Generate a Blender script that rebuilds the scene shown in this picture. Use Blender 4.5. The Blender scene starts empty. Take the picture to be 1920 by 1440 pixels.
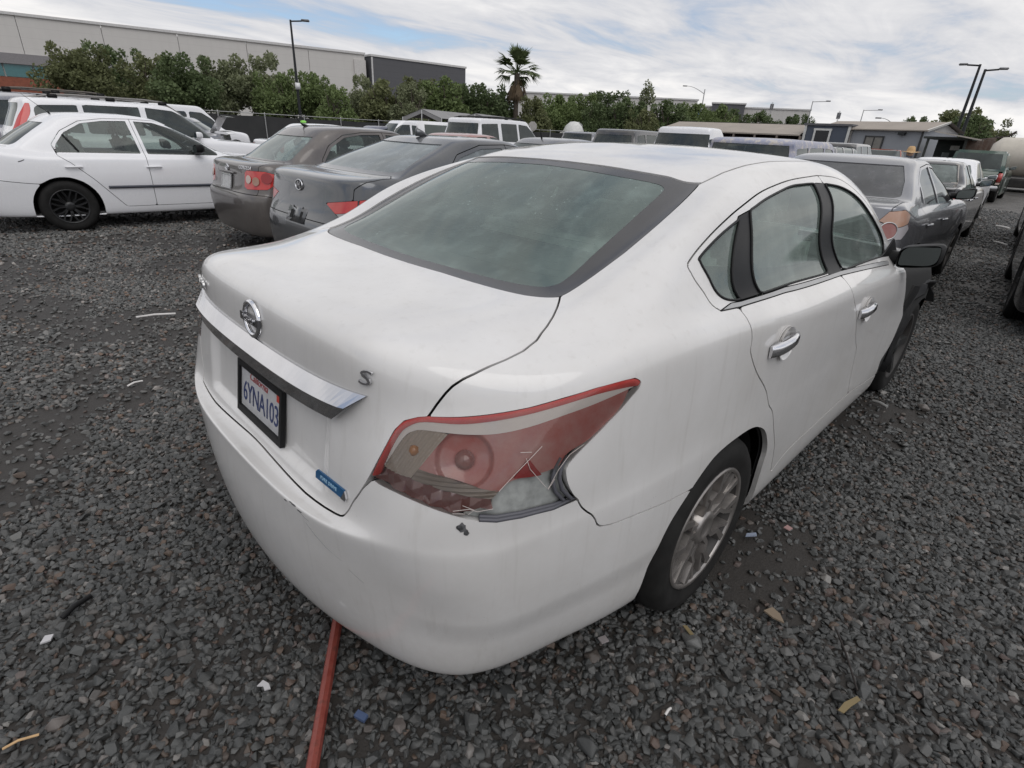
import bpy, bmesh, math, random
import numpy as np
from mathutils import Vector, Matrix, Euler
from mathutils.bvhtree import BVHTree

R = math.radians
scene = bpy.context.scene
COL = scene.collection

# ------------------------------------------------------------------ camera, sky, sun, exposure
cam_data = bpy.data.cameras.new('camera')
cam_data.sensor_width = 36.0
cam_data.lens = 18.99
cam_data.clip_start = 0.05
cam_data.clip_end = 2000.0
cam = bpy.data.objects.new('camera', cam_data)
COL.objects.link(cam)
CAM = Vector((-0.377, -1.435, 1.498))
_yaw, _pitch, _roll = R(44.387), R(24.906), R(3.034)
_f = Vector((math.cos(_yaw) * math.cos(_pitch), math.sin(_yaw) * math.cos(_pitch), -math.sin(_pitch)))
_r = Vector((math.sin(_yaw), -math.cos(_yaw), 0))
_u = _r.cross(_f)
_r2 = _r * math.cos(_roll) + _u * math.sin(_roll)
_u2 = _u * math.cos(_roll) - _r * math.sin(_roll)
_m = Matrix((_r2, _u2, -_f)).transposed().to_4x4()
_m.translation = CAM
cam.matrix_world = _m
scene.camera = cam

SUN_EL, SUN_AZ = R(52), R(-105)          # direction towards the sun (azimuth from +x)
world = bpy.data.worlds.new('World')
scene.world = world
world.use_nodes = True
wn, wl = world.node_tree.nodes, world.node_tree.links
wn.clear()
def WN(t, **k):
    n = wn.new(t)
    for a, b in k.items():
        setattr(n, a, b)
    return n
w_out = WN('ShaderNodeOutputWorld')
w_bg = WN('ShaderNodeBackground')
w_sky = WN('ShaderNodeTexSky', sky_type='NISHITA', sun_disc=False)
w_sky.sun_elevation = SUN_EL
w_sky.sun_rotation = R(90) - SUN_AZ
w_sky.dust_density = 0.6
w_sky.ozone_density = 2.0
w_geo = WN('ShaderNodeTexCoord')
w_sep = WN('ShaderNodeSeparateXYZ')
wl.new(w_geo.outputs['Generated'], w_sep.inputs[0])
# clouds live on a flat layer overhead: direction divided by its height
def wmath(op, a, b=None, clamp=False):
    n = WN('ShaderNodeMath', operation=op, use_clamp=clamp)
    for i, v in enumerate((a, b)):
        if v is None:
            continue
        if isinstance(v, (int, float)):
            n.inputs[i].default_value = v
        else:
            wl.new(v, n.inputs[i])
    return n.outputs[0]
w_h = wmath('ADD', wmath('MAXIMUM', w_sep.outputs['Z'], 0.0), 0.10)
w_cx = wmath('DIVIDE', w_sep.outputs['X'], w_h)
w_cy = wmath('DIVIDE', w_sep.outputs['Y'], w_h)
w_comb = WN('ShaderNodeCombineXYZ')
wl.new(w_cx, w_comb.inputs[0]); wl.new(w_cy, w_comb.inputs[1])
def wnoise(scale, detail, rough, loc, dist=0.0, rot=0.0, sc=(1, 1, 1)):
    mp = WN('ShaderNodeMapping')
    mp.inputs['Location'].default_value = loc
    mp.inputs['Rotation'].default_value = (0, 0, rot)
    mp.inputs['Scale'].default_value = sc
    wl.new(w_comb.outputs[0], mp.inputs[0])
    n = WN('ShaderNodeTexNoise')
    n.inputs['Scale'].default_value = scale
    n.inputs['Detail'].default_value = detail
    n.inputs['Roughness'].default_value = rough
    n.inputs['Distortion'].default_value = dist
    wl.new(mp.outputs[0], n.inputs['Vector'])
    return n.outputs['Fac']
w_n1 = wnoise(0.34, 7, 0.56, (3.3, 1.9, 0), 0.5, R(-50), (0.75, 1.6, 1))     # broad banks
w_n2 = wnoise(1.3, 8, 0.62, (7.0, 2.0, 0), 0.8, R(-50), (0.8, 1.5, 1))       # ragged detail
w_mix = wmath('ADD', wmath('MULTIPLY', w_n1, 0.72), wmath('MULTIPLY', w_n2, 0.28))
w_cov = WN('ShaderNodeMapRange', interpolation_type='SMOOTHSTEP')
w_cov.inputs['From Min'].default_value = 0.33
w_cov.inputs['From Max'].default_value = 0.47
wl.new(w_mix, w_cov.inputs['Value'])
w_ramp = WN('ShaderNodeValToRGB')               # grey bellies to bright tops
w_ramp.color_ramp.elements[0].position = 0.37
w_ramp.color_ramp.elements[0].color = (0.42, 0.48, 0.60, 1)
w_ramp.color_ramp.elements[1].position = 0.60
w_ramp.color_ramp.elements[1].color = (0.99, 0.97, 0.955, 1)
e = w_ramp.color_ramp.elements.new(0.475); e.color = (0.71, 0.715, 0.745, 1)
wl.new(w_mix, w_ramp.inputs[0])
w_skys = WN('ShaderNodeMix', data_type='RGBA', blend_type='MULTIPLY')
w_skys.inputs['Factor'].default_value = 1.0
w_skys.inputs['B'].default_value = (0.115, 0.115, 0.12, 1)
wl.new(w_sky.outputs[0], w_skys.inputs['A'])
w_blend = WN('ShaderNodeMix', data_type='RGBA')
wl.new(w_cov.outputs[0], w_blend.inputs['Factor'])
wl.new(w_skys.outputs['Result'], w_blend.inputs['A'])
wl.new(w_ramp.outputs['Color'], w_blend.inputs['B'])
wl.new(w_blend.outputs['Result'], w_bg.inputs['Color'])
w_bg.inputs['Strength'].default_value = 1.0
wl.new(w_bg.outputs[0], w_out.inputs[0])

sun_data = bpy.data.lights.new('sun', 'SUN')
sun_data.energy = 1.05
sun_data.angle = R(50)
sun_data.color = (1.0, 0.975, 0.94)
sun = bpy.data.objects.new('sun', sun_data)
COL.objects.link(sun)
_sd = Vector((math.cos(SUN_EL) * math.cos(SUN_AZ), math.cos(SUN_EL) * math.sin(SUN_AZ), math.sin(SUN_EL)))
sun.rotation_euler = (-_sd).to_track_quat('-Z', 'Y').to_euler()
sun.location = (0, 0, 30)

scene.view_settings.view_transform = 'Standard'
scene.view_settings.look = 'None'
scene.view_settings.gamma = 1.0
scene.view_settings.exposure = 0.0
scene.view_settings.use_curve_mapping = False
scene.render.engine = 'CYCLES'
scene.cycles.max_bounces = 8
scene.cycles.transparent_max_bounces = 16
scene.cycles.use_denoising = True
scene.cycles.caustics_reflective = False
scene.cycles.caustics_refractive = False

# ------------------------------------------------------------------ materials
MATS = {}
class NT:
    """small helper around a material's node tree"""
    def __init__(s, name):
        s.mat = bpy.data.materials.new(name); s.mat.use_nodes = True
        s.n = s.mat.node_tree.nodes; s.l = s.mat.node_tree.links
        s.b = s.n['Principled BSDF']; s.out = s.n['Material Output']
        s.tc = None
    def node(s, t, **k):
        n = s.n.new(t)
        for a, b in k.items(): setattr(n, a, b)
        return n
    def coord(s, kind='Object', scale=(1, 1, 1), rot=(0, 0, 0)):
        if s.tc is None: s.tc = s.node('ShaderNodeTexCoord')
        m = s.node('ShaderNodeMapping'); m.inputs['Scale'].default_value = scale; m.inputs['Rotation'].default_value = rot
        s.l.new(s.tc.outputs[kind], m.inputs[0]); return m.outputs[0]
    def noise(s, vec, scale, detail=4, rough=.55, out='Fac', dist=0.):
        n = s.node('ShaderNodeTexNoise'); n.inputs['Scale'].default_value = scale
        n.inputs['Detail'].default_value = detail; n.inputs['Roughness'].default_value = rough; n.inputs['Distortion'].default_value = dist
        s.l.new(vec, n.inputs['Vector']); return n.outputs[out]
    def voro(s, vec, scale, feature='F1', out='Distance', rand=1.0):
        n = s.node('ShaderNodeTexVoronoi', feature=feature); n.inputs['Scale'].default_value = scale
        n.inputs['Randomness'].default_value = rand
        s.l.new(vec, n.inputs['Vector']); return n.outputs[out]
    def ramp(s, fac, stops):
        r = s.node('ShaderNodeValToRGB'); cr = r.color_ramp
        while len(cr.elements) < len(stops): cr.elements.new(0.5)
        for e, (p, c) in zip(cr.elements, stops):
            e.position = p; e.color = (c, c, c, 1) if isinstance(c, (int, float)) else (*c, 1)
        s.l.new(fac, r.inputs[0]); return r.outputs[0]
    def mix(s, fac, a, b, blend='MIX'):
        m = s.node('ShaderNodeMix', data_type='RGBA', blend_type=blend)
        for k, v in (('Factor', fac), ('A', a), ('B', b)):
            if isinstance(v, (int, float)): m.inputs[k].default_value = v if k == 'Factor' else (v, v, v, 1)
            elif isinstance(v, tuple): m.inputs[k].default_value = (*v, 1)
            else: s.l.new(v, m.inputs[k])
        return m.outputs['Result']
    def math(s, op, a, b=None, clamp=False):
        m = s.node('ShaderNodeMath', operation=op, use_clamp=clamp)
        for i, v in enumerate((a, b)):
            if v is None: continue
            if isinstance(v, (int, float)): m.inputs[i].default_value = v
            else: s.l.new(v, m.inputs[i])
        return m.outputs[0]
    def set(s, **k):
        names = dict(color='Base Color', rough='Roughness', metal='Metallic', coat='Coat Weight', coat_rough='Coat Roughness', ior='IOR',
                     trans='Transmission Weight', spec='Specular IOR Level', alpha='Alpha', normal='Normal')
        for a, v in k.items():
            i = s.b.inputs[names[a]]
            if isinstance(v, tuple): i.default_value = (*v, 1)
            elif isinstance(v, (int, float)): i.default_value = v
            else: s.l.new(v, i)
        return s
    def bump(s, h, strength=.3, dist=.01):
        b = s.node('ShaderNodeBump'); b.inputs['Strength'].default_value = strength; b.inputs['Distance'].default_value = dist
        s.l.new(h, b.inputs['Height']); s.l.new(b.outputs[0], s.b.inputs['Normal']); return s
def simple(name, color, rough=.5, metal=0., coat=0., spec=.5, var=0.12, vscale=6.):
    """plain surface with a little uneven wear"""
    if name in MATS: return MATS[name]
    t = NT(name)
    n = t.noise(t.coord(), vscale, 5, .6)
    c = t.mix(t.ramp(n, [(.3, 0.), (.7, 1.)]), tuple(x * (1 - var) for x in color), tuple(min(1, x * (1 + var)) for x in color))
    t.set(color=c, rough=t.math('ADD', t.math('MULTIPLY', n, .14), rough - .07), metal=metal, coat=coat, spec=spec)
    MATS[name] = t.mat; return t.mat
def paint(name, color, rough=.28, dirt=.25, metal=0., coat=.7, flake=0.):
    """weathered car paint: dust film, streaks running down, grime towards the sills"""
    if name in MATS: return MATS[name]
    t = NT(name)
    v = t.coord()
    n = t.noise(v, 3.0, 6, .62)
    st = t.noise(t.coord(scale=(26, 26, 1.1)), 1.6, 4, .6)
    fine = t.noise(v, 60, 3, .6)
    dust = t.math('MULTIPLY', t.ramp(n, [(.38, 0.), (.75, 1.)]), dirt)
    dust = t.math('ADD', dust, t.math('MULTIPLY', t.ramp(st, [(.56, 0.), (.74, 1.)]), dirt * .55))
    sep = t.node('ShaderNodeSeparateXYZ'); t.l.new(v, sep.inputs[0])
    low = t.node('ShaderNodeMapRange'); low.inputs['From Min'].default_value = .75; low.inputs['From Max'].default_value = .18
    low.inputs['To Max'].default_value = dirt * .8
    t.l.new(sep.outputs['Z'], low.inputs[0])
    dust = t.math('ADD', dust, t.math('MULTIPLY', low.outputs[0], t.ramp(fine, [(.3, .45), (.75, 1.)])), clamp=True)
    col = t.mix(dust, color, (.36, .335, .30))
    specks = t.voro(v, 55, out='Distance')
    spm = t.math('MULTIPLY', t.ramp(specks, [(.03, 1.), (.075, 0.)]), t.ramp(t.noise(v, 7, 2), [(.56, 0.), (.64, .55)]))
    col = t.mix(spm, col, (.09, .08, .07))
    t.set(color=col, rough=t.math('ADD', t.math('MULTIPLY', dust, .5), rough), metal=metal, coat=coat, coat_rough=t.math('ADD', t.math('MULTIPLY', dust, .2), .02))
    t.bump(fine, .02, .002)
    MATS[name] = t.mat; return t.mat
def glass(name, tint=(.5, .58, .55), haze=.35, hazecol=(.42, .47, .45), opaque=.0, dark=(.02, .024, .024), flecks=0.):
    """car window: tinted see-through, a hazy film of breath and dust, sky mirrored by Fresnel"""
    if name in MATS: return MATS[name]
    t = NT(name)
    tr = t.node('ShaderNodeBsdfTransparent'); tr.inputs[0].default_value = (*tint, 1)
    df = t.node('ShaderNodeBsdfDiffuse'); df.inputs[0].default_value = (*hazecol, 1)
    dk = t.node('ShaderNodeBsdfDiffuse'); dk.inputs[0].default_value = (*dark, 1)
    gl = t.node('ShaderNodeBsdfGlossy'); gl.inputs['Roughness'].default_value = .045; gl.inputs[0].default_value = (.92, .96, .95, 1)
    v = t.coord()
    n = t.noise(v, 2.4, 5, .6); st = t.noise(t.coord(scale=(9, 9, 1.2)), 1.4, 3, .6)
    hz = t.math('MULTIPLY', t.math('ADD', t.ramp(n, [(.3, .45), (.7, 1.)]), t.math('MULTIPLY', t.ramp(st, [(.5, 0.), (.75, 1.)]), .35)), haze, clamp=True)
    if flecks:                                             # dried droplets
        vd = t.voro(t.coord(scale=(1., 1.5, 1.)), 34, out='Distance'); gate = t.ramp(t.noise(v, 5.5, 3, .6), [(.50, 0.), (.60, 1.)])
        hz = t.math('ADD', hz, t.math('MULTIPLY', t.math('MULTIPLY', t.ramp(vd, [(.09, 1.), (.17, 0.)]), gate), flecks), clamp=True)
    m0 = t.node('ShaderNodeMixShader'); m0.inputs[0].default_value = opaque
    t.l.new(tr.outputs[0], m0.inputs[1]); t.l.new(dk.outputs[0], m0.inputs[2])
    m1 = t.node('ShaderNodeMixShader'); t.l.new(hz, m1.inputs[0]); t.l.new(m0.outputs[0], m1.inputs[1]); t.l.new(df.outputs[0], m1.inputs[2])
    fr = t.node('ShaderNodeFresnel'); fr.inputs[0].default_value = 1.52
    m2 = t.node('ShaderNodeMixShader'); t.l.new(fr.outputs[0], m2.inputs[0]); t.l.new(m1.outputs[0], m2.inputs[1]); t.l.new(gl.outputs[0], m2.inputs[2])
    t.l.new(m2.outputs[0], t.out.inputs[0]); t.n.remove(t.b)
    MATS[name] = t.mat; return t.mat
def lens(name, color, rough=.12, haze=.0, clear=0.):
    """lamp plastic: coloured, glossy, a little milky"""
    if name in MATS: return MATS[name]
    t = NT(name)
    v = t.coord(); n = t.noise(v, 14, 4, .6)
    c = t.mix(t.math('MULTIPLY', t.ramp(n, [(.3, .2), (.75, 1.)]), haze), color, (.55, .5, .47))
    t.set(color=c, rough=t.math('ADD', t.math('MULTIPLY', n, haze * .4), rough), coat=.6, coat_rough=.06)
    if clear:
        t.set(alpha=1 - clear)
    MATS[name] = t.mat; return t.mat
BLACK_PLASTIC = simple('black_plastic', (.009, .009, .0095), .5, spec=.25)
DARK = simple('dark_void', (.008, .008, .008), .9, var=0)
RUBBER = simple('rubber', (.014, .0135, .013), .78, spec=.25, var=.35, vscale=18)
CHROME = simple('chrome', (.78, .78, .8), .10, 1.0, var=.08, vscale=20)
SATIN = simple('satin_silver', (.5, .5, .5), .32, .9, var=.15, vscale=16)
ALLOY_DIRTY = simple('dirty_silver_plastic', (.30, .28, .265), .30, .7, var=.2, vscale=14)
GREY_PLASTIC = simple('grey_plastic', (.16, .17, .18), .5, var=.25, vscale=20)

# ------------------------------------------------------------------ object helpers
def put(name, me, mat, parent=None, loc=None, rot=None):
    o = bpy.data.objects.new(name, me); COL.objects.link(o)
    if mat is not None and not me.materials: me.materials.append(mat)
    if parent is not None: o.parent = parent
    if loc is not None: o.location = loc
    if rot is not None: o.rotation_euler = rot
    return o
def tag(o, label=None, cat=None, group=None, kind=None):
    if label: o['label'] = label
    if cat: o['category'] = cat
    if group: o['group'] = group
    if kind: o['kind'] = kind
    return o
def empty(name, loc=(0, 0, 0), rz=0., label=None, cat=None, group=None):
    o = bpy.data.objects.new(name, None); COL.objects.link(o)
    o.empty_display_size = .2; o.location = loc; o.rotation_euler = (0, 0, rz)
    return tag(o, label, cat, group)
def copy_tree(o, parent=None):
    c = o.copy(); COL.objects.link(c); c.parent = parent
    for ch in [x for x in o.children]: copy_tree(ch, c)
    return c
class MB:
    """collects simple solids into ONE mesh"""
    def __init__(s): s.v = []; s.f = []; s.sm = []
    def add(s, vs, fs, smooth=False):
        k = len(s.v); s.v += [tuple(a) for a in vs]
        for f in fs: s.f.append(tuple(i + k for i in f)); s.sm.append(smooth)
        return s
    def box(s, c, d, rz=0., M=None):
        x, y, z = d[0] / 2, d[1] / 2, d[2] / 2
        vs = [Vector((a * x, b * y, e * z)) for a in (-1, 1) for b in (-1, 1) for e in (-1, 1)]
        m = M or Matrix.Rotation(rz, 3, 'Z')
        vs = [m @ q + Vector(c) for q in vs]
        return s.add(vs, [(0, 1, 3, 2), (4, 6, 7, 5), (0, 4, 5, 1), (2, 3, 7, 6), (0, 2, 6, 4), (1, 5, 7, 3)])
    def tube(s, pts, rad, n=8, cap=True, smooth=True):
        pts = [Vector(p) for p in pts]; rr = rad if isinstance(rad, (list, tuple)) else [rad] * len(pts)
        rings = []; up = None
        for i, p in enumerate(pts):
            d = (pts[min(i + 1, len(pts) - 1)] - pts[max(i - 1, 0)]).normalized()
            if up is None or abs(d.dot(up)) > .98:
                up = Vector((0, 0, 1)) if abs(d.z) < .9 else Vector((1, 0, 0))
            a = d.cross(up).normalized(); b = a.cross(d).normalized(); up = b
            rings.append([p + (a * math.cos(2 * math.pi * k / n) + b * math.sin(2 * math.pi * k / n)) * rr[i] for k in range(n)])
        vs = [q for r in rings for q in r]; fs = []
        for i in range(len(pts) - 1):
            for k in range(n):
                fs.append((i * n + k, i * n + (k + 1) % n, (i + 1) * n + (k + 1) % n, (i + 1) * n + k))
        s.add(vs, fs, smooth)
        if cap: s.add(rings[0], [tuple(range(n))[::-1]]); s.add(rings[-1], [tuple(range(n))])
        return s
    def lathe(s, prof, n=32, axis='Y', c=(0, 0, 0), smooth=True, close=False):
        """prof: (radius, offset along axis)"""
        vs = []
        for r, h in prof:
            for k in range(n):
                a = 2 * math.pi * k / n; x, z = r * math.cos(a), r * math.sin(a)
                q = {'Y': (x, h, z), 'Z': (x, z, h), 'X': (h, x, z)}[axis]
                vs.append((q[0] + c[0], q[1] + c[1], q[2] + c[2]))
        m = len(prof); fs = []
        for i in range(m if close else m - 1):
            for k in range(n):
                j = (i + 1) % m
                fs.append((i * n + k, i * n + (k + 1) % n, j * n + (k + 1) % n, j * n + k))
        return s.add(vs, fs, smooth)
    def prism(s, poly, h0, h1, M=None):
        """poly in (a,b), extruded along third axis; M maps (a,b,h) to the scene"""
        n = len(poly); M = M or Matrix.Identity(4)
        vs = [M @ Vector((a, b, h)) for h in (h0, h1) for a, b in poly]
        fs = [tuple(range(n))[::-1], tuple(range(n, 2 * n))] + [(i, (i + 1) % n, n + (i + 1) % n, n + i) for i in range(n)]
        return s.add(vs, fs)
    def mesh(s, name):
        me = bpy.data.meshes.new(name); me.from_pydata([tuple(q) for q in s.v], [], s.f)
        me.polygons.foreach_set('use_smooth', s.sm); me.update()
        return me
    def build(s, name, mat, parent=None, loc=None, rot=None, bevel=0.):
        me = s.mesh(name)
        if bevel:
            bm = bmesh.new(); bm.from_mesh(me)
            bmesh.ops.recalc_face_normals(bm, faces=bm.faces)
            bmesh.ops.bevel(bm, geom=[e for e in bm.edges if e.calc_face_angle(0) > .5], offset=bevel, segments=2, affect='EDGES', clamp_overlap=True)
            for f in bm.faces: f.smooth = True
            bm.to_mesh(me); bm.free()
        return put(name, me, mat, parent, loc, rot)
def np_mesh(name, V, F, N=None, smooth=True):
    me = bpy.data.meshes.new(name)
    V = np.asarray(V, np.float32); F = np.asarray(F, np.int32); k = F.shape[1]
    me.vertices.add(len(V)); me.vertices.foreach_set('co', V.ravel())
    me.loops.add(F.size); me.loops.foreach_set('vertex_index', F.ravel())
    me.polygons.add(len(F)); me.polygons.foreach_set('loop_start', np.arange(0, F.size, k, dtype=np.int32))
    me.polygons.foreach_set('loop_total', np.full(len(F), k, np.int32)) if False else None
    me.update(calc_edges=True)
    me.polygons.foreach_set('use_smooth', np.full(len(F), smooth))
    if N is not None: me.normals_split_custom_set_from_vertices(np.asarray(N, np.float32))
    return me
_fontcache = {}
def text_mesh(body, size=1., extrude=.0, shear=0., space=1.):
    cu = bpy.data.curves.new('lettering', 'FONT'); cu.body = body; cu.size = size; cu.extrude = extrude; cu.shear = shear; cu.space_character = space
    cu.align_x = 'CENTER'; cu.align_y = 'CENTER'; cu.resolution_u = 3
    o = bpy.data.objects.new('lettering', cu); COL.objects.link(o)
    dg = bpy.context.evaluated_depsgraph_get()
    me = bpy.data.meshes.new_from_object(o.evaluated_get(dg))
    bpy.data.objects.remove(o); bpy.data.curves.remove(cu)
    return me
HERO_NET=[
"0.17,0,0.23 0.175,0.25,0.23 0.19,0.44,0.23 0.225,0.57,0.23 0.29,0.67,0.23 0.4,0.73,0.23 0.54,0.77,0.23 0.8,0.8,0.22 1.15,0.8,0.2 1.6,0.79,0.19 2.2,0.79,0.19 2.8,0.79,0.19 3.3,0.79,0.19 3.9,0.79,0.2 4.42,0.7,0.2 4.68,0.42,0.2 4.76,0,0.2",
"0.045,0,0.225 0.06,0.25,0.228 0.098,0.45,0.235 0.145,0.615,0.24 0.215,0.722,0.24 0.34,0.785,0.24 0.5,0.825,0.24 0.78,0.885,0.235 1.15,0.885,0.22 1.6,0.875,0.19 2.2,0.872,0.205 2.8,0.872,0.21 3.3,0.872,0.21 3.9,0.88,0.22 4.45,0.8,0.22 4.76,0.45,0.22 4.84,0,0.22",
"0,0,0.44 0.012,0.25,0.44 0.052,0.45,0.445 0.115,0.62,0.45 0.195,0.74,0.44 0.3,0.81,0.44 0.45,0.85,0.445 0.75,0.9,0.43 1.15,0.905,0.39 1.6,0.9,0.31 2.2,0.905,0.325 2.8,0.905,0.325 3.3,0.9,0.32 3.9,0.9,0.4 4.45,0.82,0.44 4.78,0.46,0.44 4.86,0,0.44",
"-0.004,0,0.57 0.006,0.25,0.57 0.04,0.45,0.57 0.1,0.62,0.57 0.17,0.745,0.57 0.28,0.815,0.57 0.44,0.857,0.58 0.75,0.9,0.58 1.15,0.915,0.55 1.6,0.91,0.5 2.2,0.905,0.48 2.8,0.905,0.48 3.3,0.91,0.5 3.9,0.915,0.55 4.45,0.83,0.57 4.79,0.47,0.57 4.865,0,0.57",
"0.002,0,0.645 0.008,0.25,0.645 0.034,0.45,0.648 0.088,0.62,0.66 0.163,0.742,0.665 0.27,0.812,0.67 0.43,0.853,0.68 0.75,0.898,0.68 1.15,0.912,0.67 1.6,0.91,0.65 2.2,0.903,0.64 2.8,0.903,0.64 3.3,0.908,0.64 3.9,0.915,0.65 4.45,0.83,0.65 4.78,0.47,0.65 4.85,0,0.65",
"0.01,0,0.662 0.016,0.25,0.662 0.042,0.45,0.664 0.09,0.62,0.69 0.165,0.738,0.7 0.272,0.81,0.7 0.43,0.85,0.71 0.75,0.895,0.71 1.15,0.91,0.71 1.6,0.908,0.7 2.2,0.902,0.69 2.8,0.902,0.69 3.3,0.905,0.69 3.9,0.913,0.69 4.43,0.83,0.69 4.76,0.47,0.69 4.83,0,0.69",
"0.062,0,0.675 0.062,0.25,0.675 0.074,0.45,0.685 0.1,0.62,0.735 0.172,0.735,0.745 0.277,0.805,0.745 0.435,0.847,0.75 0.75,0.89,0.76 1.15,0.907,0.76 1.6,0.907,0.76 2.2,0.902,0.75 2.8,0.902,0.75 3.3,0.9,0.75 3.9,0.91,0.74 4.4,0.83,0.73 4.72,0.47,0.72 4.8,0,0.72",
"0.083,0,0.8 0.083,0.25,0.8 0.092,0.45,0.8 0.122,0.605,0.825 0.19,0.725,0.83 0.287,0.797,0.83 0.443,0.842,0.84 0.75,0.884,0.85 1.15,0.903,0.86 1.6,0.905,0.86 2.2,0.902,0.85 2.8,0.9,0.84 3.3,0.895,0.83 3.9,0.895,0.81 4.35,0.82,0.79 4.65,0.46,0.77 4.73,0,0.77",
"0.098,0,0.94 0.1,0.25,0.94 0.1158,0.4456,0.94 0.157,0.579,0.945 0.229,0.684,0.95 0.3235,0.7625,0.96 0.475,0.828,0.975 0.75,0.874,0.985 1.15,0.896,0.975 1.6,0.9,0.945 2.2,0.895,0.925 2.8,0.89,0.91 3.3,0.88,0.895 3.9,0.865,0.87 4.3,0.8,0.84 4.55,0.45,0.82 4.62,0,0.82",
"0.105,0,1.035 0.106,0.25,1.035 0.1208,0.4456,1.035 0.164,0.569,1.025 0.242,0.669,1.018 0.3435,0.7475,1.02 0.495,0.813,1.03 0.75,0.86,1.045 1.15,0.885,1.035 1.6,0.89,0.995 2.2,0.885,0.97 2.8,0.878,0.95 3.3,0.86,0.93 3.85,0.8,0.905 4.2,0.72,0.89 4.4,0.42,0.88 4.46,0,0.88",
"0.135,0,1.1 0.136,0.25,1.1 0.1508,0.4406,1.098 0.199,0.557,1.083 0.279,0.65,1.068 0.3785,0.7245,1.057 0.515,0.785,1.062 0.75,0.835,1.078 1.15,0.855,1.068 1.6,0.862,1.03 2.2,0.858,1.005 2.8,0.85,0.98 3.3,0.82,0.955 3.78,0.76,0.945 4.02,0.62,0.93 4.18,0.36,0.93 4.23,0,0.935",
"0.27,0,1.118 0.27,0.25,1.116 0.2828,0.4256,1.113 0.327,0.539,1.1 0.407,0.624,1.087 0.4835,0.6845,1.083 0.6,0.74,1.088 0.81,0.79,1.12 1.18,0.82,1.1 1.6,0.83,1.062 2.2,0.825,1.038 2.8,0.81,1.01 3.35,0.8,0.98 3.65,0.7,0.965 3.85,0.56,0.955 3.97,0.32,0.955 4.02,0,0.96",
"0.5,0,1.122 0.505,0.25,1.121 0.52,0.42,1.121 0.555,0.54,1.122 0.61,0.605,1.125 0.68,0.667,1.14 0.79,0.72,1.16 0.97,0.762,1.197 1.24,0.79,1.165 1.63,0.79,1.125 2.2,0.785,1.1 2.8,0.775,1.075 3.27,0.75,1.03 3.48,0.66,1.015 3.6,0.5,1.01 3.7,0.29,1.01 3.74,0,1.01",
"0.68,0,1.165 0.685,0.25,1.165 0.7,0.41,1.164 0.73,0.52,1.165 0.775,0.58,1.172 0.845,0.634,1.207 0.94,0.7,1.245 1.12,0.73,1.278 1.38,0.744,1.258 1.7,0.752,1.215 2.2,0.75,1.195 2.78,0.752,1.175 3.14,0.7,1.13 3.33,0.61,1.1 3.43,0.46,1.09 3.5,0.27,1.085 3.53,0,1.085",
"0.94,0,1.29 0.945,0.25,1.288 0.955,0.4,1.282 0.985,0.507,1.278 1.02,0.567,1.277 1.075,0.619,1.3 1.16,0.667,1.327 1.33,0.68,1.348 1.55,0.692,1.34 1.8,0.698,1.325 2.3,0.705,1.32 2.7,0.695,1.295 2.98,0.635,1.255 3.12,0.55,1.24 3.2,0.43,1.235 3.25,0.25,1.235 3.28,0,1.235",
"1.23,0,1.412 1.23,0.22,1.41 1.24,0.36,1.402 1.265,0.46,1.393 1.3,0.515,1.386 1.36,0.55,1.392 1.44,0.582,1.403 1.57,0.594,1.415 1.73,0.6,1.42 1.92,0.602,1.42 2.25,0.602,1.425 2.53,0.594,1.41 2.72,0.555,1.39 2.83,0.47,1.385 2.89,0.36,1.39 2.92,0.22,1.395 2.94,0,1.397",
"1.38,0,1.449 1.38,0.18,1.447 1.39,0.3,1.442 1.42,0.38,1.437 1.45,0.42,1.436 1.5,0.45,1.44 1.57,0.465,1.446 1.67,0.475,1.452 1.85,0.48,1.46 2.03,0.48,1.462 2.22,0.477,1.459 2.36,0.465,1.452 2.45,0.44,1.443 2.52,0.38,1.44 2.56,0.29,1.443 2.58,0.17,1.447 2.6,0,1.449",
"1.55,0,1.472 1.55,0.09,1.472 1.55,0.15,1.471 1.57,0.2,1.47 1.59,0.22,1.469 1.62,0.235,1.469 1.7,0.24,1.473 1.78,0.245,1.477 1.87,0.245,1.479 1.97,0.245,1.48 2.07,0.24,1.479 2.14,0.23,1.476 2.19,0.215,1.473 2.22,0.18,1.472 2.24,0.14,1.473 2.25,0.08,1.474 2.25,0,1.474",
"1.62,0,1.48 1.62,0,1.48 1.63,0,1.48 1.64,0,1.48 1.65,0,1.48 1.67,0,1.481 1.74,0,1.482 1.8,0,1.483 1.88,0,1.484 1.95,0,1.485 2.02,0,1.485 2.08,0,1.484 2.1,0,1.484 2.12,0,1.483 2.13,0,1.483 2.14,0,1.482 2.14,0,1.482",
]
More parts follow.
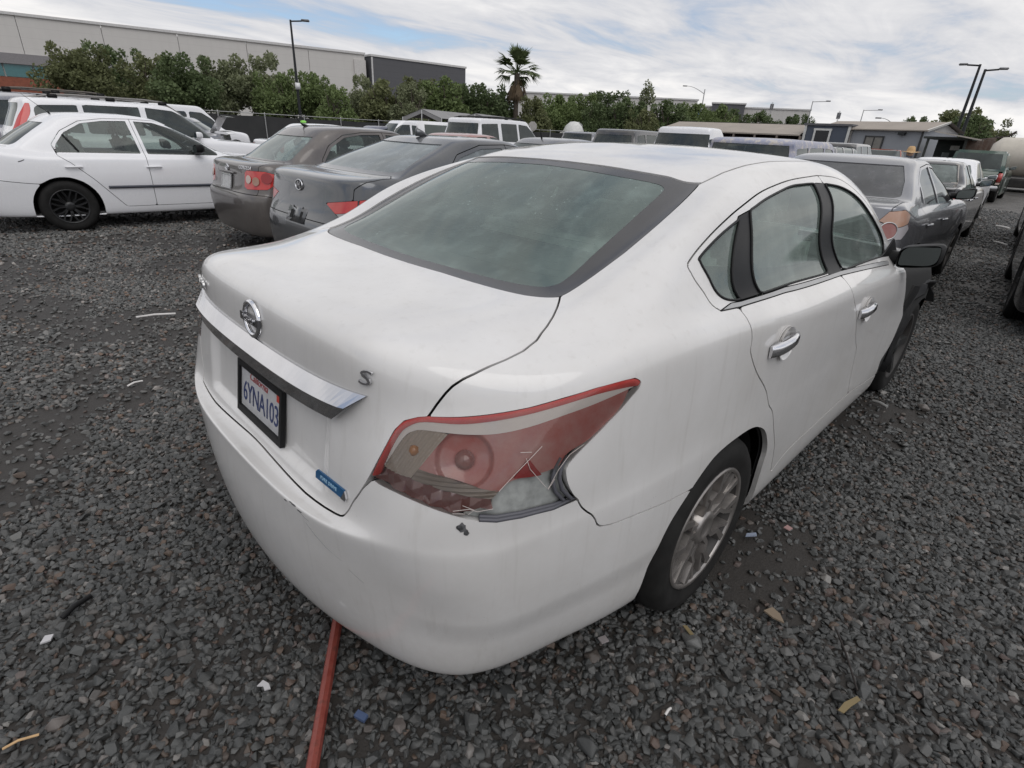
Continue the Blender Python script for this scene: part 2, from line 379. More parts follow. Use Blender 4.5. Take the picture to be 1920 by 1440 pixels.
UV = {
'lamp': '2.61,6.98 2.77,7.33 3,7.82 3.17,8.03 3.4,8.14 3.56,8.18 4.08,8.21 4.58,8.25 5.21,8.3 5.67,8.38 6.1,8.42 6.42,8.38 6.56,8.34 6.62,8.19 6.61,8.05 6.42,7.73 6.18,7.45 6.06,7.33 5.95,7.22 5.86,7.1 5.85,6.99 5.9,6.71 6.02,6.2 6.06,6.06 5.75,6.11 5.24,6.24 4.8,6.28 4.49,6.36 4.09,6.51 3.62,6.66 3.12,6.81 2.8,6.89',
'trunkR': '3.82,12.27 4.19,11.9 4.46,11.61 4.65,11.36 4.85,10.97 4.82,10.63 4.64,10.27 4.45,9.98 4.26,9.66 4.11,9.45 3.96,9.18 3.86,8.93 3.77,8.68 3.64,8.35 3.56,8.18',
'trunkB': '2.61,6.98 2.29,6.34 2.14,5.75 1.99,5.74 1.31,5.75 0.6,5.86 0.17,5.92',
'glassO': '0.25,12.3 0.86,12.33 1.76,12.31 2.82,12.26 3.4,12.26 3.8,12.29 3.88,12.39 4.1,12.79 4.47,13.36 4.65,14.15 4.86,14.91 3.17,15.06 1.78,15.05 0.73,15.05 0.27,15.06',
'glassI': '0.22,12.56 1.02,12.59 1.94,12.6 2.54,12.61 2.93,12.65 3.16,12.77 3.21,13.05 3.17,13.53 3.2,14.04 3.27,14.41 3.32,14.64 3.3,14.75 3.03,14.81 2.38,14.83 1.41,14.83 0.46,14.86 0.03,14.88',
'ditch': '4.91,14.88 5.81,15.2 7.08,15.42 8.23,15.54 9.22,15.55',
'rdoor': '9.67,14.73 8.75,14.61 7.73,14.24 7.27,13.7 7.03,13.13 6.87,12.62 6.82,12.33 6.83,12.17 6.93,12.02 7.09,11.82 7.44,11.3 7.64,10.65 7.7,10.43 7.95,10.42 7.97,9.7 7.97,9.15 7.99,8.24 8,7.83 8.15,7.21 8.46,6.16 8.63,4.64 8.79,3.59 9,2.79 9.13,2.02 9.36,2.32 9.85,2.4 10.38,2.45 10.61,2.45 10.48,3.41 10.31,5.43 10.11,6.89 10.01,7.65 9.91,8.73 9.88,10.92 9.75,13.26',
'fdoor': '9.67,14.73 9.75,13.26 9.88,10.92 9.91,8.73 10.01,7.65 10.11,6.89 10.31,5.43 10.48,3.41 10.61,2.45 11.18,2.28 11.76,2.08 11.67,2.66 11.88,3.02 11.96,3.59 12,4.45 11.86,6.29 11.73,7.5 11.71,8.8',
'fdoortop': '10.28,14.59 10.66,14.17 10.99,13.64 11.41,13.11',
'rglass': '7.58,13.6 7.97,14.03 8.77,14.41 9.22,14.47 9.44,14.47 9.54,13.38 9.67,11.33 8.98,11.32 8.36,11.03 7.99,12.65',
'qglass': '7.37,13.32 7.18,12.82 7.01,12.32 7.08,12.15 7.42,11.69 7.73,11.05 7.83,10.86 7.93,10.87',
'fglass': '9.71,14.44 10.15,14.29 10.56,13.94 10.99,13.2 11.34,12.39 11.18,11.37 9.97,11.2 9.8,13.34',
'blkq': '7.36,13.38 7.58,13.6 7.99,12.65 8.36,11.03 7.99,10.82',
'blkb': '9.45,14.48 9.71,14.44 9.8,13.34 9.96,11.09 9.67,11.2 9.54,13.38',
'belt': '7.7,10.43 7.95,10.42 8.77,10.86 9.88,10.92 11.22,10.44 11.25,10.88 9.92,11.2 8.8,11.16 7.99,10.72 7.85,10.72',
'bumper': '6.06,6.06 6.17,5.18 6.31,3.72 6.36,3.58 6.49,3.47 6.79,3.36 7.11,3.23 7.51,3.16',
'arch': '7.06,1.78 7.22,2.5 7.4,3.04 7.56,3.47 7.74,3.84 8,4.02 8.29,4.03 8.49,3.8 8.66,3.46 8.82,2.9 8.85,2.43 8.9,1.69',
'z_red': '2.64,7 2.77,7.33 3,7.82 3.17,8.03 3.4,8.15 3.56,8.19 4.08,8.21 4.58,8.25 5.2,8.3 5.67,8.37 6.1,8.42 6.42,8.39 6.56,8.32 6.62,8.18 6.6,8.11 6.42,8.18 6.11,8.24 5.68,8.21 5.21,8.16 4.58,8.11 4.09,8.08 3.51,8.08 3.23,7.95 3.05,7.74 2.85,7.29 2.79,7.08',
'z_silver': '2.83,7.2 2.89,7.34 3.05,7.74 3.23,7.95 3.51,8.08 4.09,8.08 4.58,8.11 5.21,8.16 5.68,8.21 6.11,8.24 6.42,8.18 6.57,8.12 6.41,8.07 6.12,8.01 5.71,7.96 5.24,7.9 4.71,7.87 4.15,7.89 3.54,7.92 3.32,7.88 3.13,7.72',
'z_clear': '2.84,7.2 3.13,7.72 3.32,7.88 3.54,7.92 3.88,7.87 3.67,7.61 3.37,7.2 3.32,7.11 3.09,7.13',
'z_main': '3.42,7.28 3.69,7.61 3.91,7.87 4.15,7.88 4.71,7.87 5.24,7.89 5.71,7.95 6.12,8 6.51,8.07 6.42,7.73 6.18,7.45 6.05,7.36 5.86,7.29 5.74,7.12 5.04,7.12 4.82,6.98 4.62,7.02 4.02,7.17',
'z_facet': '2.64,7 2.84,7.16 3.09,7.12 3.38,7.09 3.92,6.97 4.67,6.83 4.73,6.6 4.39,6.61 4.06,6.54 3.62,6.66 3.12,6.82',
'z_strip': '3.37,7.19 3.43,7.28 4.02,7.16 4.62,7.01 4.82,6.97 4.69,6.84 3.92,6.98 3.33,7.09',
'z_broken': '4.73,6.84 4.82,6.97 5.04,7.1 5.58,7.07 5.76,7.12 5.82,7.23 5.84,7.05 5.89,6.71 6.01,6.23 5.75,6.12 5.24,6.24 4.8,6.29 4.49,6.37 4.23,6.49 4.39,6.6 4.73,6.6',
}
UV = {k: [tuple(map(float, q.split(','))) for q in v.split()] for k, v in UV.items()}

def flow(pts, closed=True, sharp=48.):
    """round a traced outline between its sharp corners (Catmull-Rom)"""
    P = np.array(pts, float); n = len(P); out = []
    sc = np.array([1., .8])
    def ang(i):
        a, b = (P[i] - P[i - 1]) * sc, (P[(i + 1) % n] - P[i]) * sc
        return math.degrees(math.acos(max(-1., min(1., float(a @ b) / (np.linalg.norm(a) * np.linalg.norm(b) + 1e-12)))))
    cor = [ang(i) > sharp if (closed or 0 < i < n - 1) else True for i in range(n)]
    for i in range(n if closed else n - 1):
        p1, p2 = P[i], P[(i + 1) % n]; p0 = P[i - 1] if not cor[i] else 2 * p1 - p2; p3 = P[(i + 2) % n] if not cor[(i + 1) % n] else 2 * p2 - p1
        for t in (0., .25, .5, .75):
            out.append(.5 * ((2 * p1) + (-p0 + p2) * t + (2 * p0 - 5 * p1 + 4 * p2 - p3) * t * t + (-p0 + 3 * p1 - 3 * p2 + p3) * t ** 3))
    if not closed: out.append(P[-1])
    return [tuple(q) for q in out]
UV['qglass'] = [(a + (.07 if k in (0, 6, 7) else 0), b) for k, (a, b) in enumerate(UV['qglass'])]
for _k in ('rglass', 'qglass', 'fglass'): UV[_k] = flow(UV[_k], True, 60)
for _k in ('z_red', 'z_silver', 'z_clear', 'z_main', 'z_facet', 'glassI') : UV[_k] = flow(UV[_k], _k != 'glassI', 50)
UV['arch'] = flow(UV['arch'], False, 80)
# ------------------------------------------------------------------ car body surfaces: a B-spline net cut into panels
class Surf:
    """half body net (rings x columns, y >= 0), mirrored over y = 0; column parameter u < 0 or > last is the mirror side.
    u in [0, M-1] lies on the car's right side (y < 0)."""
    def __init__(s, net, disp=None):
        P = np.array(net, float); s.M = P.shape[1]; s.K = P.shape[0]
        C = P.copy()
        for _ in range(3): C = C + .8 * (P - s._knots(C))
        s.E = s._ev(s._eu(C)); s.disp = disp
    @staticmethod
    def _eu(P):
        m = np.array([1, -1, 1]); return np.concatenate([P[:, 1:2] * m, P, P[:, -2:-1] * m], 1)
    @staticmethod
    def _ev(P):
        return np.concatenate([2 * P[:1] - P[1:2], P, P[-2:-1] * np.array([1, -1, 1])], 0)
    def _knots(s, C):
        E = s._ev(C); C = (E[:-2] + 4 * E[1:-1] + E[2:]) / 6
        E = s._eu(C); return (E[:, :-2] + 4 * E[:, 1:-1] + E[:, 2:]) / 6
    def at(s, u, v):
        u = np.asarray(u, float); v = np.clip(np.asarray(v, float), 0, s.K - 1); sh = np.broadcast(u, v).shape
        u, v = np.broadcast_to(u, sh).ravel(), np.broadcast_to(v, sh).ravel()
        L = s.M - 1
        w = np.mod(u, 2 * L); left = w > L; w = np.where(left, 2 * L - w, w); left = left & (w > 0) & (w < L)
        def bas(t):
            return (1 - t) ** 3 / 6, (3 * t ** 3 - 6 * t ** 2 + 4) / 6, (-3 * t ** 3 + 3 * t ** 2 + 3 * t + 1) / 6, t ** 3 / 6
        iu = np.minimum(w.astype(int), L - 1); iv = np.minimum(v.astype(int), s.K - 2)
        bu, bv = bas(w - iu), bas(v - iv)
        P = np.zeros((len(w), 3))
        for a in range(4):
            for b in range(4):
                P += (bv[a] * bu[b])[:, None] * s.E[iv + a, iu + b]
        if s.disp is not None: P = s.disp(P, w, v)
        P[:, 1] *= np.where(left, 1, -1)
        return P.reshape(sh + (3,))
    def normal(s, u, v, h=.02):
        du = s.at(u + h, v) - s.at(u - h, v)
        v1, v0 = np.minimum(v + h, s.K - 1), np.maximum(v - h, 0)
        dv = s.at(u, v1) - s.at(u, v0)
        n = np.cross(du, dv); l = np.linalg.norm(n, axis=-1, keepdims=True)
        n = np.where(l > 1e-9, n / np.maximum(l, 1e-9), np.array([0, 0, 1.]))
        top = (np.asarray(v) > s.K - 1.15)[..., None]
        return np.where(top, np.array([0, 0, 1.]), n)
def mir(poly): return [(-a, b) for a, b in poly][::-1]
def both(chain): return list(chain) + [(-a, b) for a, b in chain[::-1]]       # right-hand chain closed over the middle line
def smooth_poly(poly, it=1):
    P = np.array(poly, float)
    for _ in range(it):
        Q = np.roll(P, -1, 0); P = np.stack([.75 * P + .25 * Q, .25 * P + .75 * Q], 1).reshape(-1, 2)
    return P
def pip(px, py, poly):
    ins = np.zeros(len(px), bool); n = len(poly)
    for i in range(n):
        x0, y0 = poly[i]; x1, y1 = poly[(i + 1) % n]
        if y0 == y1: continue
        c = ((y0 > py) != (y1 > py)) & (px < (x1 - x0) * (py - y0) / (y1 - y0) + x0)
        ins ^= c
    return ins
def seg_dist(P, A, B):
    d = np.full(len(P), 1e9); AB = B - A; l = (AB * AB).sum(1)
    for a, ab, ll in zip(A, AB, l):
        if ll < 1e-14: continue
        t = np.clip(((P - a) @ ab) / ll, 0, 1)
        q = P - a - t[:, None] * ab
        d = np.minimum(d, (q * q).sum(1))
    return np.sqrt(d)
def sdist(S, poly, u, v, P, chart, N):
    """signed distance (m) of the grid points from a closed outline: negative inside"""
    if chart == 'uv':
        poly = np.array(poly, float)
        ins = pip(u, v, poly)
        A, B = [], []
        for i in range(len(poly)):
            a, b = poly[i], poly[(i + 1) % len(poly)]
            k = max(1, int(np.ceil(np.abs(b - a).max() / .25)))
            q = a + (b - a) * (np.arange(k + 1) / k)[:, None]
            A.append(q[:-1]); B.append(q[1:])
        A, B = np.concatenate(A), np.concatenate(B)
        A3, B3 = S.at(A[:, 0], A[:, 1]), S.at(B[:, 0], B[:, 1])
        lo, hi = poly.min(0) - 1.2, poly.max(0) + 1.2
        near = (u > lo[0]) & (u < hi[0]) & (v > lo[1]) & (v < hi[1])
        d = np.full(len(u), .3)
        if near.any(): d[near] = seg_dist(P[near], A3, B3)
        return np.where(ins, -d, d)
    poly = np.array(poly, float); Q = chart_xy(S, u, v, P, chart)
    ok = np.ones(len(u), bool)
    w = np.abs(np.mod(u + (S.M - 1), 2 * (S.M - 1)) - (S.M - 1))
    if chart == 'side': ok = np.abs(N[:, 1]) > .28
    if chart == 'back': ok = (N[:, 0] < .15) & (w < 7)
    if chart == 'fore': ok = (N[:, 0] > -.15) & (w > 9)
    lo, hi = poly.min(0) - .12, poly.max(0) + .12
    near = ok & (Q[:, 0] > lo[0]) & (Q[:, 0] < hi[0]) & (Q[:, 1] > lo[1]) & (Q[:, 1] < hi[1])
    s_ = np.full(len(u), .1)
    s_[~ok] = .05
    if near.any():
        q = Q[near]; d = seg_dist(q, poly, np.roll(poly, -1, 0)); s_[near] = np.where(pip(q[:, 0], q[:, 1], poly), -d, d)
    return s_
def chart_xy(S, u, v, P, chart):
    if chart == 'side': return P[:, [0, 2]]
    if chart in ('back', 'fore'): return P[:, [1, 2]]
    if not hasattr(S, 'wr'):                              # 'wrap': distance round the tail from the middle line, height
        gu, gv = np.meshgrid(np.arange(0, 9.01, .2), np.arange(0, S.K - .99, .25)); G = S.at(gu, gv)
        l = np.linalg.norm(np.diff(G[..., :2], axis=1), axis=-1); S.wr = np.concatenate([np.zeros((len(gv), 1)), np.cumsum(l, 1)], 1)
    a = np.clip(np.abs(u) / .2, 0, S.wr.shape[1] - 1.001); b = np.clip(v / .25, 0, S.wr.shape[0] - 1.001)
    i, j = a.astype(int), b.astype(int); fa, fb = a - i, b - j; W = S.wr
    s = (W[j, i] * (1 - fa) + W[j, i + 1] * fa) * (1 - fb) + (W[j + 1, i] * (1 - fa) + W[j + 1, i + 1] * fa) * fb
    return np.stack([s * np.sign(u), P[:, 2]], 1)
def panel(S, name, mat, parent, ur, vr, step, keep=(), minus=(), gap=.004, off=0., lip=.012, lipmat=None, chart='uv', curve=None, flat=False):
    """one trimmed sheet of the body: inside every outline of keep, outside every outline of minus; lips turned in along the cuts"""
    nu = max(2, int(round((ur[1] - ur[0]) / step[0])) + 1); nv = max(2, int(round((vr[1] - vr[0]) / step[1])) + 1)
    uu, vv = np.meshgrid(np.linspace(*ur, nu), np.linspace(*vr, nv)); u, v = uu.ravel(), vv.ravel()
    P = S.at(u, v); N = S.normal(u, v)
    sd = np.full(len(u), -1.)
    for k in keep:
        c, pl = k if isinstance(k[0], str) else (chart, k)
        sd = np.maximum(sd, sdist(S, pl, u, v, P, c, N))
    for k in minus:
        c, pl = k if isinstance(k[0], str) else (chart, k)
        sd = np.maximum(sd, -sdist(S, pl, u, v, P, c, N))
    sd = sd + gap / 2
    sd = np.where(np.abs(sd) < 1e-7, 1e-7, sd)
    J, I = np.meshgrid(np.arange(nv - 1), np.arange(nu - 1), indexing='ij'); q = (J * nu + I).ravel()
    T = np.concatenate([np.stack([q, q + 1, q + nu + 1], 1), np.stack([q, q + nu + 1, q + nu], 1)])
    ins = sd < 0; cnt = ins[T].sum(1)
    full = T[cnt == 3]
    eidx = {}; ea, eb = [], []
    base = len(u)
    def ev(a, b):
        k = (a, b) if a < b else (b, a)
        if k not in eidx: eidx[k] = base + len(ea); ea.append(k[0]); eb.append(k[1])
        return eidx[k]
    extra = []; rim = []
    for t in T[cnt == 1]:
        k = int(np.argmax(ins[t])); a, b, c = int(t[k]), int(t[(k + 1) % 3]), int(t[(k + 2) % 3])
        x, y = ev(a, b), ev(a, c); extra.append((a, x, y)); rim.append((x, y))
    for t in T[cnt == 2]:
        k = int(np.argmin(ins[t])); a, b, c = int(t[k]), int(t[(k + 1) % 3]), int(t[(k + 2) % 3])
        x, y = ev(a, b), ev(a, c); extra += [(x, b, c), (x, c, y)]; rim.append((y, x))
    if ea:
        ea_, eb_ = np.array(ea), np.array(eb); tt = (sd[ea_] / (sd[ea_] - sd[eb_]))[:, None]
        P = np.concatenate([P, P[ea_] * (1 - tt) + P[eb_] * tt]); Nn = N[ea_] * (1 - tt) + N[eb_] * tt
        N = np.concatenate([N, Nn / np.maximum(np.linalg.norm(Nn, axis=1, keepdims=True), 1e-9)])
    F = np.concatenate([full, np.array(extra, int).reshape(-1, 3)])
    if len(F) == 0: return None
    e1, e2 = P[F[:, 1]] - P[F[:, 0]], P[F[:, 2]] - P[F[:, 0]]
    F = F[np.linalg.norm(np.cross(e1, e2), axis=1) > 1e-12]
    V = P + N * off; F2 = F; NN = N
    if curve is not None: V = curve(V, N)
    if lip and rim:
        r = np.array(rim); ids = np.unique(r); m = np.full(len(V), -1); m[ids] = np.arange(len(ids))
        k = len(V)
        V = np.concatenate([V, V[ids], V[ids] - N[ids] * lip])
        a, b = m[r[:, 0]], m[r[:, 1]]; n = len(ids)
        lf = np.concatenate([np.stack([k + b, k + a, k + n + a], 1), np.stack([k + b, k + n + a, k + n + b], 1)])
        F2 = np.concatenate([F, lf])
        fn = np.cross(V[lf[:, 1]] - V[lf[:, 0]], V[lf[:, 2]] - V[lf[:, 0]])
        an = np.zeros((len(V), 3)); np.add.at(an, lf.ravel(), np.repeat(fn, 3, 0))
        l = np.linalg.norm(an, axis=1, keepdims=True); an = an / np.maximum(l, 1e-12)
        NN = np.concatenate([N, an[k:]])
    used = np.unique(F2); mp = np.full(len(V), -1); mp[used] = np.arange(len(used))
    me = np_mesh(name, V[used], mp[F2], NN[used] if curve is None else None, smooth=not flat)
    o = put(name, me, mat, parent)
    return o
class Query:
    """drop points onto a body surface"""
    def __init__(s, S, step=.25):
        L = S.M - 1
        uu, vv = np.meshgrid(np.arange(-L, L + 1e-6, step), np.arange(0, S.K - 1 + 1e-6, step))
        P = S.at(uu.ravel(), vv.ravel()); nu = uu.shape[1]; nv = uu.shape[0]
        f = [(j * nu + i, (j + 1) * nu + i, (j + 1) * nu + i + 1, j * nu + i + 1) for j in range(nv - 1) for i in range(nu - 1)]
        s.t = BVHTree.FromPolygons([tuple(q) for q in P], f)
    def rear(s, y, z):
        h = s.t.ray_cast(Vector((-2, y, z)), Vector((1, 0, 0))); n = h[1]
        return h[0], (n if n.x < 0 else -n)
    def side(s, x, z, sgn=-1):
        h = s.t.ray_cast(Vector((x, 3 * sgn, z)), Vector((0, -sgn, 0))); n = h[1]
        return h[0], (n if n.y * sgn > 0 else -n)
    def down(s, x, y):
        h = s.t.ray_cast(Vector((x, y, 4)), Vector((0, 0, -1))); n = h[1]
        return h[0], (n if n.z > 0 else -n)
    def lay_rear(s, me, y0, z0, rise=.002):
        """wrap a flat mesh (a to the right, b up, h out) onto the tail"""
        for vtx in me.vertices:
            a, b, h = vtx.co
            p, n = s.rear(y0 - a, z0 + b); vtx.co = p + n * (h + rise)
        me.update(); return me
    def lay_side(s, me, x0, z0, sgn=-1, rise=.002):
        for vtx in me.vertices:
            a, b, h = vtx.co
            p, n = s.side(x0 + a, z0 + b, sgn); vtx.co = p + n * (h + rise)
        me.update(); return me

# ------------------------------------------------------------------ wheels
def wheel(parent, c, rad, width, out=-1, style='steel', rim_r=None, rim_mat=None, seg=40):
    """tyre with rim and cover; out = -1 for the right side of the car"""
    rim_r = rim_r or rad * .66
    w = empty('wheel', c); w.parent = parent
    h = width / 2; s = out
    m = MB()
    prof = [(rim_r * .97, -h * .86), (rim_r + (rad - rim_r) * .35, -h * 1.0), (rad - .035, -h * .98), (rad - .012, -h * .8), (rad - .002, -h * .55)]
    tread = []
    for k, y in enumerate((-.5, -.26, -.24, -.02, .02, .24, .26, .5)):
        tread.append((rad - (.007 if k in (2, 3) and False else 0), h * y))
    groove = [(rad, -h * .5), (rad, -h * .3), (rad - .008, -h * .29), (rad - .008, -h * .23), (rad, -h * .22), (rad, -h * .04), (rad - .008, -h * .03),
              (rad - .008, h * .03), (rad, h * .04), (rad, h * .22), (rad - .008, h * .23), (rad - .008, h * .29), (rad, h * .3), (rad, h * .5)]
    prof = prof + groove + [(r, -y) for r, y in prof[::-1]]
    m.lathe(prof, seg, 'Y')
    m.build('tyre', RUBBER, w)
    rm = rim_mat or ALLOY_DIRTY
    b = MB()
    b.lathe([(rim_r * .985, s * h * .5), (rim_r * 1.03, s * h * .86), (rim_r * 1.0, s * h * .93), (rim_r * .95, s * h * .9), (rim_r * .9, s * h * .6), (rim_r * .86, s * h * .2), (rim_r * .86, -s * h * .8)], seg, 'Y')
    b.build('rim', simple('brake_dust_steel', (.035, .032, .03), .6) if style != 'mesh' else rm, w)
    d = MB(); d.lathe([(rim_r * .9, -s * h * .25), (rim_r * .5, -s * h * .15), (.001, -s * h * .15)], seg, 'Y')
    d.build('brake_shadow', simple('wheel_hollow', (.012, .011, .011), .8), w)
    cv = MB()
    def bar(pts, wd, y0, y1, yb):
        """raised spoke along pts (r, angle), bevelled top"""
        q = [Vector((r * math.cos(a), 0, r * math.sin(a))) for r, a in pts]
        L, Rr, Lt, Rt = [], [], [], []
        for i, p in enumerate(q):
            dd = (q[min(i + 1, len(q) - 1)] - q[max(i - 1, 0)]).normalized(); nn = Vector((-dd.z, 0, dd.x))
            wi = wd[i] if isinstance(wd, (list, tuple)) else wd
            t = i / (len(q) - 1); yt = y0 + (y1 - y0) * t
            L.append(p + nn * wi + Vector((0, s * yb, 0))); Rr.append(p - nn * wi + Vector((0, s * yb, 0)))
            Lt.append(p + nn * wi * .62 + Vector((0, s * yt, 0))); Rt.append(p - nn * wi * .62 + Vector((0, s * yt, 0)))
        k = len(q); vs = L + Lt + Rt + Rr; fs = []
        for i in range(k - 1):
            for r_ in range(3): fs.append((r_ * k + i, r_ * k + i + 1, (r_ + 1) * k + i + 1, (r_ + 1) * k + i))
        fs += [(0, k, 2 * k, 3 * k), (k - 1, 4 * k - 1, 3 * k - 1, 2 * k - 1)]
        cv.add(vs, fs)
    if style == 'cover':                                   # silver wheel cover, five split spokes with kinked ends
        for k in range(5):
            a = 2 * math.pi * k / 5 + .35
            for sg in (-1, 1):
                bar([(rim_r * .22, a + sg * .30), (rim_r * .48, a + sg * .16), (rim_r * .60, a + sg * .34), (rim_r * .94, a + sg * .24)],
                    [.017, .014, .015, .021], h * .80, h * .93, h * .5)
                bar([(rim_r * .58, a + sg * .34), (rim_r * .74, a + sg * .46), (rim_r * .94, a + sg * .50)], [.010, .010, .013], h * .80, h * .90, h * .5)
        cv.lathe([(rim_r * .935, s * h * .75), (rim_r * .95, s * h * .93), (rim_r * 1.0, s * h * .96), (rim_r * 1.02, s * h * .84)], seg, 'Y')
        cv.lathe([(rim_r * .30, s * h * .5), (rim_r * .27, s * h * .84), (rim_r * .17, s * h * .92), (rim_r * .15, s * h * .86), (.001, s * h * .86)], seg, 'Y')
    elif style == 'mesh':                                  # multi-spoke alloy
        for k in range(8):
            a = 2 * math.pi * k / 8
            for sg in (-1, 1):
                bar([(rim_r * .2, a + sg * .1), (rim_r * .55, a + sg * .1), (rim_r * .93, a + sg * .24)], [.014, .011, .014], h * .72, h * .88, h * .4)
        cv.lathe([(rim_r * .3, s * h * .5), (rim_r * .26, s * h * .8), (rim_r * .12, s * h * .84), (.001, s * h * .84)], 20, 'Y')
    else:                                                  # five plain spokes
        for k in range(5):
            a = 2 * math.pi * k / 5
            bar([(rim_r * .15, a), (rim_r * .55, a), (rim_r * .93, a)], [.04, .032, .045], h * .7, h * .88, h * .35)
        cv.lathe([(rim_r * .3, s * h * .5), (rim_r * .26, s * h * .78), (.001, s * h * .8)], 20, 'Y')
    cv.build('wheel_cover', rm, w)
    return w
# ------------------------------------------------------------------ the white saloon in front
HN = [[tuple(map(float, q.split(','))) for q in r.split()] for r in HERO_NET]
def hero_disp(P, u, v):
    # shallow number-plate recess in the boot lid's rear face
    y = np.abs(P[:, 1]); z = P[:, 2]
    a = np.clip((.40 - y) / .05, 0, 1); a = a * a * (3 - 2 * a)
    b = np.clip((z - .685) / .03, 0, 1) * np.clip((.93 - z) / .04, 0, 1); b = b * b * (3 - 2 * b)
    m = (v > 5.6) & (v < 9.2) & (u < 4)
    P = P.copy(); P[:, 0] += np.where(m, .016 * a * b, 0)
    # crease low round the bumper corner: the skin below it tucks in
    q = np.clip((u - 2.4) / 1.4, 0, 1) * np.clip((8.4 - u) / .4, 0, 1); q = q * q * (3 - 2 * q)
    t = np.clip((2.2 - v) / .5, 0, 1); ins = q * (.0075 * t * t * (3 - 2 * t))
    d = np.stack([np.minimum(P[:, 0] - .62, 0), P[:, 1] * .9 + 1e-6], 1); d /= np.linalg.norm(d, axis=1, keepdims=True)
    P[:, :2] -= d * ins[:, None]
    return P
HS = Surf(HN, hero_disp)
HQ = Query(HS, .125)
HQ0 = Query(Surf(HN), .125)
hero = empty('parked_car', (0, 0, 0), 0, 'white sedan in the foreground with a cracked tail lamp and missing front fender', 'car')
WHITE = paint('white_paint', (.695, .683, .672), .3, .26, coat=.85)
RED_LENS = lens('red_lens', (.44, .03, .025), .10, .12)
DKRED_LENS = lens('dark_red_lens', (.13, .016, .014), .10, .2)
MILKY_RED = lens('milky_red_lens', (.40, .055, .042), .12, .48)
CLEAR_LENS = lens('smoky_lens', (.40, .35, .29), .12, .2)
SILVER_LENS = lens('silver_reflector', (.80, .77, .74), .12, .1)
AMBER = lens('amber_bulb', (.5, .2, .04), .2, .2)
HERO_GLASS = glass('green_glass', (.66, .80, .75), .30, (.40, .51, .47), flecks=.3)
GLASS_BAND = simple('glass_band', (.045, .044, .046), .22, coat=.3, var=.15)
ARCH = UV['arch']
ARCHP = [(6.95, -.5), (6.98, 1.2)] + ARCH + [(8.92, 1.2), (8.95, -.5)]
FARCHP = [(12.3, -.5), (12.32, 1.2), (12.45, 2.3), (12.62, 3.3), (12.85, 3.95), (13.05, 4.1), (13.3, 3.9), (13.5, 3.2), (13.62, 2.3), (13.7, 1.2), (13.72, -.5)]
LAMP = UV['lamp']
TRUNK_R = [(0, 12.30)] + UV['glassO'][:5] + UV['trunkR'] + LAMP[4:0:-1] + UV['trunkB'] + [(0, 5.93)]
TRUNK = both(TRUNK_R)
GLO_R = [(0, 12.30)] + UV['glassO'] + [(0, 15.06)]
GLO = both(GLO_R)
GLI = both([(0, 12.56)] + UV['glassI'] + [(0, 14.88)])
roof_chain = [(0, 15.06)] + UV['glassO'][:-6:-1] + UV['ditch'] + [(10.3, 15.5), (11.3, 15.4), (12.2, 15.15), (13.2, 15.05), (14.5, 15.0), (16, 15.0), (16.2, 15.0)]
ROOF = roof_chain + [(16.2, 19)] + [(-16.2, 19)] + [(-a, b) for a, b in roof_chain[:0:-1]]
RDOOR, FDOOR = flow(UV['rdoor'], True, 40), UV['fdoor']
FDOOR = FDOOR + [(11.72, 9.6), (11.78, 10.8), (11.72, 12.2), (11.5, 12.9)] + UV['fdoortop'][::-1]
FDOOR = flow(FDOOR, True, 40)
BUMP_R = [(0, 6.3), (2.3, 6.5), (2.75, 7.05), (4.5, 7.2), (5.7, 6.9)] + UV['bumper'] + [(7.8, 2.6), (7.8, -.6), (0, -.6)]
BUMP = both(BUMP_R)
WSHIELD = [(12.3, 12.25), (12.25, 14.8), (13.2, 14.95), (16, 14.95), (18.8, 14.95), (19.75, 14.8), (19.7, 12.25), (18, 12.0), (16, 11.95), (14, 12.0)]
HOOD = [(12.6, 9.4), (12.5, 12.0), (14, 11.9), (16, 11.85), (18, 11.9), (19.5, 12.0), (19.4, 9.4), (18.5, 8.4), (16, 8.2), (13.5, 8.4)]
FEND = [(11.75, -.5), (11.75, 2.2), (11.67, 2.66), (11.88, 3.02), (11.96, 3.59), (12.0, 4.45), (11.86, 6.29), (11.73, 7.5), (11.71, 8.8), (11.75, 10.2), (12.6, 10.3), (12.62, 9.4), (13.55, 8.4), (14.2, 7.6), (14.2, -.5)]
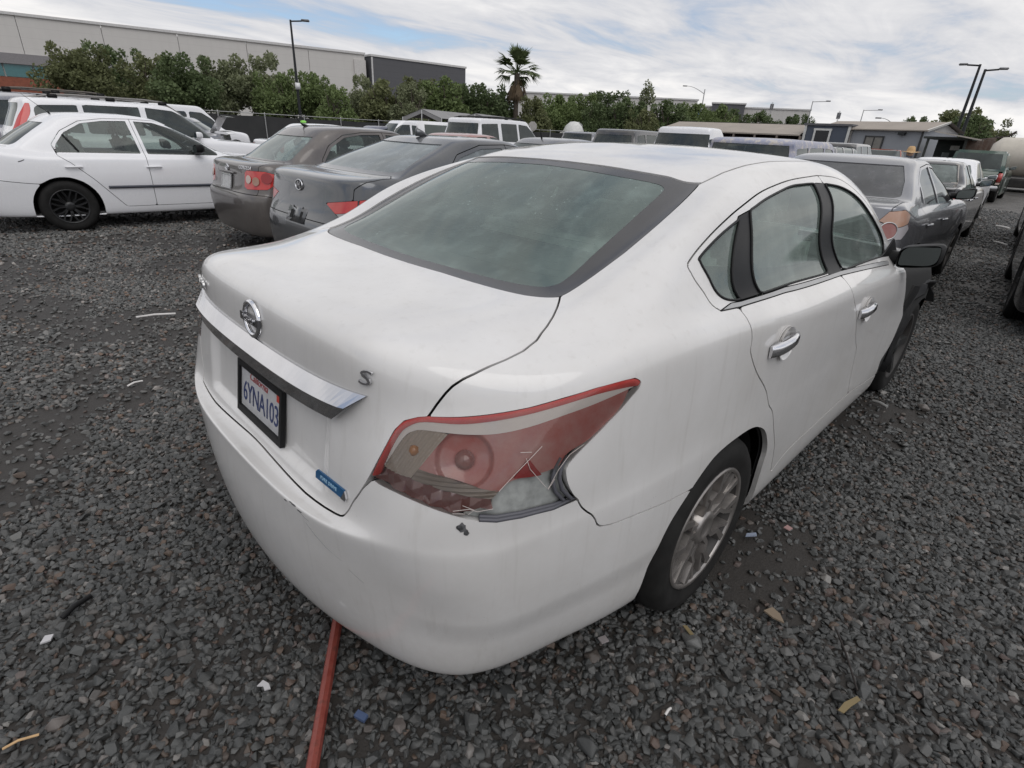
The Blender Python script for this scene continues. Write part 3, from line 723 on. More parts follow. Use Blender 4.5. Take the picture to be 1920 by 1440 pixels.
def hero_side(sg):
    f = (lambda p: p) if sg > 0 else mir
    r = (lambda a, b: (a, b)) if sg > 0 else (lambda a, b: (-b, -a))
    vis = sg > 0
    st = (.05, .05) if vis else (.1, .1)
    q = panel(HS, 'quarter_panel', WHITE, hero, r(2.4, 12.8), (0, 15.7), st,
              minus=[f(LAMP), TRUNK, GLO, ROOF, f(RDOOR), f(FDOOR), BUMP, f(ARCHP), f(FEND), WSHIELD if vis else [(a - 32, b) for a, b in WSHIELD], HOOD if vis else [(a - 32, b) for a, b in HOOD]], gap=.005, lip=.018)
    gl = {k: f(UV[k]) for k in ('rglass', 'qglass', 'fglass', 'blkq', 'blkb', 'belt')}
    cut = list(gl.values())
    rd = panel(HS, 'rear_door', WHITE, hero, r(6.6, 10.8), (1.6, 15.0), st, keep=[f(RDOOR)], minus=cut + [f(ARCHP)], gap=.005)
    fd = panel(HS, 'front_door', WHITE, hero, r(9.4, 12.2), (1.6, 15.0), st, keep=[f(FDOOR)], minus=cut, gap=.005)
    tint = glass('green_side_glass', (.52, .64, .60), .30, (.46, .55, .51))
    for nm, par, key in (('window', rd, 'rglass'), ('quarter_window', rd, 'qglass'), ('window', fd, 'fglass')):
        p = gl[key]; a = np.array(p)
        w = panel(HS, nm, tint, par, (a[:, 0].min() - .2, a[:, 0].max() + .2), (a[:, 1].min() - .2, a[:, 1].max() + .2), (.08, .08), keep=[p], gap=-.004, off=-.005, lip=0)
    GLOSSBLK = simple('gloss_black_trim', (.006, .006, .007), .3, spec=.12, var=.2, vscale=30)
    for nm, par, key in (('pillar_trim', rd, 'blkq'), ('pillar_trim', fd, 'blkb')):
        p = gl[key]; a = np.array(p)
        panel(HS, nm, GLOSSBLK, par, (a[:, 0].min() - .2, a[:, 0].max() + .2), (a[:, 1].min() - .2, a[:, 1].max() + .2), (.04, .06), keep=[p], minus=[gl['rglass'], gl['qglass'], gl['fglass']], gap=.002, off=-.001, lip=.006)
    p = gl['belt']; a = np.array(p)
    panel(HS, 'belt_trim', simple('belt_trim', (.42, .42, .42), .3, .5), rd, (a[:, 0].min() - .2, a[:, 0].max() + .2), (a[:, 1].min() - .2, a[:, 1].max() + .2), (.05, .03), keep=[p], gap=.002, off=.003, lip=.01)
    for par, key in ((rd, 'rglass'), (fd, 'fglass'), (rd, 'qglass')):          # rubber seal round each pane
        pts = smooth_poly(gl[key], 1); Q = HS.at(pts[:, 0], pts[:, 1]); n = HS.normal(pts[:, 0], pts[:, 1])
        m = MB(); m.tube([Vector(a) for a in np.concatenate([Q, Q[:1]])], .0042, 6, cap=False); m.build('window_seal', BLACK_PLASTIC, par)
    # fender stripped off: bare rusty inner panel
    t = NT('rusty_inner') if 'rusty_inner' not in MATS else None
    if t:
        n = t.noise(t.coord(), 9, 6, .65)
        t.set(color=t.ramp(n, [(.38, (.008, .0075, .007)), (.55, (.02, .013, .01)), (.68, (.085, .036, .02)), (.8, (.03, .022, .018))]), rough=.6)
        t.bump(n, .4, .01); MATS['rusty_inner'] = t.mat
    panel(HS, 'inner_fender' if vis else 'fender', MATS['rusty_inner'] if vis else WHITE, hero, r(11.5, 14.4), (0, 10.6), (.1, .1), keep=[f(FEND)], minus=[f(FARCHP)], gap=.004, off=-.05 if vis else 0, lip=.03,
          curve=(lambda V, N: V + N * (np.sin(V[:, :1] * 31) * np.sin(V[:, 2:] * 23) * .012 - .02)) if vis else None)
    # wheels, wells
    for wx, ap in ((1.135, 'rear'), (3.886, 'front')):
        wheel(hero, (wx, -sg * (.805 if ap == 'rear' else .77), .327), .327, .215, -sg, 'cover' if ap == 'rear' or not vis else 'steel', .222, None if ap == 'rear' or not vis else simple('black_steel_wheel', (.012, .012, .012), .6))
        m = MB(); n = 18; a0, a1 = -.12, math.pi + .12
        ring = [(wx + .415 * math.cos(a0 + (a1 - a0) * k / n), .30 + .395 * math.sin(a0 + (a1 - a0) * k / n)) for k in range(n + 1)]
        for yy in (0,):
            vs = [(x, -sg * .855, z) for x, z in ring] + [(x, -sg * .52, z) for x, z in ring]
            m.add(vs, [(k, k + 1, n + 2 + k, n + 1 + k) for k in range(n)], True)
            m.add([(x, -sg * .52, z) for x, z in ring], [tuple(range(n + 1))])
        m.build('wheel_well', DARK, hero)
    return rd, fd
def lamp_unit(sg):
    f = (lambda p: p) if sg > 0 else mir
    r = (lambda a, b: (a, b)) if sg > 0 else (lambda a, b: (-b, -a))
    root = panel(HS, 'tail_lamp', GREY_PLASTIC, hero, r(2.3, 6.9), (5.8, 8.7), (.05, .04), keep=[f(LAMP)], gap=.006, off=-.040, lip=.03)
    z = {k: f(UV[k]) for k in UV if k.startswith('z_')}
    st = (.03, .025)
    def zone(nm, key, mat, off, minus=(), bump=None, flat=False):
        a = np.array(z[key])
        return panel(HS, nm, mat, root, (a[:, 0].min() - .1, a[:, 0].max() + .1), (a[:, 1].min() - .1, a[:, 1].max() + .1), st, keep=[z[key]], minus=minus, gap=-.002, off=off, lip=.005, curve=bump, flat=flat)
    br = [z['z_broken']] if sg > 0 else []
    uc, vc = 4.18 * sg, 7.47
    c = HS.at(np.array([uc]), np.array([vc]))[0]; n = HS.normal(np.array([uc]), np.array([vc]))[0]
    zone('red_edge', 'z_red', RED_LENS, -.002)
    zone('chrome_strip', 'z_silver', SILVER_LENS, -.0035)
    zone('reverse_lamp', 'z_clear', CLEAR_LENS, -.007, bump=lambda V, N: V + N * (np.abs(((V[:, 1:2] * .9 + V[:, 2:3] * .3) * 95 % 1) - .5) * .006), flat=True)
    def bowl(V, N):                                        # round reflector bowl sunk behind the lens
        r = np.linalg.norm(V - c, axis=1, keepdims=True); q = np.clip(1 - r / .062, 0, 1); step = np.clip((.062 - r) / .006, 0, 1)
        return V - N * (step * .006 + .020 * q ** .8)
    zone('brake_lamp', 'z_main', MILKY_RED, -.005, minus=br, bump=bowl)
    def facet(V, N):
        k = (V[:, 1:2] - V[:, 0:1]) * 17; w_ = np.abs(k % 1 - .5); return V + N * (-.016 * w_ - .010 * np.abs((V[:, 2:3] * 26 + k * .5) % 1 - .5))
    zone('lower_facets', 'z_facet', DKRED_LENS, -.004, minus=br, bump=facet, flat=True)
    zone('ribbed_strip', 'z_strip', simple('lamp_strip', (.20, .17, .14), .35), -.007, minus=br, bump=lambda V, N: V + N * (np.abs((V[:, 2:3] * 110 % 1) - .5) * .005), flat=True)
    if sg > 0:
        zone('exposed_housing', 'z_broken', simple('grey_housing', (.30, .31, .30), .42, var=.3, vscale=30), -.016)
    n = Vector(n); cc = Vector(c)
    mm = MB(); prof = [(.001, .002), (.012, .000), (.019, -.006), (.021, -.014), (.021, -.03)]; M = n.to_track_quat('Z', 'Y').to_matrix().to_4x4(); M.translation = cc; vs = []
    for r_, h_ in prof:
        for k in range(24): vs.append(M @ Vector((r_ * math.cos(k * math.pi / 12), r_ * math.sin(k * math.pi / 12), h_ - .006)))
    mm.add(vs, [(i * 24 + k, i * 24 + (k + 1) % 24, (i + 1) * 24 + (k + 1) % 24, (i + 1) * 24 + k) for i in range(4) for k in range(24)], True); mm.build('bulb', lens('bulb_red', (.23, .05, .04), .15, .4), root)
    p_ = HS.at(np.array([3.33 * sg]), np.array([7.55]))[0]; n_ = HS.normal(np.array([3.33 * sg]), np.array([7.55]))[0]
    mm = MB(); mm.lathe([(.001, .012), (.008, .009), (.012, 0), (.008, -.01), (.001, -.012)], 14, 'Z'); mm.build('amber_bulb', AMBER, root, loc=Vector(p_) - Vector(n_) * .008)
    # outer clear lens with a gap where it has broken away
    t = NT('clear_cover') if 'clear_cover' not in MATS else None
    if t:
        tr = t.node('ShaderNodeBsdfTransparent'); tr.inputs[0].default_value = (.93, .9, .88, 1)
        gl = t.node('ShaderNodeBsdfGlossy'); gl.inputs['Roughness'].default_value = .05
        df = t.node('ShaderNodeBsdfDiffuse'); df.inputs[0].default_value = (.5, .45, .42, 1)
        nz = t.noise(t.coord(), 9, 5, .65)
        m1 = t.node('ShaderNodeMixShader'); t.l.new(t.ramp(nz, [(.35, .0), (.8, .10)]), m1.inputs[0]); t.l.new(tr.outputs[0], m1.inputs[1]); t.l.new(df.outputs[0], m1.inputs[2])
        fr = t.node('ShaderNodeFresnel'); fr.inputs[0].default_value = 1.45
        m2 = t.node('ShaderNodeMixShader'); t.l.new(fr.outputs[0], m2.inputs[0]); t.l.new(m1.outputs[0], m2.inputs[1]); t.l.new(gl.outputs[0], m2.inputs[2])
        t.l.new(m2.outputs[0], t.out.inputs[0]); MATS['clear_cover'] = t.mat
    panel(HS, 'lens_cover', MATS['clear_cover'], root, r(2.3, 6.9), (5.8, 8.7), (.06, .05), keep=[f(LAMP)], minus=br, gap=.006, off=.003, lip=.0)
    if sg > 0:                                              # cracks: pale jagged lines on the lens
        CR = simple('crack', (.62, .55, .52), .3)
        def crack(pts):
            q = np.array(pts); P = HS.at(q[:, 0], q[:, 1]) + HS.normal(q[:, 0], q[:, 1]) * .004
            m = MB(); m.tube([Vector(a) for a in P], .0006, 5); m.build('crack', CR, root)
        crack([(4.80, 6.99), (5.05, 7.22), (5.30, 7.42), (5.45, 7.55)])
        crack([(5.22, 7.43), (5.30, 7.25), (5.55, 6.90), (5.62, 6.78), (5.70, 6.95)])
        crack([(5.62, 6.80), (5.74, 7.10), (5.86, 7.28), (6.03, 7.37)])
        crack([(4.05, 6.62), (4.32, 6.68), (4.45, 6.62), (4.72, 6.66)]); crack([(4.2, 6.75), (4.4, 6.66), (4.3, 6.55)]); crack([(4.25, 6.57), (4.05, 6.56)])
        crack([(5.30, 7.5), (5.12, 7.53)])
        a = np.array([(5.05, 7.15), (5.28, 7.4), (5.52, 7.08)])
        panel(HS, 'bare_reflector', simple('bare_red', (.30, .012, .014), .2, coat=.4), root, (4.95, 5.7), (7.0, 7.5), (.02, .02), keep=[[tuple(x) for x in a]], gap=.0, off=-.0005, lip=.004)
        e = [(5.86, 7.25), (5.80, 7.1), (5.79, 6.9), (5.85, 6.6), (5.98, 6.2), (6.03, 6.12), (5.75, 6.11), (5.24, 6.24), (4.8, 6.285), (4.5, 6.37)]
        for k, d_ in enumerate((.0, .05)):            # layered grey seal in the opening
            q = np.array(e); q[:6, 0] -= d_ * 1.6; q[6:, 1] += d_ * 1.5
            P = HS.at(q[:, 0], q[:, 1]) + HS.normal(q[:, 0], q[:, 1]) * (-.003 - k * .004)
            m = MB(); m.tube([Vector(a) for a in P], .005, 6); m.build('seal', simple('lamp_seal', (.10, .10, .115), .5), root)
    return root
hero_doors = hero_side(1)
hero_side(-1)
lamp_unit(1); lamp_unit(-1)
trunk_lid = panel(HS, 'trunk_lid', WHITE, hero, (-5.2, 5.2), (5.4, 12.7), (.05, .05), keep=[TRUNK], minus=[LAMP, mir(LAMP), GLO], gap=.0055, lip=.02)
bumper = panel(HS, 'rear_bumper', WHITE, hero, (-7.8, 7.8), (0, 7.3), (.06, .05), keep=[BUMP], minus=[LAMP, mir(LAMP), TRUNK, ARCHP, mir(ARCHP)], gap=.004, lip=.02)
roof = panel(HS, 'roof', WHITE, hero, (-16, 16), (14.7, 18), (.1, .06), keep=[ROOF], minus=[GLO], gap=.007, lip=.014)
rglass = panel(HS, 'rear_window', HERO_GLASS, hero, (-4, 4), (12.4, 15.0), (.1, .08), keep=[GLI], gap=-.01, off=-.004, lip=0)
panel(HS, 'glass_border', GLASS_BAND, rglass, (-5.1, 5.1), (12.1, 15.3), (.06, .05), keep=[GLO], minus=[GLI], gap=.006, off=-.003, lip=.012)
for k in range(13):                                          # heating wires in the rear window
    q = np.linspace(-2.9, 2.9, 40); vv = 12.95 + .135 * k; P = HS.at(q, np.full(40, vv)) - HS.normal(q, np.full(40, vv)) * .006
    m = MB(); m.tube([Vector(a) for a in P], .0009, 4, cap=False); m.build('defroster_line', simple('wire_brown', (.05, .042, .036), .6), rglass)
wsh = panel(HS, 'windscreen', HERO_GLASS, hero, (12.1, 19.9), (11.8, 15.0), (.1, .1), keep=[WSHIELD], gap=.004, off=-.004, lip=.01)
panel(HS, 'hood', WHITE, hero, (12.4, 19.6), (8.1, 12.1), (.1, .1), keep=[HOOD], gap=.005, lip=.02)
FBUMP = [(14.15, -.5), (14.15, 7.6), (13.6, 8.35), (16, 8.15), (18.4, 8.35), (17.85, 7.6), (17.85, -.5)]
panel(HS, 'front_bumper', BLACK_PLASTIC, hero, (13.4, 18.6), (0, 8.5), (.1, .1), keep=[FBUMP], minus=[HOOD], gap=.006, lip=.02)
# dark shell behind the shut lines
panel(HS, 'inner_body', DARK, hero, (-16, 16), (.2, 12.1), (.2, .2), minus=[LAMP, mir(LAMP), ARCHP, mir(ARCHP), FARCHP, mir(FARCHP)], gap=-.004, off=-.028, lip=0)
m = MB(); m.box((2.43, 0, .215), (4.3, 1.36, .03)); m.box((2.45, 0, .215), (1.9, 1.6, .03)); m.build('underbody', DARK, hero)
# cabin
SEAT = simple('grey_cloth', (.26, .25, .23), .9, var=.2, vscale=40)
def soft_box(nm, c, d, mat, parent, rot=(0, 0, 0), bev=.05):
    m = MB(); m.box((0, 0, 0), d); return m.build(nm, mat, parent, loc=c, rot=rot, bevel=bev)
def cabin(parent, xr, xf, z0, hw=.6, seat=SEAT, shelf_z=1.08, shelf=True, big=True):
    cab = empty('cabin', (0, 0, 0)); cab.parent = parent
    if shelf: soft_box('parcel_shelf', (xr - .45, 0, shelf_z - .02), (.6, 1.15, .04), simple('shelf_cloth', (.06, .06, .058), .9), cab, bev=.01)
    soft_box('rear_seat', (xr - .02, 0, z0 + .42), (.2, 1.2, .62), seat, cab, (0, R(-14), 0))
    soft_box('rear_cushion', (xr + .3, 0, z0 + .12), (.55, 1.2, .2), seat, cab)
    if big:
        for y in (-.4, 0, .4): soft_box('headrest', (xr - .10, y, z0 + .76), (.11, .26, .15), seat, cab, (0, R(-10), 0), .045)
    for y in (-.37, .37):
        soft_box('front_seat', (xf, y, z0 + .42), (.18, .5, .68), seat, cab, (0, R(-12), 0), .06)
        soft_box('front_cushion', (xf + .28, y, z0 + .1), (.5, .5, .2), seat, cab)
        soft_box('headrest', (xf - .09, y, z0 + .86), (.11, .27, .18), seat, cab, (0, R(-8), 0), .05)
    soft_box('dashboard', (xf + .95, 0, z0 + .42), (.5, 1.25, .32), BLACK_PLASTIC, cab, (0, 0, 0), .08)
    m = MB(); ring = [(xf + .62 + .05 * math.cos(a) * .3, .37 + .18 * math.sin(a), z0 + .5 + .17 * math.cos(a)) for a in [2 * math.pi * k / 20 for k in range(21)]]
    m.tube(ring, .014, 6, cap=False); m.tube([(xf + .62, .20, z0 + .5), (xf + .64, .37, z0 + .49), (xf + .62, .54, z0 + .5)], .018, 6); m.build('steering_wheel', BLACK_PLASTIC, cab)
    return cab
cabin(hero, 1.55, 2.35, .42, seat=simple('pale_cloth', (.50, .48, .44), .9, var=.2, vscale=40))
# ---- tail details
m = MB()                                                     # chrome garnish bar: bright upper face, darker under face, mitred ends
ny = 61; rows = []
for i in range(ny):
    t = -1 + 2 * i / (ny - 1); sg_ = -1 if t > 0 else 1; at_ = abs(t)
    zu = .984 - .012 * (1 - t * t); zr_ = zu - .036; zl = zu - .080
    yu, yr, yl = .512 * at_, .47 * at_, .425 * at_
    a, na = HQ0.rear(sg_ * yu, zu); b, nb = HQ0.rear(sg_ * yr, zr_); c, nc = HQ0.rear(sg_ * yl, zl)
    pr = .029 if at_ < .999 else .026
    rows.append([a - na * .01, a + na * .005, b + nb * pr, b + nb * (pr - .001) - Vector((0, 0, .004)), c + nc * .018, c - nc * .02])
vs = [q for r_ in rows for q in r_]; k = 6
fs = [(i * k + j, i * k + j + 1, (i + 1) * k + j + 1, (i + 1) * k + j) for i in range(ny - 1) for j in range(k - 1)]
m.add(vs, fs, False); m.add(rows[0], [tuple(range(k))]); m.add(rows[-1], [tuple(range(k))[::-1]])
m.build('chrome_bar', simple('bar_chrome', (.66, .66, .68), .10, 1.0, var=.06, vscale=12), trunk_lid)
# round emblem with a name bar across
p, n = HQ.rear(0, 1.022)
Q = n.to_track_quat('Z', 'Y').to_matrix()
if (Q @ Vector((0, 1, 0))).z < 0: Q = Q @ Matrix.Rotation(math.pi, 3, 'Z')
def badge_frame(p, n):
    zc = n.normalized(); xr_ = Vector((0, 0, 1)).cross(zc).normalized(); yu = zc.cross(xr_)
    M = Matrix((xr_, yu, zc)).transposed().to_4x4(); M.translation = p; return M
BM = badge_frame(p, n)
emb = MB()
N_ = 40
prof = [(.037, .001), (.0375, .006), (.043, .010), (.0495, .008), (.051, .001)]
vs = []
for r_, h in prof:
    for k in range(N_):
        a = 2 * math.pi * k / N_; vs.append(BM @ Vector((r_ * 1.06 * math.cos(a), r_ * math.sin(a), h)))
emb.add(vs, [(i * N_ + k, i * N_ + (k + 1) % N_, (i + 1) * N_ + (k + 1) % N_, (i + 1) * N_ + k) for i in range(4) for k in range(N_)], True)
badge = emb.build('emblem', CHROME, trunk_lid)
MB().prism([(-.058, -.0105), (.058, -.0105), (.058, .0105), (-.058, .0105)], .003, .012, BM).build('name_bar', simple('dark_chrome', (.16, .16, .17), .2, .9), badge)
def stick(me, M, nm, mat, par):
    me.transform(M); return put(nm, me, mat, par)
stick(text_mesh('NISSAN', .020, .0012, space=1.12), BM @ Matrix.Translation((0, 0, .0135)), 'lettering', CHROME, badge)
for nm, body, size, y, z, sh, sp in (('model_letters', 'ALTIMA', .032, .45, 1.022, .1, 1.2), ('trim_letter', 'S', .052, -.508, 1.024, .15, 1.)):
    me = text_mesh(body, size, .003, sh, sp)
    if body == 'S':
        for vtx in me.vertices: vtx.co.x *= 1.55; vtx.co.y *= .92
    p, n = HQ.rear(y, z); stick(me, badge_frame(p + n * .004, n), nm, CHROME if body == 'S' else SATIN, trunk_lid)
p, n = HQ.rear(-.415, .732); M = badge_frame(p + n * .001, n)
bb = MB(); bb.prism([(-.066, -.012), (.052, -.012), (.062, -.004), (.056, .013), (-.058, .013), (-.066, .004)], 0, .004, M); o = bb.build('blue_badge', simple('badge_blue', (.012, .10, .24), .25, .2, .5), trunk_lid)
bb = MB(); bb.prism([(.046, -.013), (.064, -.013), (.068, -.004), (.06, .012)], 0, .005, M); bb.build('badge_tip', CHROME, o)
stick(text_mesh('PURE DRIVE', .0125, .0004, 0, 1.1), M @ Matrix.Translation((-.008, .0, .0045)), 'lettering', simple('pale_blue', (.35, .55, .7), .4), o)
# number plate
p0, n0 = HQ.rear(0, .80)
nrm = Vector((-1, 0, .16)).normalized(); PM = badge_frame(Vector((p0.x - .006, 0, .786)), nrm) @ Matrix.Scale(.94, 4)
pl = MB(); pl.prism([(-.152, -.076), (.152, -.076), (.152, .076), (-.152, .076)], .004, .006, PM)
plate_mat = NT('plate_white')
_v = plate_mat.coord(scale=(1, 1, 1)); _n = plate_mat.noise(_v, 40, 4, .6)
plate_mat.set(color=plate_mat.mix(plate_mat.ramp(_n, [(.4, 0.), (.8, .5)]), (.50, .50, .51), (.33, .32, .31)), rough=.4)
plate = pl.build('license_plate', plate_mat.mat, trunk_lid)
fr = MB()
for (a0, b0, a1, b1) in ((-.16, -.086, .16, -.064), (-.16, .066, .16, .084), (-.16, -.064, -.146, .066), (.146, -.064, .16, .066)):
    fr.prism([(a0, b0), (a1, b0), (a1, b1), (a0, b1)], .0, .014, PM)
fr.build('plate_frame', BLACK_PLASTIC, plate)
stick(text_mesh('6YNA103', .079, .0006, 0, .93), PM @ Matrix.Translation((0, -.012, .0068)) @ Matrix.Diagonal((.86, 1.15, 1, 1)), 'plate_number', simple('plate_blue', (.025, .04, .13), .4), plate)
stick(text_mesh('California', .034, .0004, .35, 1.0), PM @ Matrix.Translation((-.015, .050, .0068)), 'state_name', simple('plate_red', (.35, .03, .03), .4), plate)
st_ = MB(); st_.prism([(.112, .038), (.143, .038), (.143, .064), (.112, .064)], .0062, .0066, PM); st_.build('sticker', simple('sticker_red', (.5, .05, .03), .4), plate)
# door handles with finger cups
for dr, x, z in ((hero_doors[0], 1.385, .928), (hero_doors[1], 2.38, .860)):
    h = empty('handle', (0, 0, 0)); h.parent = dr
    p, n = HQ.side(x, z); M = badge_frame(p, n)            # x axis of the frame runs forward on the right side
    ml = MB(); K = 9
    sec = []
    for i in range(K):
        t = i / (K - 1); xx = -.105 + .21 * t; w_ = .019 * (1 - .30 * t) + .004 * math.sin(t * 3.1); hh = .012 + .026 * math.sin(math.pi * min(1, max(0, t * 1.02)) ) ** .6
        zz = .004 * math.sin(t * 3.1) + .012 * t
        sec.append([M @ Vector((xx, zz + b * w_, a * hh + (.0 if a < .5 else 0))) for a, b in ((.25, -1), (.85, -.92), (1.0, -.4), (1.0, .45), (.85, .92), (.25, 1))])
    vs = [q for s_ in sec for q in s_]
    ml.add(vs, [(i * 6 + j, i * 6 + (j + 1) % 6, (i + 1) * 6 + (j + 1) % 6, (i + 1) * 6 + j) for i in range(K - 1) for j in range(6)], True)
    ml.add(sec[0], [tuple(range(6))]); ml.add(sec[-1], [tuple(range(6))[::-1]])
    ml.build('grip', CHROME, h)
    cp = MB(); rr = []
    for j, (rx, rz, dp) in enumerate(((.062, .054, .0012), (.054, .046, -.010), (.03, .026, -.018), (.001, .001, -.020))):
        for k in range(24):
            a = 2 * math.pi * k / 24; rr.append(M @ Vector((.015 + rx * math.cos(a), .004 + rz * math.sin(a), dp + .012)))
    cp.add(rr, [(j * 24 + k, j * 24 + (k + 1) % 24, (j + 1) * 24 + (k + 1) % 24, (j + 1) * 24 + k) for j in range(3) for k in range(24)], True)
    rim_ = [M @ Vector((.015 + .062 * math.cos(2 * math.pi * k / 24), .004 + .054 * math.sin(2 * math.pi * k / 24), .0015)) for k in range(25)]
    cp.tube(rim_, .0012, 5, cap=False)
    cp.build('finger_cup', WHITE, h)
# door mirrors
def door_mirror(parent, x, z, sg, mat, scale=1., glassmat=None, y=None):
    h = empty('door_mirror', (0, 0, 0)); h.parent = parent
    ys = y if y is not None else .80
    m = MB(); s_ = scale
    # housing: lofted rounded shell, open at the back where the glass sits
    prof = [(-.045, .90), (-.02, 1.0), (.03, 1.0), (.075, .86), (.105, .55), (.118, .12)]
    W, H = .115 * s_, .072 * s_; vs = []; n = 24
    for dx, k in prof:
        for i in range(n):
            a = 2 * math.pi * i / n; c, s1 = math.cos(a), math.sin(a)
            py = W * k * math.copysign(abs(c) ** .4, c); pz = H * k * math.copysign(abs(s1) ** .45, s1)
            vs.append((x + dx * s_, -sg * (ys + .165 * s_ + py), z + pz + .02 * py / W))
    m.add(vs, [(i * n + k, i * n + (k + 1) % n, (i + 1) * n + (k + 1) % n, (i + 1) * n + k) for i in range(len(prof) - 1) for k in range(n)], True)
    m.add(vs[-n:], [tuple(range(n))], True)
    m.tube([(x + .03, -sg * (ys - .01), z - .035), (x + .03, -sg * (ys + .06), z - .025), (x + .03, -sg * (ys + .1), z - .01)], [.05 * s_, .038 * s_, .035 * s_], 10)
    m.build('housing', mat, h)
    g = MB(); vs = []
    for i in range(n):
        a = 2 * math.pi * i / n; c, s1 = math.cos(a), math.sin(a)
        py = W * .84 * math.copysign(abs(c) ** .4, c)
        vs.append((x - .030 * s_ + .16 * py * (1 if sg > 0 else .4), -sg * (ys + .165 * s_ + py), z + H * .80 * math.copysign(abs(s1) ** .45, s1) + .02 * c))
    g.add(vs, [tuple(range(n))]); g.build('mirror_glass', glassmat or simple('mirror_glass', (.30, .34, .34), .04, 1.0, var=.05), h)
    return h
door_mirror(hero, 3.02, 1.035, 1, BLACK_PLASTIC, .80, y=.80)
door_mirror(hero, 3.02, 1.035, -1, WHITE, .80, y=.80)
m = MB(); m.prism([(2.78, 1.0), (3.17, .985), (3.17, 1.02), (3.02, 1.10), (2.92, 1.04)], .792, .80, Matrix(((1, 0, 0, 0), (0, 0, -1, 0), (0, 1, 0, 0), (0, 0, 0, 1)))); m.build('mirror_sail', BLACK_PLASTIC, hero)
# torn wheel-arch liner left hanging where the fender was
m = MB(); n = 16; vs = []
for k in range(n + 1):
    a = R(-8) + R(150) * k / n; rr_ = .43 + .012 * math.sin(k * 2.3)
    for y_, dr in ((-.60, 0), (-.90 - .02 * math.sin(k * 1.7), .0), (-.90 - .02 * math.sin(k * 1.7), .014), (-.60, .014)): vs.append((3.886 - (rr_ + dr) * math.cos(a), y_, .33 + (rr_ + dr) * math.sin(a)))
m.add(vs, [(i * 4 + j, i * 4 + (j + 1) % 4, i * 4 + 4 + (j + 1) % 4, i * 4 + 4 + j) for i in range(n) for j in range(4)], True)
m.build('torn_liner', BLACK_PLASTIC, hero)
m = MB(); fl = [(3.40, .70), (3.52, .80), (3.70, .77), (3.76, .62), (3.66, .50), (3.60, .36), (3.50, .28), (3.43, .34), (3.42, .5)]
m.prism(fl, .87, .885, Matrix(((1, 0, 0, 0), (0, 0, -1, 0), (0, 1, 0, 0), (0, 0, 0, 1)))); m.build('liner_flap', BLACK_PLASTIC, hero)
# paint chips on the bumper
CHIP = NT('bare_chip'); _n = CHIP.noise(CHIP.coord(), 70, 4, .6); CHIP.set(color=CHIP.ramp(_n, [(.4, (.03, .03, .032)), (.6, (.13, .13, .135))]), rough=.5)
rng = random.Random(3)
def chip(u, v, ru, rv, nm='paint_chip', mat=None):
    poly = [(u + ru * math.cos(a) * rng.uniform(.6, 1.2), v + rv * math.sin(a) * rng.uniform(.6, 1.2)) for a in [2 * math.pi * k / 11 for k in range(11)]]
    panel(HS, nm, mat or CHIP.mat, bumper, (u - 2 * ru, u + 2 * ru), (v - 2 * rv, v + 2 * rv), (ru / 6, rv / 6), keep=[poly], gap=0, off=.0012, lip=.001)
chip(4.22, 6.16, .085, .16); chip(4.30, 5.96, .05, .13)
chip(1.40, 4.42, .05, .10); chip(1.33, 4.50, .035, .08); chip(1.52, 4.2, .06, .05); chip(1.22, 4.25, .03, .06)
def scratch(pts, nm='scratch'):
    q = np.array(pts); P = HS.at(q[:, 0], q[:, 1]) + HS.normal(q[:, 0], q[:, 1]) * .0004
    mm = MB(); mm.tube([Vector(a) for a in P], [.0002] + [.0006] * (len(P) - 2) + [.0002], 5); mm.build(nm, simple('scuff', (.2, .2, .2), .6), bumper)
scratch([(1.62, 3.7), (1.78, 3.4), (1.95, 3.15), (2.2, 2.95)]); scratch([(1.5, 4.15), (1.62, 3.95), (1.7, 3.9)])
scratch([(2.3, 2.75), (2.45, 2.6), (2.52, 2.52)])
# ------------------------------------------------------------------ the other vehicles: one generator, many bodies
def ring17(xr, xf, w, rr, rf, zr, z1, z2, zf, bow=.03):
    """one half outline of the body at a level: tail middle, round the rear corner, along the side, round the nose"""
    xs = [(xr, 0), (xr + bow * .12, .36 * w), (xr + bow * .5 + .04 * rr, .66 * w), (xr + bow + .18 * rr, .85 * w), (xr + bow + .5 * rr, .945 * w), (xr + bow + rr, .985 * w)]
    a, b = xr + bow + rr, xf - .05 - rf
    for t in (.12, .27, .42, .57, .72, .86, 1.0): xs.append((a + (b - a) * t, w * (1. if t < .95 else .985)))
    xs += [(xf - .05 - .42 * rf, .92 * w), (xf - .04 - .12 * rf, .74 * w), (xf - .012, .40 * w), (xf, 0)]
    zs = [zr] * 5 + [zr * .7 + z1 * .3] + [z1 + (z2 - z1) * t for t in (0, .17, .34, .5, .67, .84, 1.)] + [z2 * .5 + zf * .5, zf, zf, zf]
    return [(x, y, z) for (x, y), z in zip(xs, zs)]
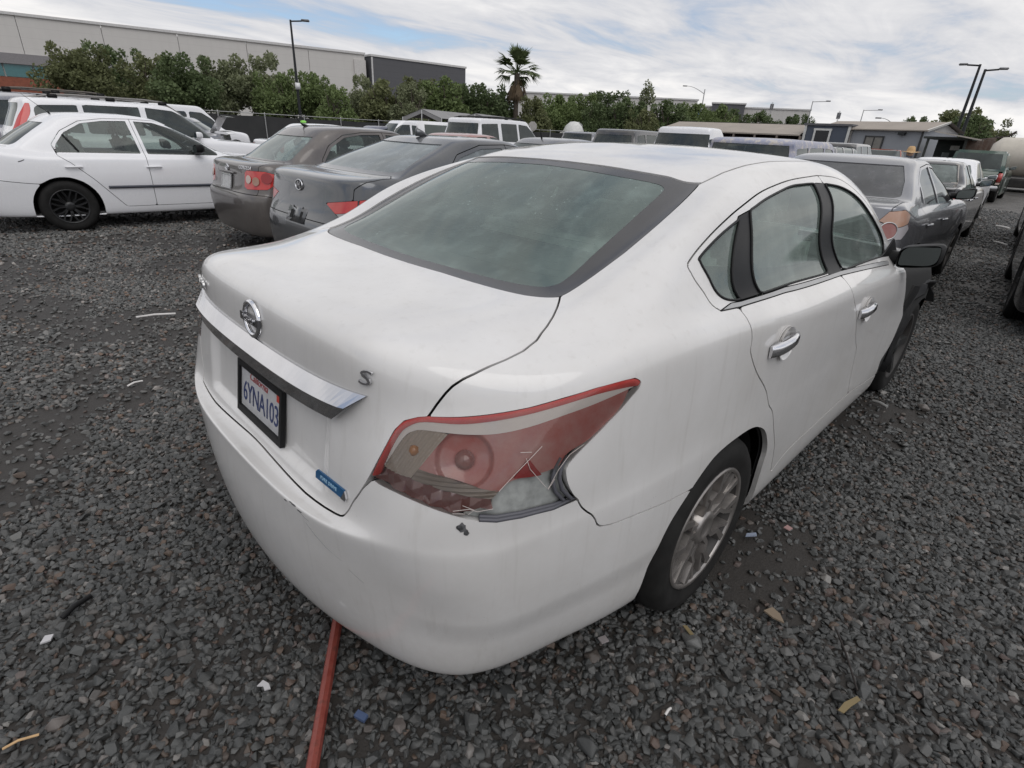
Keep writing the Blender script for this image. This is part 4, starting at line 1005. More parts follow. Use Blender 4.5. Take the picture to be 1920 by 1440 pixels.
def car_net(c):
    L, W, H = c['L'], c['W'], c['H']; zd, zb, zh = c['deck'], c['belt'], c['hood']; g = c.get('clear', .2)
    xg, xr, xw1, xw0, wr = c['xg'], c['xr'], c['xw1'], c['xw0'], c.get('wr', W - .28)
    rr, rf = c.get('rr', .28), c.get('rf', .35); zc = c.get('cowl', zb - .0)
    box = c.get('box', False)                                      # upright tailgate
    rings = [ring17(.16, L - .14, W - .11, rr, rf, g + .03, g, g, g + .03),
             ring17(.06, L - .05, W - .035, rr, rf, g + .03, g, g, g + .03),
             ring17(.015, L - .012, W - .008, rr, rf, g + .22, g + .13, g + .13, g + .22),
             ring17(.0, L, W, rr, rf, g + .36, g + .34, g + .34, g + .34),
             ring17(.012, L - .02, W + .002, rr, rf, .46 * (g + .36) + .54 * zd * .75, .52 * zb + .1, .52 * zb + .1, zh * .72),
             ring17(.055, L - .07, W, rr, rf, zd - .30, zb - .28, zb - .26, zh - .12),
             ring17(.085 if not box else .06, L - .20, W - .012, rr, rf, zd - .14, zb - .15, zb - .13, zh - .045)]
    if not box:
        rings += [ring17(.10, L - .42, W - .030, rr, rf, zd - .045, zb - .055, zb - .05, zh - .008),
                  ring17(.15, L - .62, W - .055, rr * .9, rf, zd - .004, zb - .012, zb - .012, zh + .012),
                  ring17(xg * .55 + .06, L * .42 + xw0 * .58 - .1, W - .085, rr * .8, rf, zd + .012, zb + .02, zb + .012, zc * .6 + zh * .4),
                  ring17(xg, xw0, W - .105, .22, .28, zd + .02, zb + .05, zb + .04, zc, bow=.06)]
        rk = .22
    else:
        zt = c.get('gate', zb)
        rings += [ring17(.07, L - .42, W - .030, rr * .8, rf, zt - .06, zb - .055, zb - .05, zh - .008),
                  ring17(.08, L - .62, W - .050, rr * .7, rf, zt - .01, zb - .012, zb - .012, zh + .012),
                  ring17(.09, L * .42 + xw0 * .58 - .1, W - .065, rr * .6, rf, zt + .03, zb + .02, zb + .012, zc * .6 + zh * .4),
                  ring17(xg, xw0, W - .08, .14, .28, zt + .08, zb + .06, zb + .05, zc, bow=.04)]
        rk = .12
    z0r, z0s, z0f = rings[-1][0][2], rings[-1][8][2], zc; w0 = rings[-1][9][1]
    He = H - c.get('crown', .06)
    for t in (.36, .72):
        wv = w0 + (wr - w0) * (t ** 1.15)
        rings.append(ring17(xg + (xr - xg) * t, xw0 + (xw1 - xw0) * t, wv, rk, .22, z0r + (He - z0r) * t ** .94, z0s + (He - z0s) * t, z0s + (He - z0s) * t * .97, z0f + (He - z0f) * t ** .95, bow=.05))
    rings.append(ring17(xr, xw1, wr, rk * .8, .18, He, He + .01, He + .0, He - .005, bow=.04))
    xm0, xm1 = xr + (xw1 - xr) * .10, xr + (xw1 - xr) * .90
    rings.append(ring17(xm0, xm1, wr - .10, .16, .14, He + (H - He) * .62, He + (H - He) * .72, He + (H - He) * .66, He + (H - He) * .45, bow=.03))
    xm0, xm1 = xr + (xw1 - xr) * .25, xr + (xw1 - xr) * .75
    rings.append(ring17(xm0, xm1, wr * .5, .1, .1, H - .006, H - .003, H - .004, H - .01, bow=.02))
    xm0, xm1 = xr + (xw1 - xr) * .35, xr + (xw1 - xr) * .65
    rings.append([(x, 0., H) for x, y, z in ring17(xm0, xm1, .1, .05, .05, H, H, H, H)])
    return rings
def arch_poly(wx, r, z0):
    return [(wx - r, -.1), (wx - r, z0 * .6)] + [(wx - r * math.cos(a), z0 + r * math.sin(a)) for a in [math.pi * k / 16 for k in range(17)]] + [(wx + r, z0 * .6), (wx + r, -.1)]
def far_glass(): return glass('dark_window', (.30, .36, .34), .16, (.25, .28, .27), .45)
def vehicle(label, c, paintmat, loc, rz=0., group=None, detail=1, cat='car', glassmat=None, name=None):
    """detail 2: shut lines, handles; 1: medium; 0: distant"""
    root = empty(name or 'parked_car', loc, rz, label, cat, group)
    S = Surf(car_net(c)); Q = Query(S, .25); c['_S'], c['_Q'] = S, Q
    L, W, H = c['L'], c['W'], c['H']
    st = {2: (.09, .12), 1: (.15, .2), 0: (.25, .33)}[detail]
    lp = .012 if detail else .03
    gm = glassmat or far_glass()
    wr_, wx0, wx1 = c.get('wheel', .315), c['wx0'], c['wx1']
    ar = c.get('arch', wr_ + .055)
    arches = [('side', arch_poly(x, ar, wr_ * .98)) for x in (wx0, wx1)]
    side = [('side', w) for w in c.get('windows', [])]
    back = ('back', c['rear_glass']) if 'rear_glass' in c else None
    fore = ('fore', c['front_glass']) if 'front_glass' in c else None
    lamps = [('wrap', l) for l in c.get('lamps', [])]; lampsL = [('wrap', [(-a, b) for a, b in l]) for l in c.get('lamps', [])]
    K = S.K - 1
    doors = [('side', d) for d in c.get('doors', [])] if detail == 2 else []
    trunk = ('uv', both(c['trunk'])) if detail == 2 and 'trunk' in c else None
    bump = ('uv', both(c['bumper'])) if detail == 2 and 'bumper' in c else None
    cutouts = arches + side + ([back] if back else []) + lamps + lampsL + ([fore] if fore else [])
    gap = .007 if detail == 2 else .004
    body = panel(S, 'body', paintmat, root, (-16, 16), (0, K), st, minus=cutouts + doors + ([bump] if bump else []) + ([trunk] if trunk else []), gap=gap, lip=lp)
    for d in doors:
        for r_ in ((5, 14), (-14, -5)):
            do = panel(S, 'door', paintmat, root, r_, (1, K - 3), (st[0] * .8, st[1] * .8), keep=[d], minus=arches + side, gap=gap, lip=lp)
            if do is None: continue
            xs = [q[0] for q in d[1]]; hx = min(xs) + .16 if d is doors[0] else min(xs) + .13
            sgn = -1 if r_[0] > 0 else 1
            hz = c['belt'] - .14
            p, n = Q.side(hx, hz, sgn); hm = MB(); M = badge_frame(p, n)
            hm.tube([M @ Vector((-.09, 0, .008)), M @ Vector((-.07, 0, .03)), M @ Vector((.07, 0, .03)), M @ Vector((.09, 0, .008))], [.012, .014, .014, .012], 8)
            hm.build('door_handle', c.get('handle_mat', paintmat), do)
            if c.get('strip'):
                a, b = max(min(xs) + .02, wx0 + ar + .1), max(xs) - .02; sm = MB(); z_ = c['strip']
                pts = [Q.side(a + (b - a) * k / 8, z_, sgn) for k in range(9)]
                sm.tube([p + n * .006 for p, n in pts], .018, 8); sm.build('side_moulding', c.get('strip_mat', BLACK_PLASTIC), do)
    if trunk: panel(S, 'trunk_lid', paintmat, root, (-6, 6), (2, K - 4), st, keep=[trunk], minus=cutouts, gap=gap, lip=lp)
    if bump: panel(S, 'bumper', c.get('bumper_mat', paintmat), root, (-7.5, 7.5), (0, 7), st, keep=[bump], minus=cutouts + ([trunk] if trunk else []), gap=gap, lip=lp)
    for w in side:
        for r_ in ((4, 14), (-14, -4)):
            panel(S, 'window', c.get('side_glass', gm), root, r_, (5, K - 2), (st[0] * .7, st[1] * .7), keep=[w], gap=-.006, off=-.008, lip=0)
    if back: panel(S, 'rear_window', gm, root, (-6, 6), (5, K - 2), (st[0] * .7, st[1] * .7), keep=[back], gap=-.006, off=-.007, lip=0)
    if fore: panel(S, 'windscreen', c.get('screen_glass', gm), root, (11, 21), (7, K - 2), (st[0] * .8, st[1] * .8), keep=[fore], gap=-.006, off=-.007, lip=0)
    for k, l in enumerate(c.get('lamps', [])):
        mt = c['lamp_mats'][k]
        for ll in (l, [(-a, b) for a, b in l]):
            us = (0, 8) if ll[0][0] > 0 else (-8, 0)
            panel(S, 'tail_lamp', mt, root, us, (1.5, K - 3), (.07, .08) if detail == 2 else (.12, .14), keep=[('wrap', ll)], gap=-.001, off=.002, lip=.01)
    for x in (wx0, wx1):
        for sg in (1, -1):
            if detail == 0:
                w = empty('wheel', (x, -sg * (W - .10), wr_)); w.parent = root
                m = MB(); m.lathe([(wr_ * .6, -.1), (wr_ * .95, -.1), (wr_, -.07), (wr_, .07), (wr_ * .95, .1), (wr_ * .6, .1)], 20, 'Y'); m.build('tyre', RUBBER, w)
                m = MB(); m.lathe([(wr_ * .62, -sg * .08), (.02, -sg * .06), (.001, -sg * .06)], 20, 'Y'); m.build('rim', c.get('rim_mat', ALLOY_DIRTY), w)
            else:
                wheel(root, (x, -sg * (W - .105), wr_), wr_, .2, -sg, c.get('rim', 'steel'), wr_ * .66, c.get('rim_mat'), 32)
    m = MB()                                                       # wells, floor, cabin block that hides the hollow
    m.box((L / 2, 0, c.get('clear', .2) + .03), (L - .5, 2 * W - .5, .04))
    for x in (wx0, wx1):
        n = 12; rg = [(x + (ar + .02) * math.cos(math.pi * k / n), wr_ + (ar + .02) * math.sin(math.pi * k / n)) for k in range(n + 1)]
        for sg in (1, -1):
            m.add([(a, -sg * (W - .03), b) for a, b in rg] + [(a, -sg * (W - .35), b) for a, b in rg], [(k, k + 1, n + 2 + k, n + 1 + k) for k in range(n)])
            m.add([(a, -sg * (W - .35), b) for a, b in rg], [tuple(range(n + 1))])
    m.build('underbody', DARK, root)
    if detail:
        m = MB(); bt = c['belt'] - .12; x0, x1 = c['xg'] + .15, c['xw0'] - .15
        m.box(((x0 + x1) / 2, 0, bt - .05), (x1 - x0, 2 * W - .32, .03)); m.build('cabin_floor', DARK, root)
        sx = c.get('seats', [c['xr'] + .25, (c['xr'] + c['xw1']) / 2 + .25])
        for k, x in enumerate(sx):
            for y in (-.36, .36): soft_box('seat', (x, y, bt + .12), (.14, .46, .44), c.get('seat_mat', SEAT), root, (0, R(-12), 0), .05); soft_box('headrest', (x - .07, y, bt + .40), (.09, .25, .15), c.get('seat_mat', SEAT), root, (0, R(-8), 0), .04)
    if c.get('mirrors', True):
        for sg in (1, -1):
            door_mirror(root, c.get('mirror_x', c['xw0'] - .55), c['belt'] + .10, sg, c.get('mirror_mat', paintmat), .82, c.get('mirror_glass'), y=W - .12)
    if detail == 2:                                                 # rubber round the glass, dark shell behind seams
        panel(S, 'inner_shell', DARK, root, (-16, 16), (.3, 9.5), (.3, .4), minus=arches, gap=-.002, off=-.03, lip=0)
    return root
def tail_text(root, c, body, size, y, z, mat, nm='lettering', sh=0., space=1.):
    p, n = c['_Q'].rear(y, z); me = text_mesh(body, size, .002, sh, space); me.transform(badge_frame(p + n * .004, n)); return put(nm, me, mat, root)
def plate_on(root, c, y, z, w=.30, h=.15, txt=None, frame=None, col=(.55, .55, .55), nrm=None):
    p, n = c['_Q'].rear(y, z); M = badge_frame(p + n * .012, (nrm or n))
    pl = MB().prism([(-w / 2, -h / 2), (w / 2, -h / 2), (w / 2, h / 2), (-w / 2, h / 2)], 0, .004, M).build('license_plate', simple('plate_grey_%d' % int(col[0] * 100), col, .45, var=.2, vscale=40), root)
    if frame:
        f = MB()
        for (a0, b0, a1, b1) in ((-w / 2 - .012, -h / 2 - .012, w / 2 + .012, -h / 2 + .008), (-w / 2 - .012, h / 2 - .006, w / 2 + .012, h / 2 + .012), (-w / 2 - .012, -h / 2, -w / 2 + .006, h / 2), (w / 2 - .006, -h / 2, w / 2 + .012, h / 2)):
            f.prism([(a0, b0), (a1, b0), (a1, b1), (a0, b1)], -.004, .010, M)
        f.build('plate_frame', frame, pl)
    if txt:
        me = text_mesh(txt, h * .5, .0005, 0, .95); me.transform(M @ Matrix.Translation((0, -.008, .005)) @ Matrix.Diagonal((.9, 1.1, 1, 1))); put('plate_number', me, simple('plate_blue', (.025, .04, .13), .4), pl)
    return pl
def offs(poly, dx=0., dz=0.): return [(a + dx, b + dz) for a, b in poly]
def sedan(**k):
    c = dict(L=4.53, W=.85, H=1.47, deck=1.03, belt=.955, hood=.90, xg=.45, xr=1.02, xw1=2.35, xw0=3.2, wx0=.98, wx1=3.58, wheel=.315, cowl=.98, rr=.26,
             windows=[[(1.0, .99), (1.02, 1.08), (1.14, 1.22), (1.35, 1.335), (1.6, 1.375), (1.87, 1.385), (1.94, .985)],
                      [(2.03, .98), (1.97, 1.385), (2.2, 1.375), (2.5, 1.29), (2.8, 1.12), (2.95, 1.0), (2.95, .972)]],
             doors=[[(1.0, .95), (.97, 1.08), (1.1, 1.24), (1.33, 1.365), (1.6, 1.405), (1.92, 1.415), (1.985, .97), (1.99, .3), (1.62, .3), (1.52, .42), (1.32, .66), (1.12, .86)],
                    [(1.985, .97), (1.92, 1.415), (2.22, 1.405), (2.53, 1.315), (2.85, 1.13), (3.05, .98), (3.1, .6), (3.05, .3), (1.99, .3)]],
             rear_glass=[(-.52, 1.33), (.52, 1.33), (.60, 1.2), (.64, 1.08), (.62, 1.065), (-.62, 1.065), (-.64, 1.08), (-.60, 1.2)],
             front_glass=[(-.50, 1.355), (.50, 1.355), (.59, 1.18), (.64, 1.03), (-.64, 1.03), (-.59, 1.18)],
             trunk=[(0, 9.9), (3.0, 9.9), (3.9, 9.2), (3.7, 8.3), (3.15, 7.2), (3.1, 4.55), (0, 4.55)],
             bumper=[(0, 4.55), (3.1, 4.5), (4.5, 4.4), (6.1, 4.2), (6.5, 3.2), (6.6, -.5), (0, -.5)])
    c.update(k); return c
def wagon(**k):
    c = dict(L=4.6, W=.9, H=1.75, deck=1.0, belt=1.05, hood=1.02, gate=1.08, box=True, xg=.12, xr=.30, xw1=2.7, xw0=3.45, wx0=.95, wx1=3.6, wheel=.35, cowl=1.05, crown=.05, wr=.66,
             windows=[[(.42, 1.16), (.5, 1.60), (1.05, 1.63), (1.05, 1.13)], [(1.15, 1.13), (1.15, 1.63), (2.0, 1.64), (2.0, 1.12)], [(2.1, 1.12), (2.1, 1.64), (2.55, 1.62), (2.9, 1.42), (3.12, 1.15), (3.12, 1.11)]],
             rear_glass=[(-.6, 1.6), (.6, 1.6), (.68, 1.2), (-.68, 1.2)],
             front_glass=[(-.6, 1.64), (.6, 1.64), (.72, 1.3), (.76, 1.12), (-.76, 1.12), (-.72, 1.3)], seats=[1.35, 2.3])
    c.update(k); return c
RED = RED_LENS
SIDE_SEE = glass('see_through', (.55, .62, .59), .12, (.3, .34, .32))
PALE_G = glass('pale_rear_glass', (.35, .42, .40), .42, (.40, .46, .44))
# ---- white compact at the left, seen from its right side
cw = sedan(rim='mesh', rim_mat=simple('black_alloy', (.016, .016, .017), .35, var=.2), strip=.56, strip_mat=simple('grey_moulding', (.05, .055, .07), .5), clear=.21, arch=.375, wheel=.325, side_glass=SIDE_SEE, handle_mat=None, mirror_mat=BLACK_PLASTIC)
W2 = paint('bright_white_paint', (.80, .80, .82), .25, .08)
cw['handle_mat'] = W2
wcor = vehicle('white compact sedan with black alloy wheels and a dent above the rear wheel', cw, W2, (-.27, 8.86, 0), 0, None, 2)
p, n = cw['_Q'].side(.62, .885); M = badge_frame(p, n)
m = MB(); m.prism([(-.035, -.012), (.0, -.004), (.03, .012), (.034, .022), (.0, .008), (-.034, -.002)], 0, .002, M); m.build('dent_gash', simple('gash', (.06, .06, .07), .6), wcor)
m = MB(); p, n = cw['_Q'].down(1.1, -.3); m.tube([p, p + Vector((-.24, .02, .22))], [.004, .002], 6); m.tube([p + Vector((0, 0, -.01)), p + Vector((-.02, 0, .03))], .012, 8); m.build('antenna', BLACK_PLASTIC, wcor)
# divider bar in the rear side window
p0, n0 = cw['_Q'].side(1.24, 1.0); p1, n1 = cw['_Q'].side(1.12, 1.20)
m = MB(); m.tube([p0, p1], .012, 6); m.build('window_bar', BLACK_PLASTIC, wcor)
# ---- grey compact next to it, seen from behind
cg = sedan(lamps=[[(.50, .775), (.50, .93), (.545, .955), (.80, .955), (.905, .93), (.90, .80), (.85, .765), (.56, .752)]], lamp_mats=[lens('bright_red_lens', (.55, .03, .025), .12, .05)], clear=.2, side_glass=SIDE_SEE)
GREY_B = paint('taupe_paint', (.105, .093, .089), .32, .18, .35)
gcor = vehicle('taupe grey compact sedan with a roof antenna, seen from behind', cg, GREY_B, (2.02, 6.05, 0), 0, None, 2, glassmat=PALE_G)
for s_ in (-1, 1):
    for yy, zz, rr_, mt in ((.585, .86, .048, lens('pale_lens', (.55, .42, .36), .15, .3)), (.70, .845, .05, lens('amber_round', (.36, .17, .09), .15, .3)), (.79, .885, .062, lens('deep_red', (.30, .012, .012), .12, 0.))):
        p, n = cg['_Q'].rear(s_ * yy, zz); M = badge_frame(p + n * .006, n)
        MB().prism([(rr_ * math.cos(a), rr_ * .95 * math.sin(a)) for a in [2 * math.pi * k / 20 for k in range(20)]], 0, .005, M).build('lamp_bulb', mt, gcor)
plate_on(gcor, cg, 0, .80, frame=simple('chrome_frame', (.5, .5, .5), .25, .8))
tail_text(gcor, cg, 'COROLLA', .055, -.50, 1.0 - .02, CHROME, 'model_letters', .12, 1.1)
tail_text(gcor, cg, 'CE', .045, .62, .985, CHROME, 'trim_letters', .12, 1.1)
p, n = cg['_Q'].rear(0, .955); M = badge_frame(p + n * .004, n)
eb = MB()
for (rx, rz, t) in ((.052, .036, .005), (.018, .034, .004)):
    eb.tube([M @ Vector((rx * math.cos(a), rz * math.sin(a), .004)) for a in [2 * math.pi * k / 28 for k in range(29)]], t, 6, cap=False)
eb.tube([M @ Vector((.036 * math.cos(a), .012 + .011 * math.sin(a), .004)) for a in [2 * math.pi * k / 24 for k in range(25)]], .004, 6, cap=False)
eb.build('emblem', CHROME, gcor)
m = MB(); m.tube([cg['_Q'].rear(y_, .905)[0] + Vector((-.012, 0, 0)) for y_ in (-.24, -.1, 0, .1, .24)], [.012, .017, .018, .017, .012], 8); m.build('garnish', simple('garnish_grey', (.2, .19, .19), .3, .6), gcor)
m = MB(); p, n = cg['_Q'].down(1.12, 0.0); m.tube([p, p + Vector((-.17, .03, .19))], [.006, .003], 6); m.tube([p + Vector((.05, 0, -.01)), p + Vector((-.04, 0, .035))], [.03, .008], 8); m.build('antenna', BLACK_PLASTIC, gcor)
# ---- grey fastback sedan beside the hero
ce = sedan(L=4.53, W=.885, H=1.44, deck=1.10, belt=.99, hood=.88, xg=.50, xr=1.25, xw1=2.3, xw0=3.4, wx0=.95, wx1=3.65, wheel=.32, crown=.05, wr=.57, rr=.34,
           lamps=[[(.46, .90), (.72, .935), (.80, .945), (.80, .86), (.60, .83)], [(.815, .86), (.815, .947), (.98, .965), (1.22, .975), (1.24, .95), (1.12, .885), (.95, .85)], [(.60, .826), (.80, .856), (.80, .80), (.70, .79)]],
           lamp_mats=[lens('bright_red_lens', (.55, .03, .025), .12, .05), lens('bright_red_lens', (.55, .03, .025), .12, .05), lens('grey_reverse', (.30, .29, .29), .15, .2)],
           rear_glass=[(-.5, 1.365), (.5, 1.365), (.60, 1.24), (.66, 1.155), (.62, 1.145), (-.62, 1.145), (-.66, 1.155), (-.60, 1.24)],
           windows=[[(1.15, 1.1), (1.35, 1.26), (1.65, 1.34), (1.92, 1.35), (1.96, 1.03), (1.3, 1.05)], [(2.04, 1.02), (2.0, 1.35), (2.4, 1.31), (2.8, 1.14), (3.05, 1.02)]],
           doors=[[(1.1, 1.1), (1.32, 1.29), (1.64, 1.375), (1.98, 1.385), (2.0, .3), (1.5, .3), (1.36, .5), (1.15, .8)], [(2.0, .3), (1.98, 1.385), (2.42, 1.345), (2.84, 1.17), (3.15, 1.0), (3.15, .3)]],
           trunk=[(0, 9.9), (3.1, 9.9), (4.3, 9.0), (4.2, 8.0), (3.6, 7.2), (3.1, 6.6), (2.9, 4.4), (0, 4.4)])
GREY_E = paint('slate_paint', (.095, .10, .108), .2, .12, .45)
elan = vehicle('slate grey fastback sedan with a shark-fin antenna and no rear plate', ce, GREY_E, (1.72, 3.42, 0), 0, None, 2, glassmat=glass('dusty_rear_glass', (.3, .35, .36), .55, (.36, .40, .42)))
p, n = ce['_Q'].rear(0, 1.0); M = badge_frame(p + n * .004, n); eb = MB()
eb.tube([M @ Vector((.064 * math.cos(a), .042 * math.sin(a), .004)) for a in [2 * math.pi * k / 30 for k in range(31)]], .0055, 6, cap=False)
eb.tube([M @ Vector(q) for q in ((-.034, -.030, .004), (-.020, .0, .006), (-.012, .028, .004))], .007, 6); eb.tube([M @ Vector(q) for q in ((.034, .030, .004), (.020, .0, .006), (.012, -.028, .004))], .007, 6)
eb.tube([M @ Vector(q) for q in ((-.018, -.006, .005), (.0, .002, .006), (.018, .006, .005))], .006, 6); eb.build('emblem', CHROME, elan)
p, n = ce['_Q'].rear(0, .76); M = badge_frame(p + n * .001, n); HOLE = DARK
rec = MB()
rec.prism([(-.17, -.075), (.17, -.075), (.18, .085), (-.18, .085)], -.002, .003, M); rec.build('plate_recess', GREY_E, elan, bevel=.002)
for nm, pts in (('plate_hole', [(-.115, -.045), (-.07, -.045), (-.07, .028), (-.115, .028)]), ('plate_hole', [(.07, -.045), (.115, -.045), (.115, .028), (.07, .028)]), ('bolt_hole', [(-.09 + .012 * math.cos(a), .062 + .012 * math.sin(a)) for a in [k * .785 for k in range(8)]]), ('bolt_hole', [(.09 + .012 * math.cos(a), .062 + .012 * math.sin(a)) for a in [k * .785 for k in range(8)]])):
    MB().prism(pts, .003, .0045, M).build(nm, HOLE, elan)
p, n = ce['_Q'].down(1.42, 0); m = MB()
fin = [(-.10, 0), (.02, .0), (.10, -.004), (.05, .012), (-.02, .05), (-.085, .075), (-.095, .06)]
m.prism([(x_, z_) for x_, z_ in fin], -.012, .012, Matrix(((1, 0, 0, p.x), (0, 0, 1, p.y), (0, 1, 0, p.z - .004), (0, 0, 0, 1)))); m.build('shark_fin', GREY_E, elan, bevel=.004)
# ---- silver sedan ahead of the hero
cs = sedan(L=4.82, W=.9, H=1.47, deck=1.085, belt=.99, hood=.9, xg=.62, xr=1.25, xw1=2.55, xw0=3.5, wx0=1.08, wx1=3.86, wheel=.325, wr=.58, rr=.34,
           lamps=[[(.70, .95), (.76, 1.03), (.92, 1.045), (1.06, 1.0), (1.04, .93), (.86, .90)], [(.72, .80), (.70, .94), (.86, .895), (1.04, .92), (1.10, .88), (.98, .80)]],
           lamp_mats=[lens('orange_lens', (.46, .24, .15), .12, .35), lens('silver_lens', (.42, .40, .42), .12, .2)],
           rear_glass=[(-.53, 1.385), (.53, 1.385), (.63, 1.25), (.68, 1.13), (.64, 1.115), (-.64, 1.115), (-.68, 1.13), (-.63, 1.25)],
           windows=[[(1.28, 1.07), (1.36, 1.19), (1.40, 1.20), (1.40, 1.045)], [(1.45, 1.04), (1.45, 1.25), (1.7, 1.345), (2.08, 1.375), (2.14, 1.02)], [(2.22, 1.015), (2.16, 1.375), (2.5, 1.35), (2.85, 1.2), (3.2, 1.01)]],
           doors=[[(1.22, 1.04), (1.33, 1.22), (1.66, 1.375), (2.1, 1.405), (2.18, .3), (1.65, .3), (1.5, .5), (1.28, .78)], [(2.18, .3), (2.1, 1.405), (2.52, 1.38), (2.9, 1.22), (3.3, 1.0), (3.3, .3)]],
           mirror_mat=BLACK_PLASTIC, mirror_x=3.12, handle_mat=None)
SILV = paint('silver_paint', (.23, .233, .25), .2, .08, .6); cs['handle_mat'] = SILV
salt = vehicle('silver sedan with orange and red tail lamps ahead of the foreground car', cs, SILV, (5.25, .50, 0), R(1), None, 2, glassmat=glass('smoked_rear', (.2, .21, .22), .5, (.17, .165, .175)))
for s_ in (-1, 1):
    p, n = cs['_Q'].rear(s_ * .775, .87); M = badge_frame(p + n * .007, n)
    o = MB().prism([(.072 * math.cos(a), .068 * math.sin(a)) for a in [2 * math.pi * k / 24 for k in range(24)]], 0, .006, M).build('brake_lamp', lens('dull_red', (.26, .06, .05), .12, .2), salt)
    e_ = MB(); e_.tube([M @ Vector((.078 * math.cos(a), .073 * math.sin(a), .006)) for a in [2 * math.pi * k / 24 for k in range(25)]], .006, 6, cap=False); e_.build('lamp_ring', SATIN, o)
# ---- black saloon further ahead, steep rear window
cm = sedan(L=4.5, W=.86, H=1.43, deck=1.05, belt=.97, hood=.9, xg=.92, xr=1.38, xw1=2.45, xw0=3.15, wx0=1.05, wx1=3.75, wheel=.31, wr=.57, lamps=[[(.55, .72), (.55, .90), (.95, .90), (.95, .74)]], lamp_mats=[RED],
           rear_glass=[(-.5, 1.36), (.5, 1.36), (.62, 1.1), (-.62, 1.1)],
           windows=[[(1.45, 1.03), (1.6, 1.28), (1.7, 1.34), (2.05, 1.35), (2.1, 1.01)], [(2.18, 1.01), (2.14, 1.35), (2.45, 1.33), (2.75, 1.2), (3.0, 1.0)]],
           doors=[[(1.38, 1.02), (1.55, 1.31), (2.09, 1.385), (2.14, .3), (1.6, .3), (1.45, .5), (1.3, .75)], [(2.14, .3), (2.09, 1.385), (2.48, 1.365), (2.82, 1.21), (3.1, .98), (3.1, .3)]], mirror_x=2.9, handle_mat=CHROME)
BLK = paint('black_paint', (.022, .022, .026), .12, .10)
merc = vehicle('black sedan with an upright pale rear window, second car ahead in the right-hand line', cm, BLK, (10.55, .80, 0), R(2), None, 2, glassmat=PALE_G)
p0 = [cm['_Q'].rear(y_, z_)[0] + Vector((-.006, 0, 0)) for y_, z_ in ((-.52, 1.365), (-.64, 1.09), (.64, 1.09), (.52, 1.365), (-.52, 1.365))]
m = MB(); m.tube(p0, .012, 6); m.build('glass_trim', simple('tan_trim', (.45, .42, .38), .35, .3), merc)
# ---- white saloon third in the line
c3 = sedan(L=4.4, W=.86, H=1.46, wx1=3.5, mirror_x=2.75, lamps=[[(.5, .75), (.5, .92), (.9, .92), (.9, .77)]], lamp_mats=[RED])
vehicle('white sedan third in the right-hand line, partly hidden by the black one', c3, W2, (15.6, 1.25, 0), R(2), None, 1, glassmat=PALE_G)
# ---- green pickup with camper shell at the end of the line
def pickup(c, label, mat, loc, rz, shell=False, group=None, detail=1, bed_mat=None):
    root = vehicle(label, c, mat, loc, rz, group, detail, 'pickup truck', name='pickup_truck')
    bl, W, zb = c['bed'], c['W'] - .01, c['bedz']
    m = MB()                                                     # bed: side walls, tailgate on their own
    for s_ in (-1, 1):
        pr = [(-bl, .62), (-bl, zb - .05), (-bl + .05, zb), (.05, zb), (.05, .55), (-bl * .32 + .0, .5)] + [(-bl * .52 + .40 * math.cos(a), .36 + .40 * math.sin(a)) for a in [.35 + (math.pi - .7) * k / 10 for k in range(11)]] + [(-bl * .9, .52)]
        m.prism(pr, s_ * (W - .07), s_ * W, Matrix(((1, 0, 0, 0), (0, 0, 1, 0), (0, 1, 0, 0), (0, 0, 0, 1))))
    m.box((-bl / 2, 0, .66), (bl, 2 * W - .14, .05)); m.build('bed', bed_mat or mat, root, bevel=.012)
    m = MB(); m.box((-bl + .03, 0, (zb + .62) / 2), (.06, 2 * W - .30, zb - .62)); m.box((-bl - .005, 0, (zb + .62) / 2 + .02), (.02, 2 * W - .55, .22)); m.build('tailgate', bed_mat or mat, root, bevel=.01)
    for s_ in (-1, 1):
        m = MB(); m.box((-bl + .015, s_ * (W - .075), zb - .20), (.09, .13, .30)); m.build('tail_lamp', RED, root, bevel=.015)
        m = MB(); m.box((-bl + .012, s_ * (W - .075), zb - .40), (.09, .12, .06)); m.build('reverse_lamp', lens('pale_lens', (.55, .42, .36), .15, .3), root)
        w = wheel(root, (-bl * .52, s_ * (W - .12), c['wheel']), c['wheel'], .22, s_, 'steel', c['wheel'] * .62, None, 28)
    m = MB(); m.box((-bl - .09, 0, .52), (.12, 2 * W - .04, .17)); m.build('step_bumper', simple('bumper_chrome', (.3, .3, .31), .3, .8, var=.3), root, bevel=.02)
    m = MB(); m.box((-bl * .5, 0, .45), (bl - .1, .8, .16)); m.build('chassis', DARK, root)
    if shell:
        zt = c['H'] + .02; w2 = W - .14
        m = MB(); vs = [(-bl, -W + .03, zb), (-bl, W - .03, zb), (-bl + .12, w2, zt), (-bl + .12, -w2, zt), (.12, -W + .03, zb), (.12, W - .03, zb), (.12, w2, zt), (.12, -w2, zt)]
        m.add(vs, [(3, 2, 6, 7), (0, 3, 7, 4), (1, 5, 6, 2), (0, 1, 2, 3), (4, 7, 6, 5)]); m.build('camper_shell', mat, root, bevel=.06)
        def on_back(a, b): t = b; y = (W - .03) * (1 - t) + w2 * t; return Vector((-bl + .12 * t - .004, a * y, zb + (zt - zb) * t))
        m = MB(); m.add([on_back(-.88, .10), on_back(.88, .10), on_back(.86, .86), on_back(-.86, .86)], [(0, 3, 2, 1)]); m.build('shell_window', far_glass(), root)
        for s_ in (-1, 1):
            def on_side(x, t): y = (W - .03) * (1 - t) + w2 * t; return Vector((x, s_ * (y + .004), zb + (zt - zb) * t))
            m = MB(); m.add([on_side(-bl + .25, .18), on_side(-.15, .18), on_side(-.15, .8), on_side(-bl + .3, .8)], [(0, 1, 2, 3)]); m.build('shell_window', far_glass(), root)
    return root
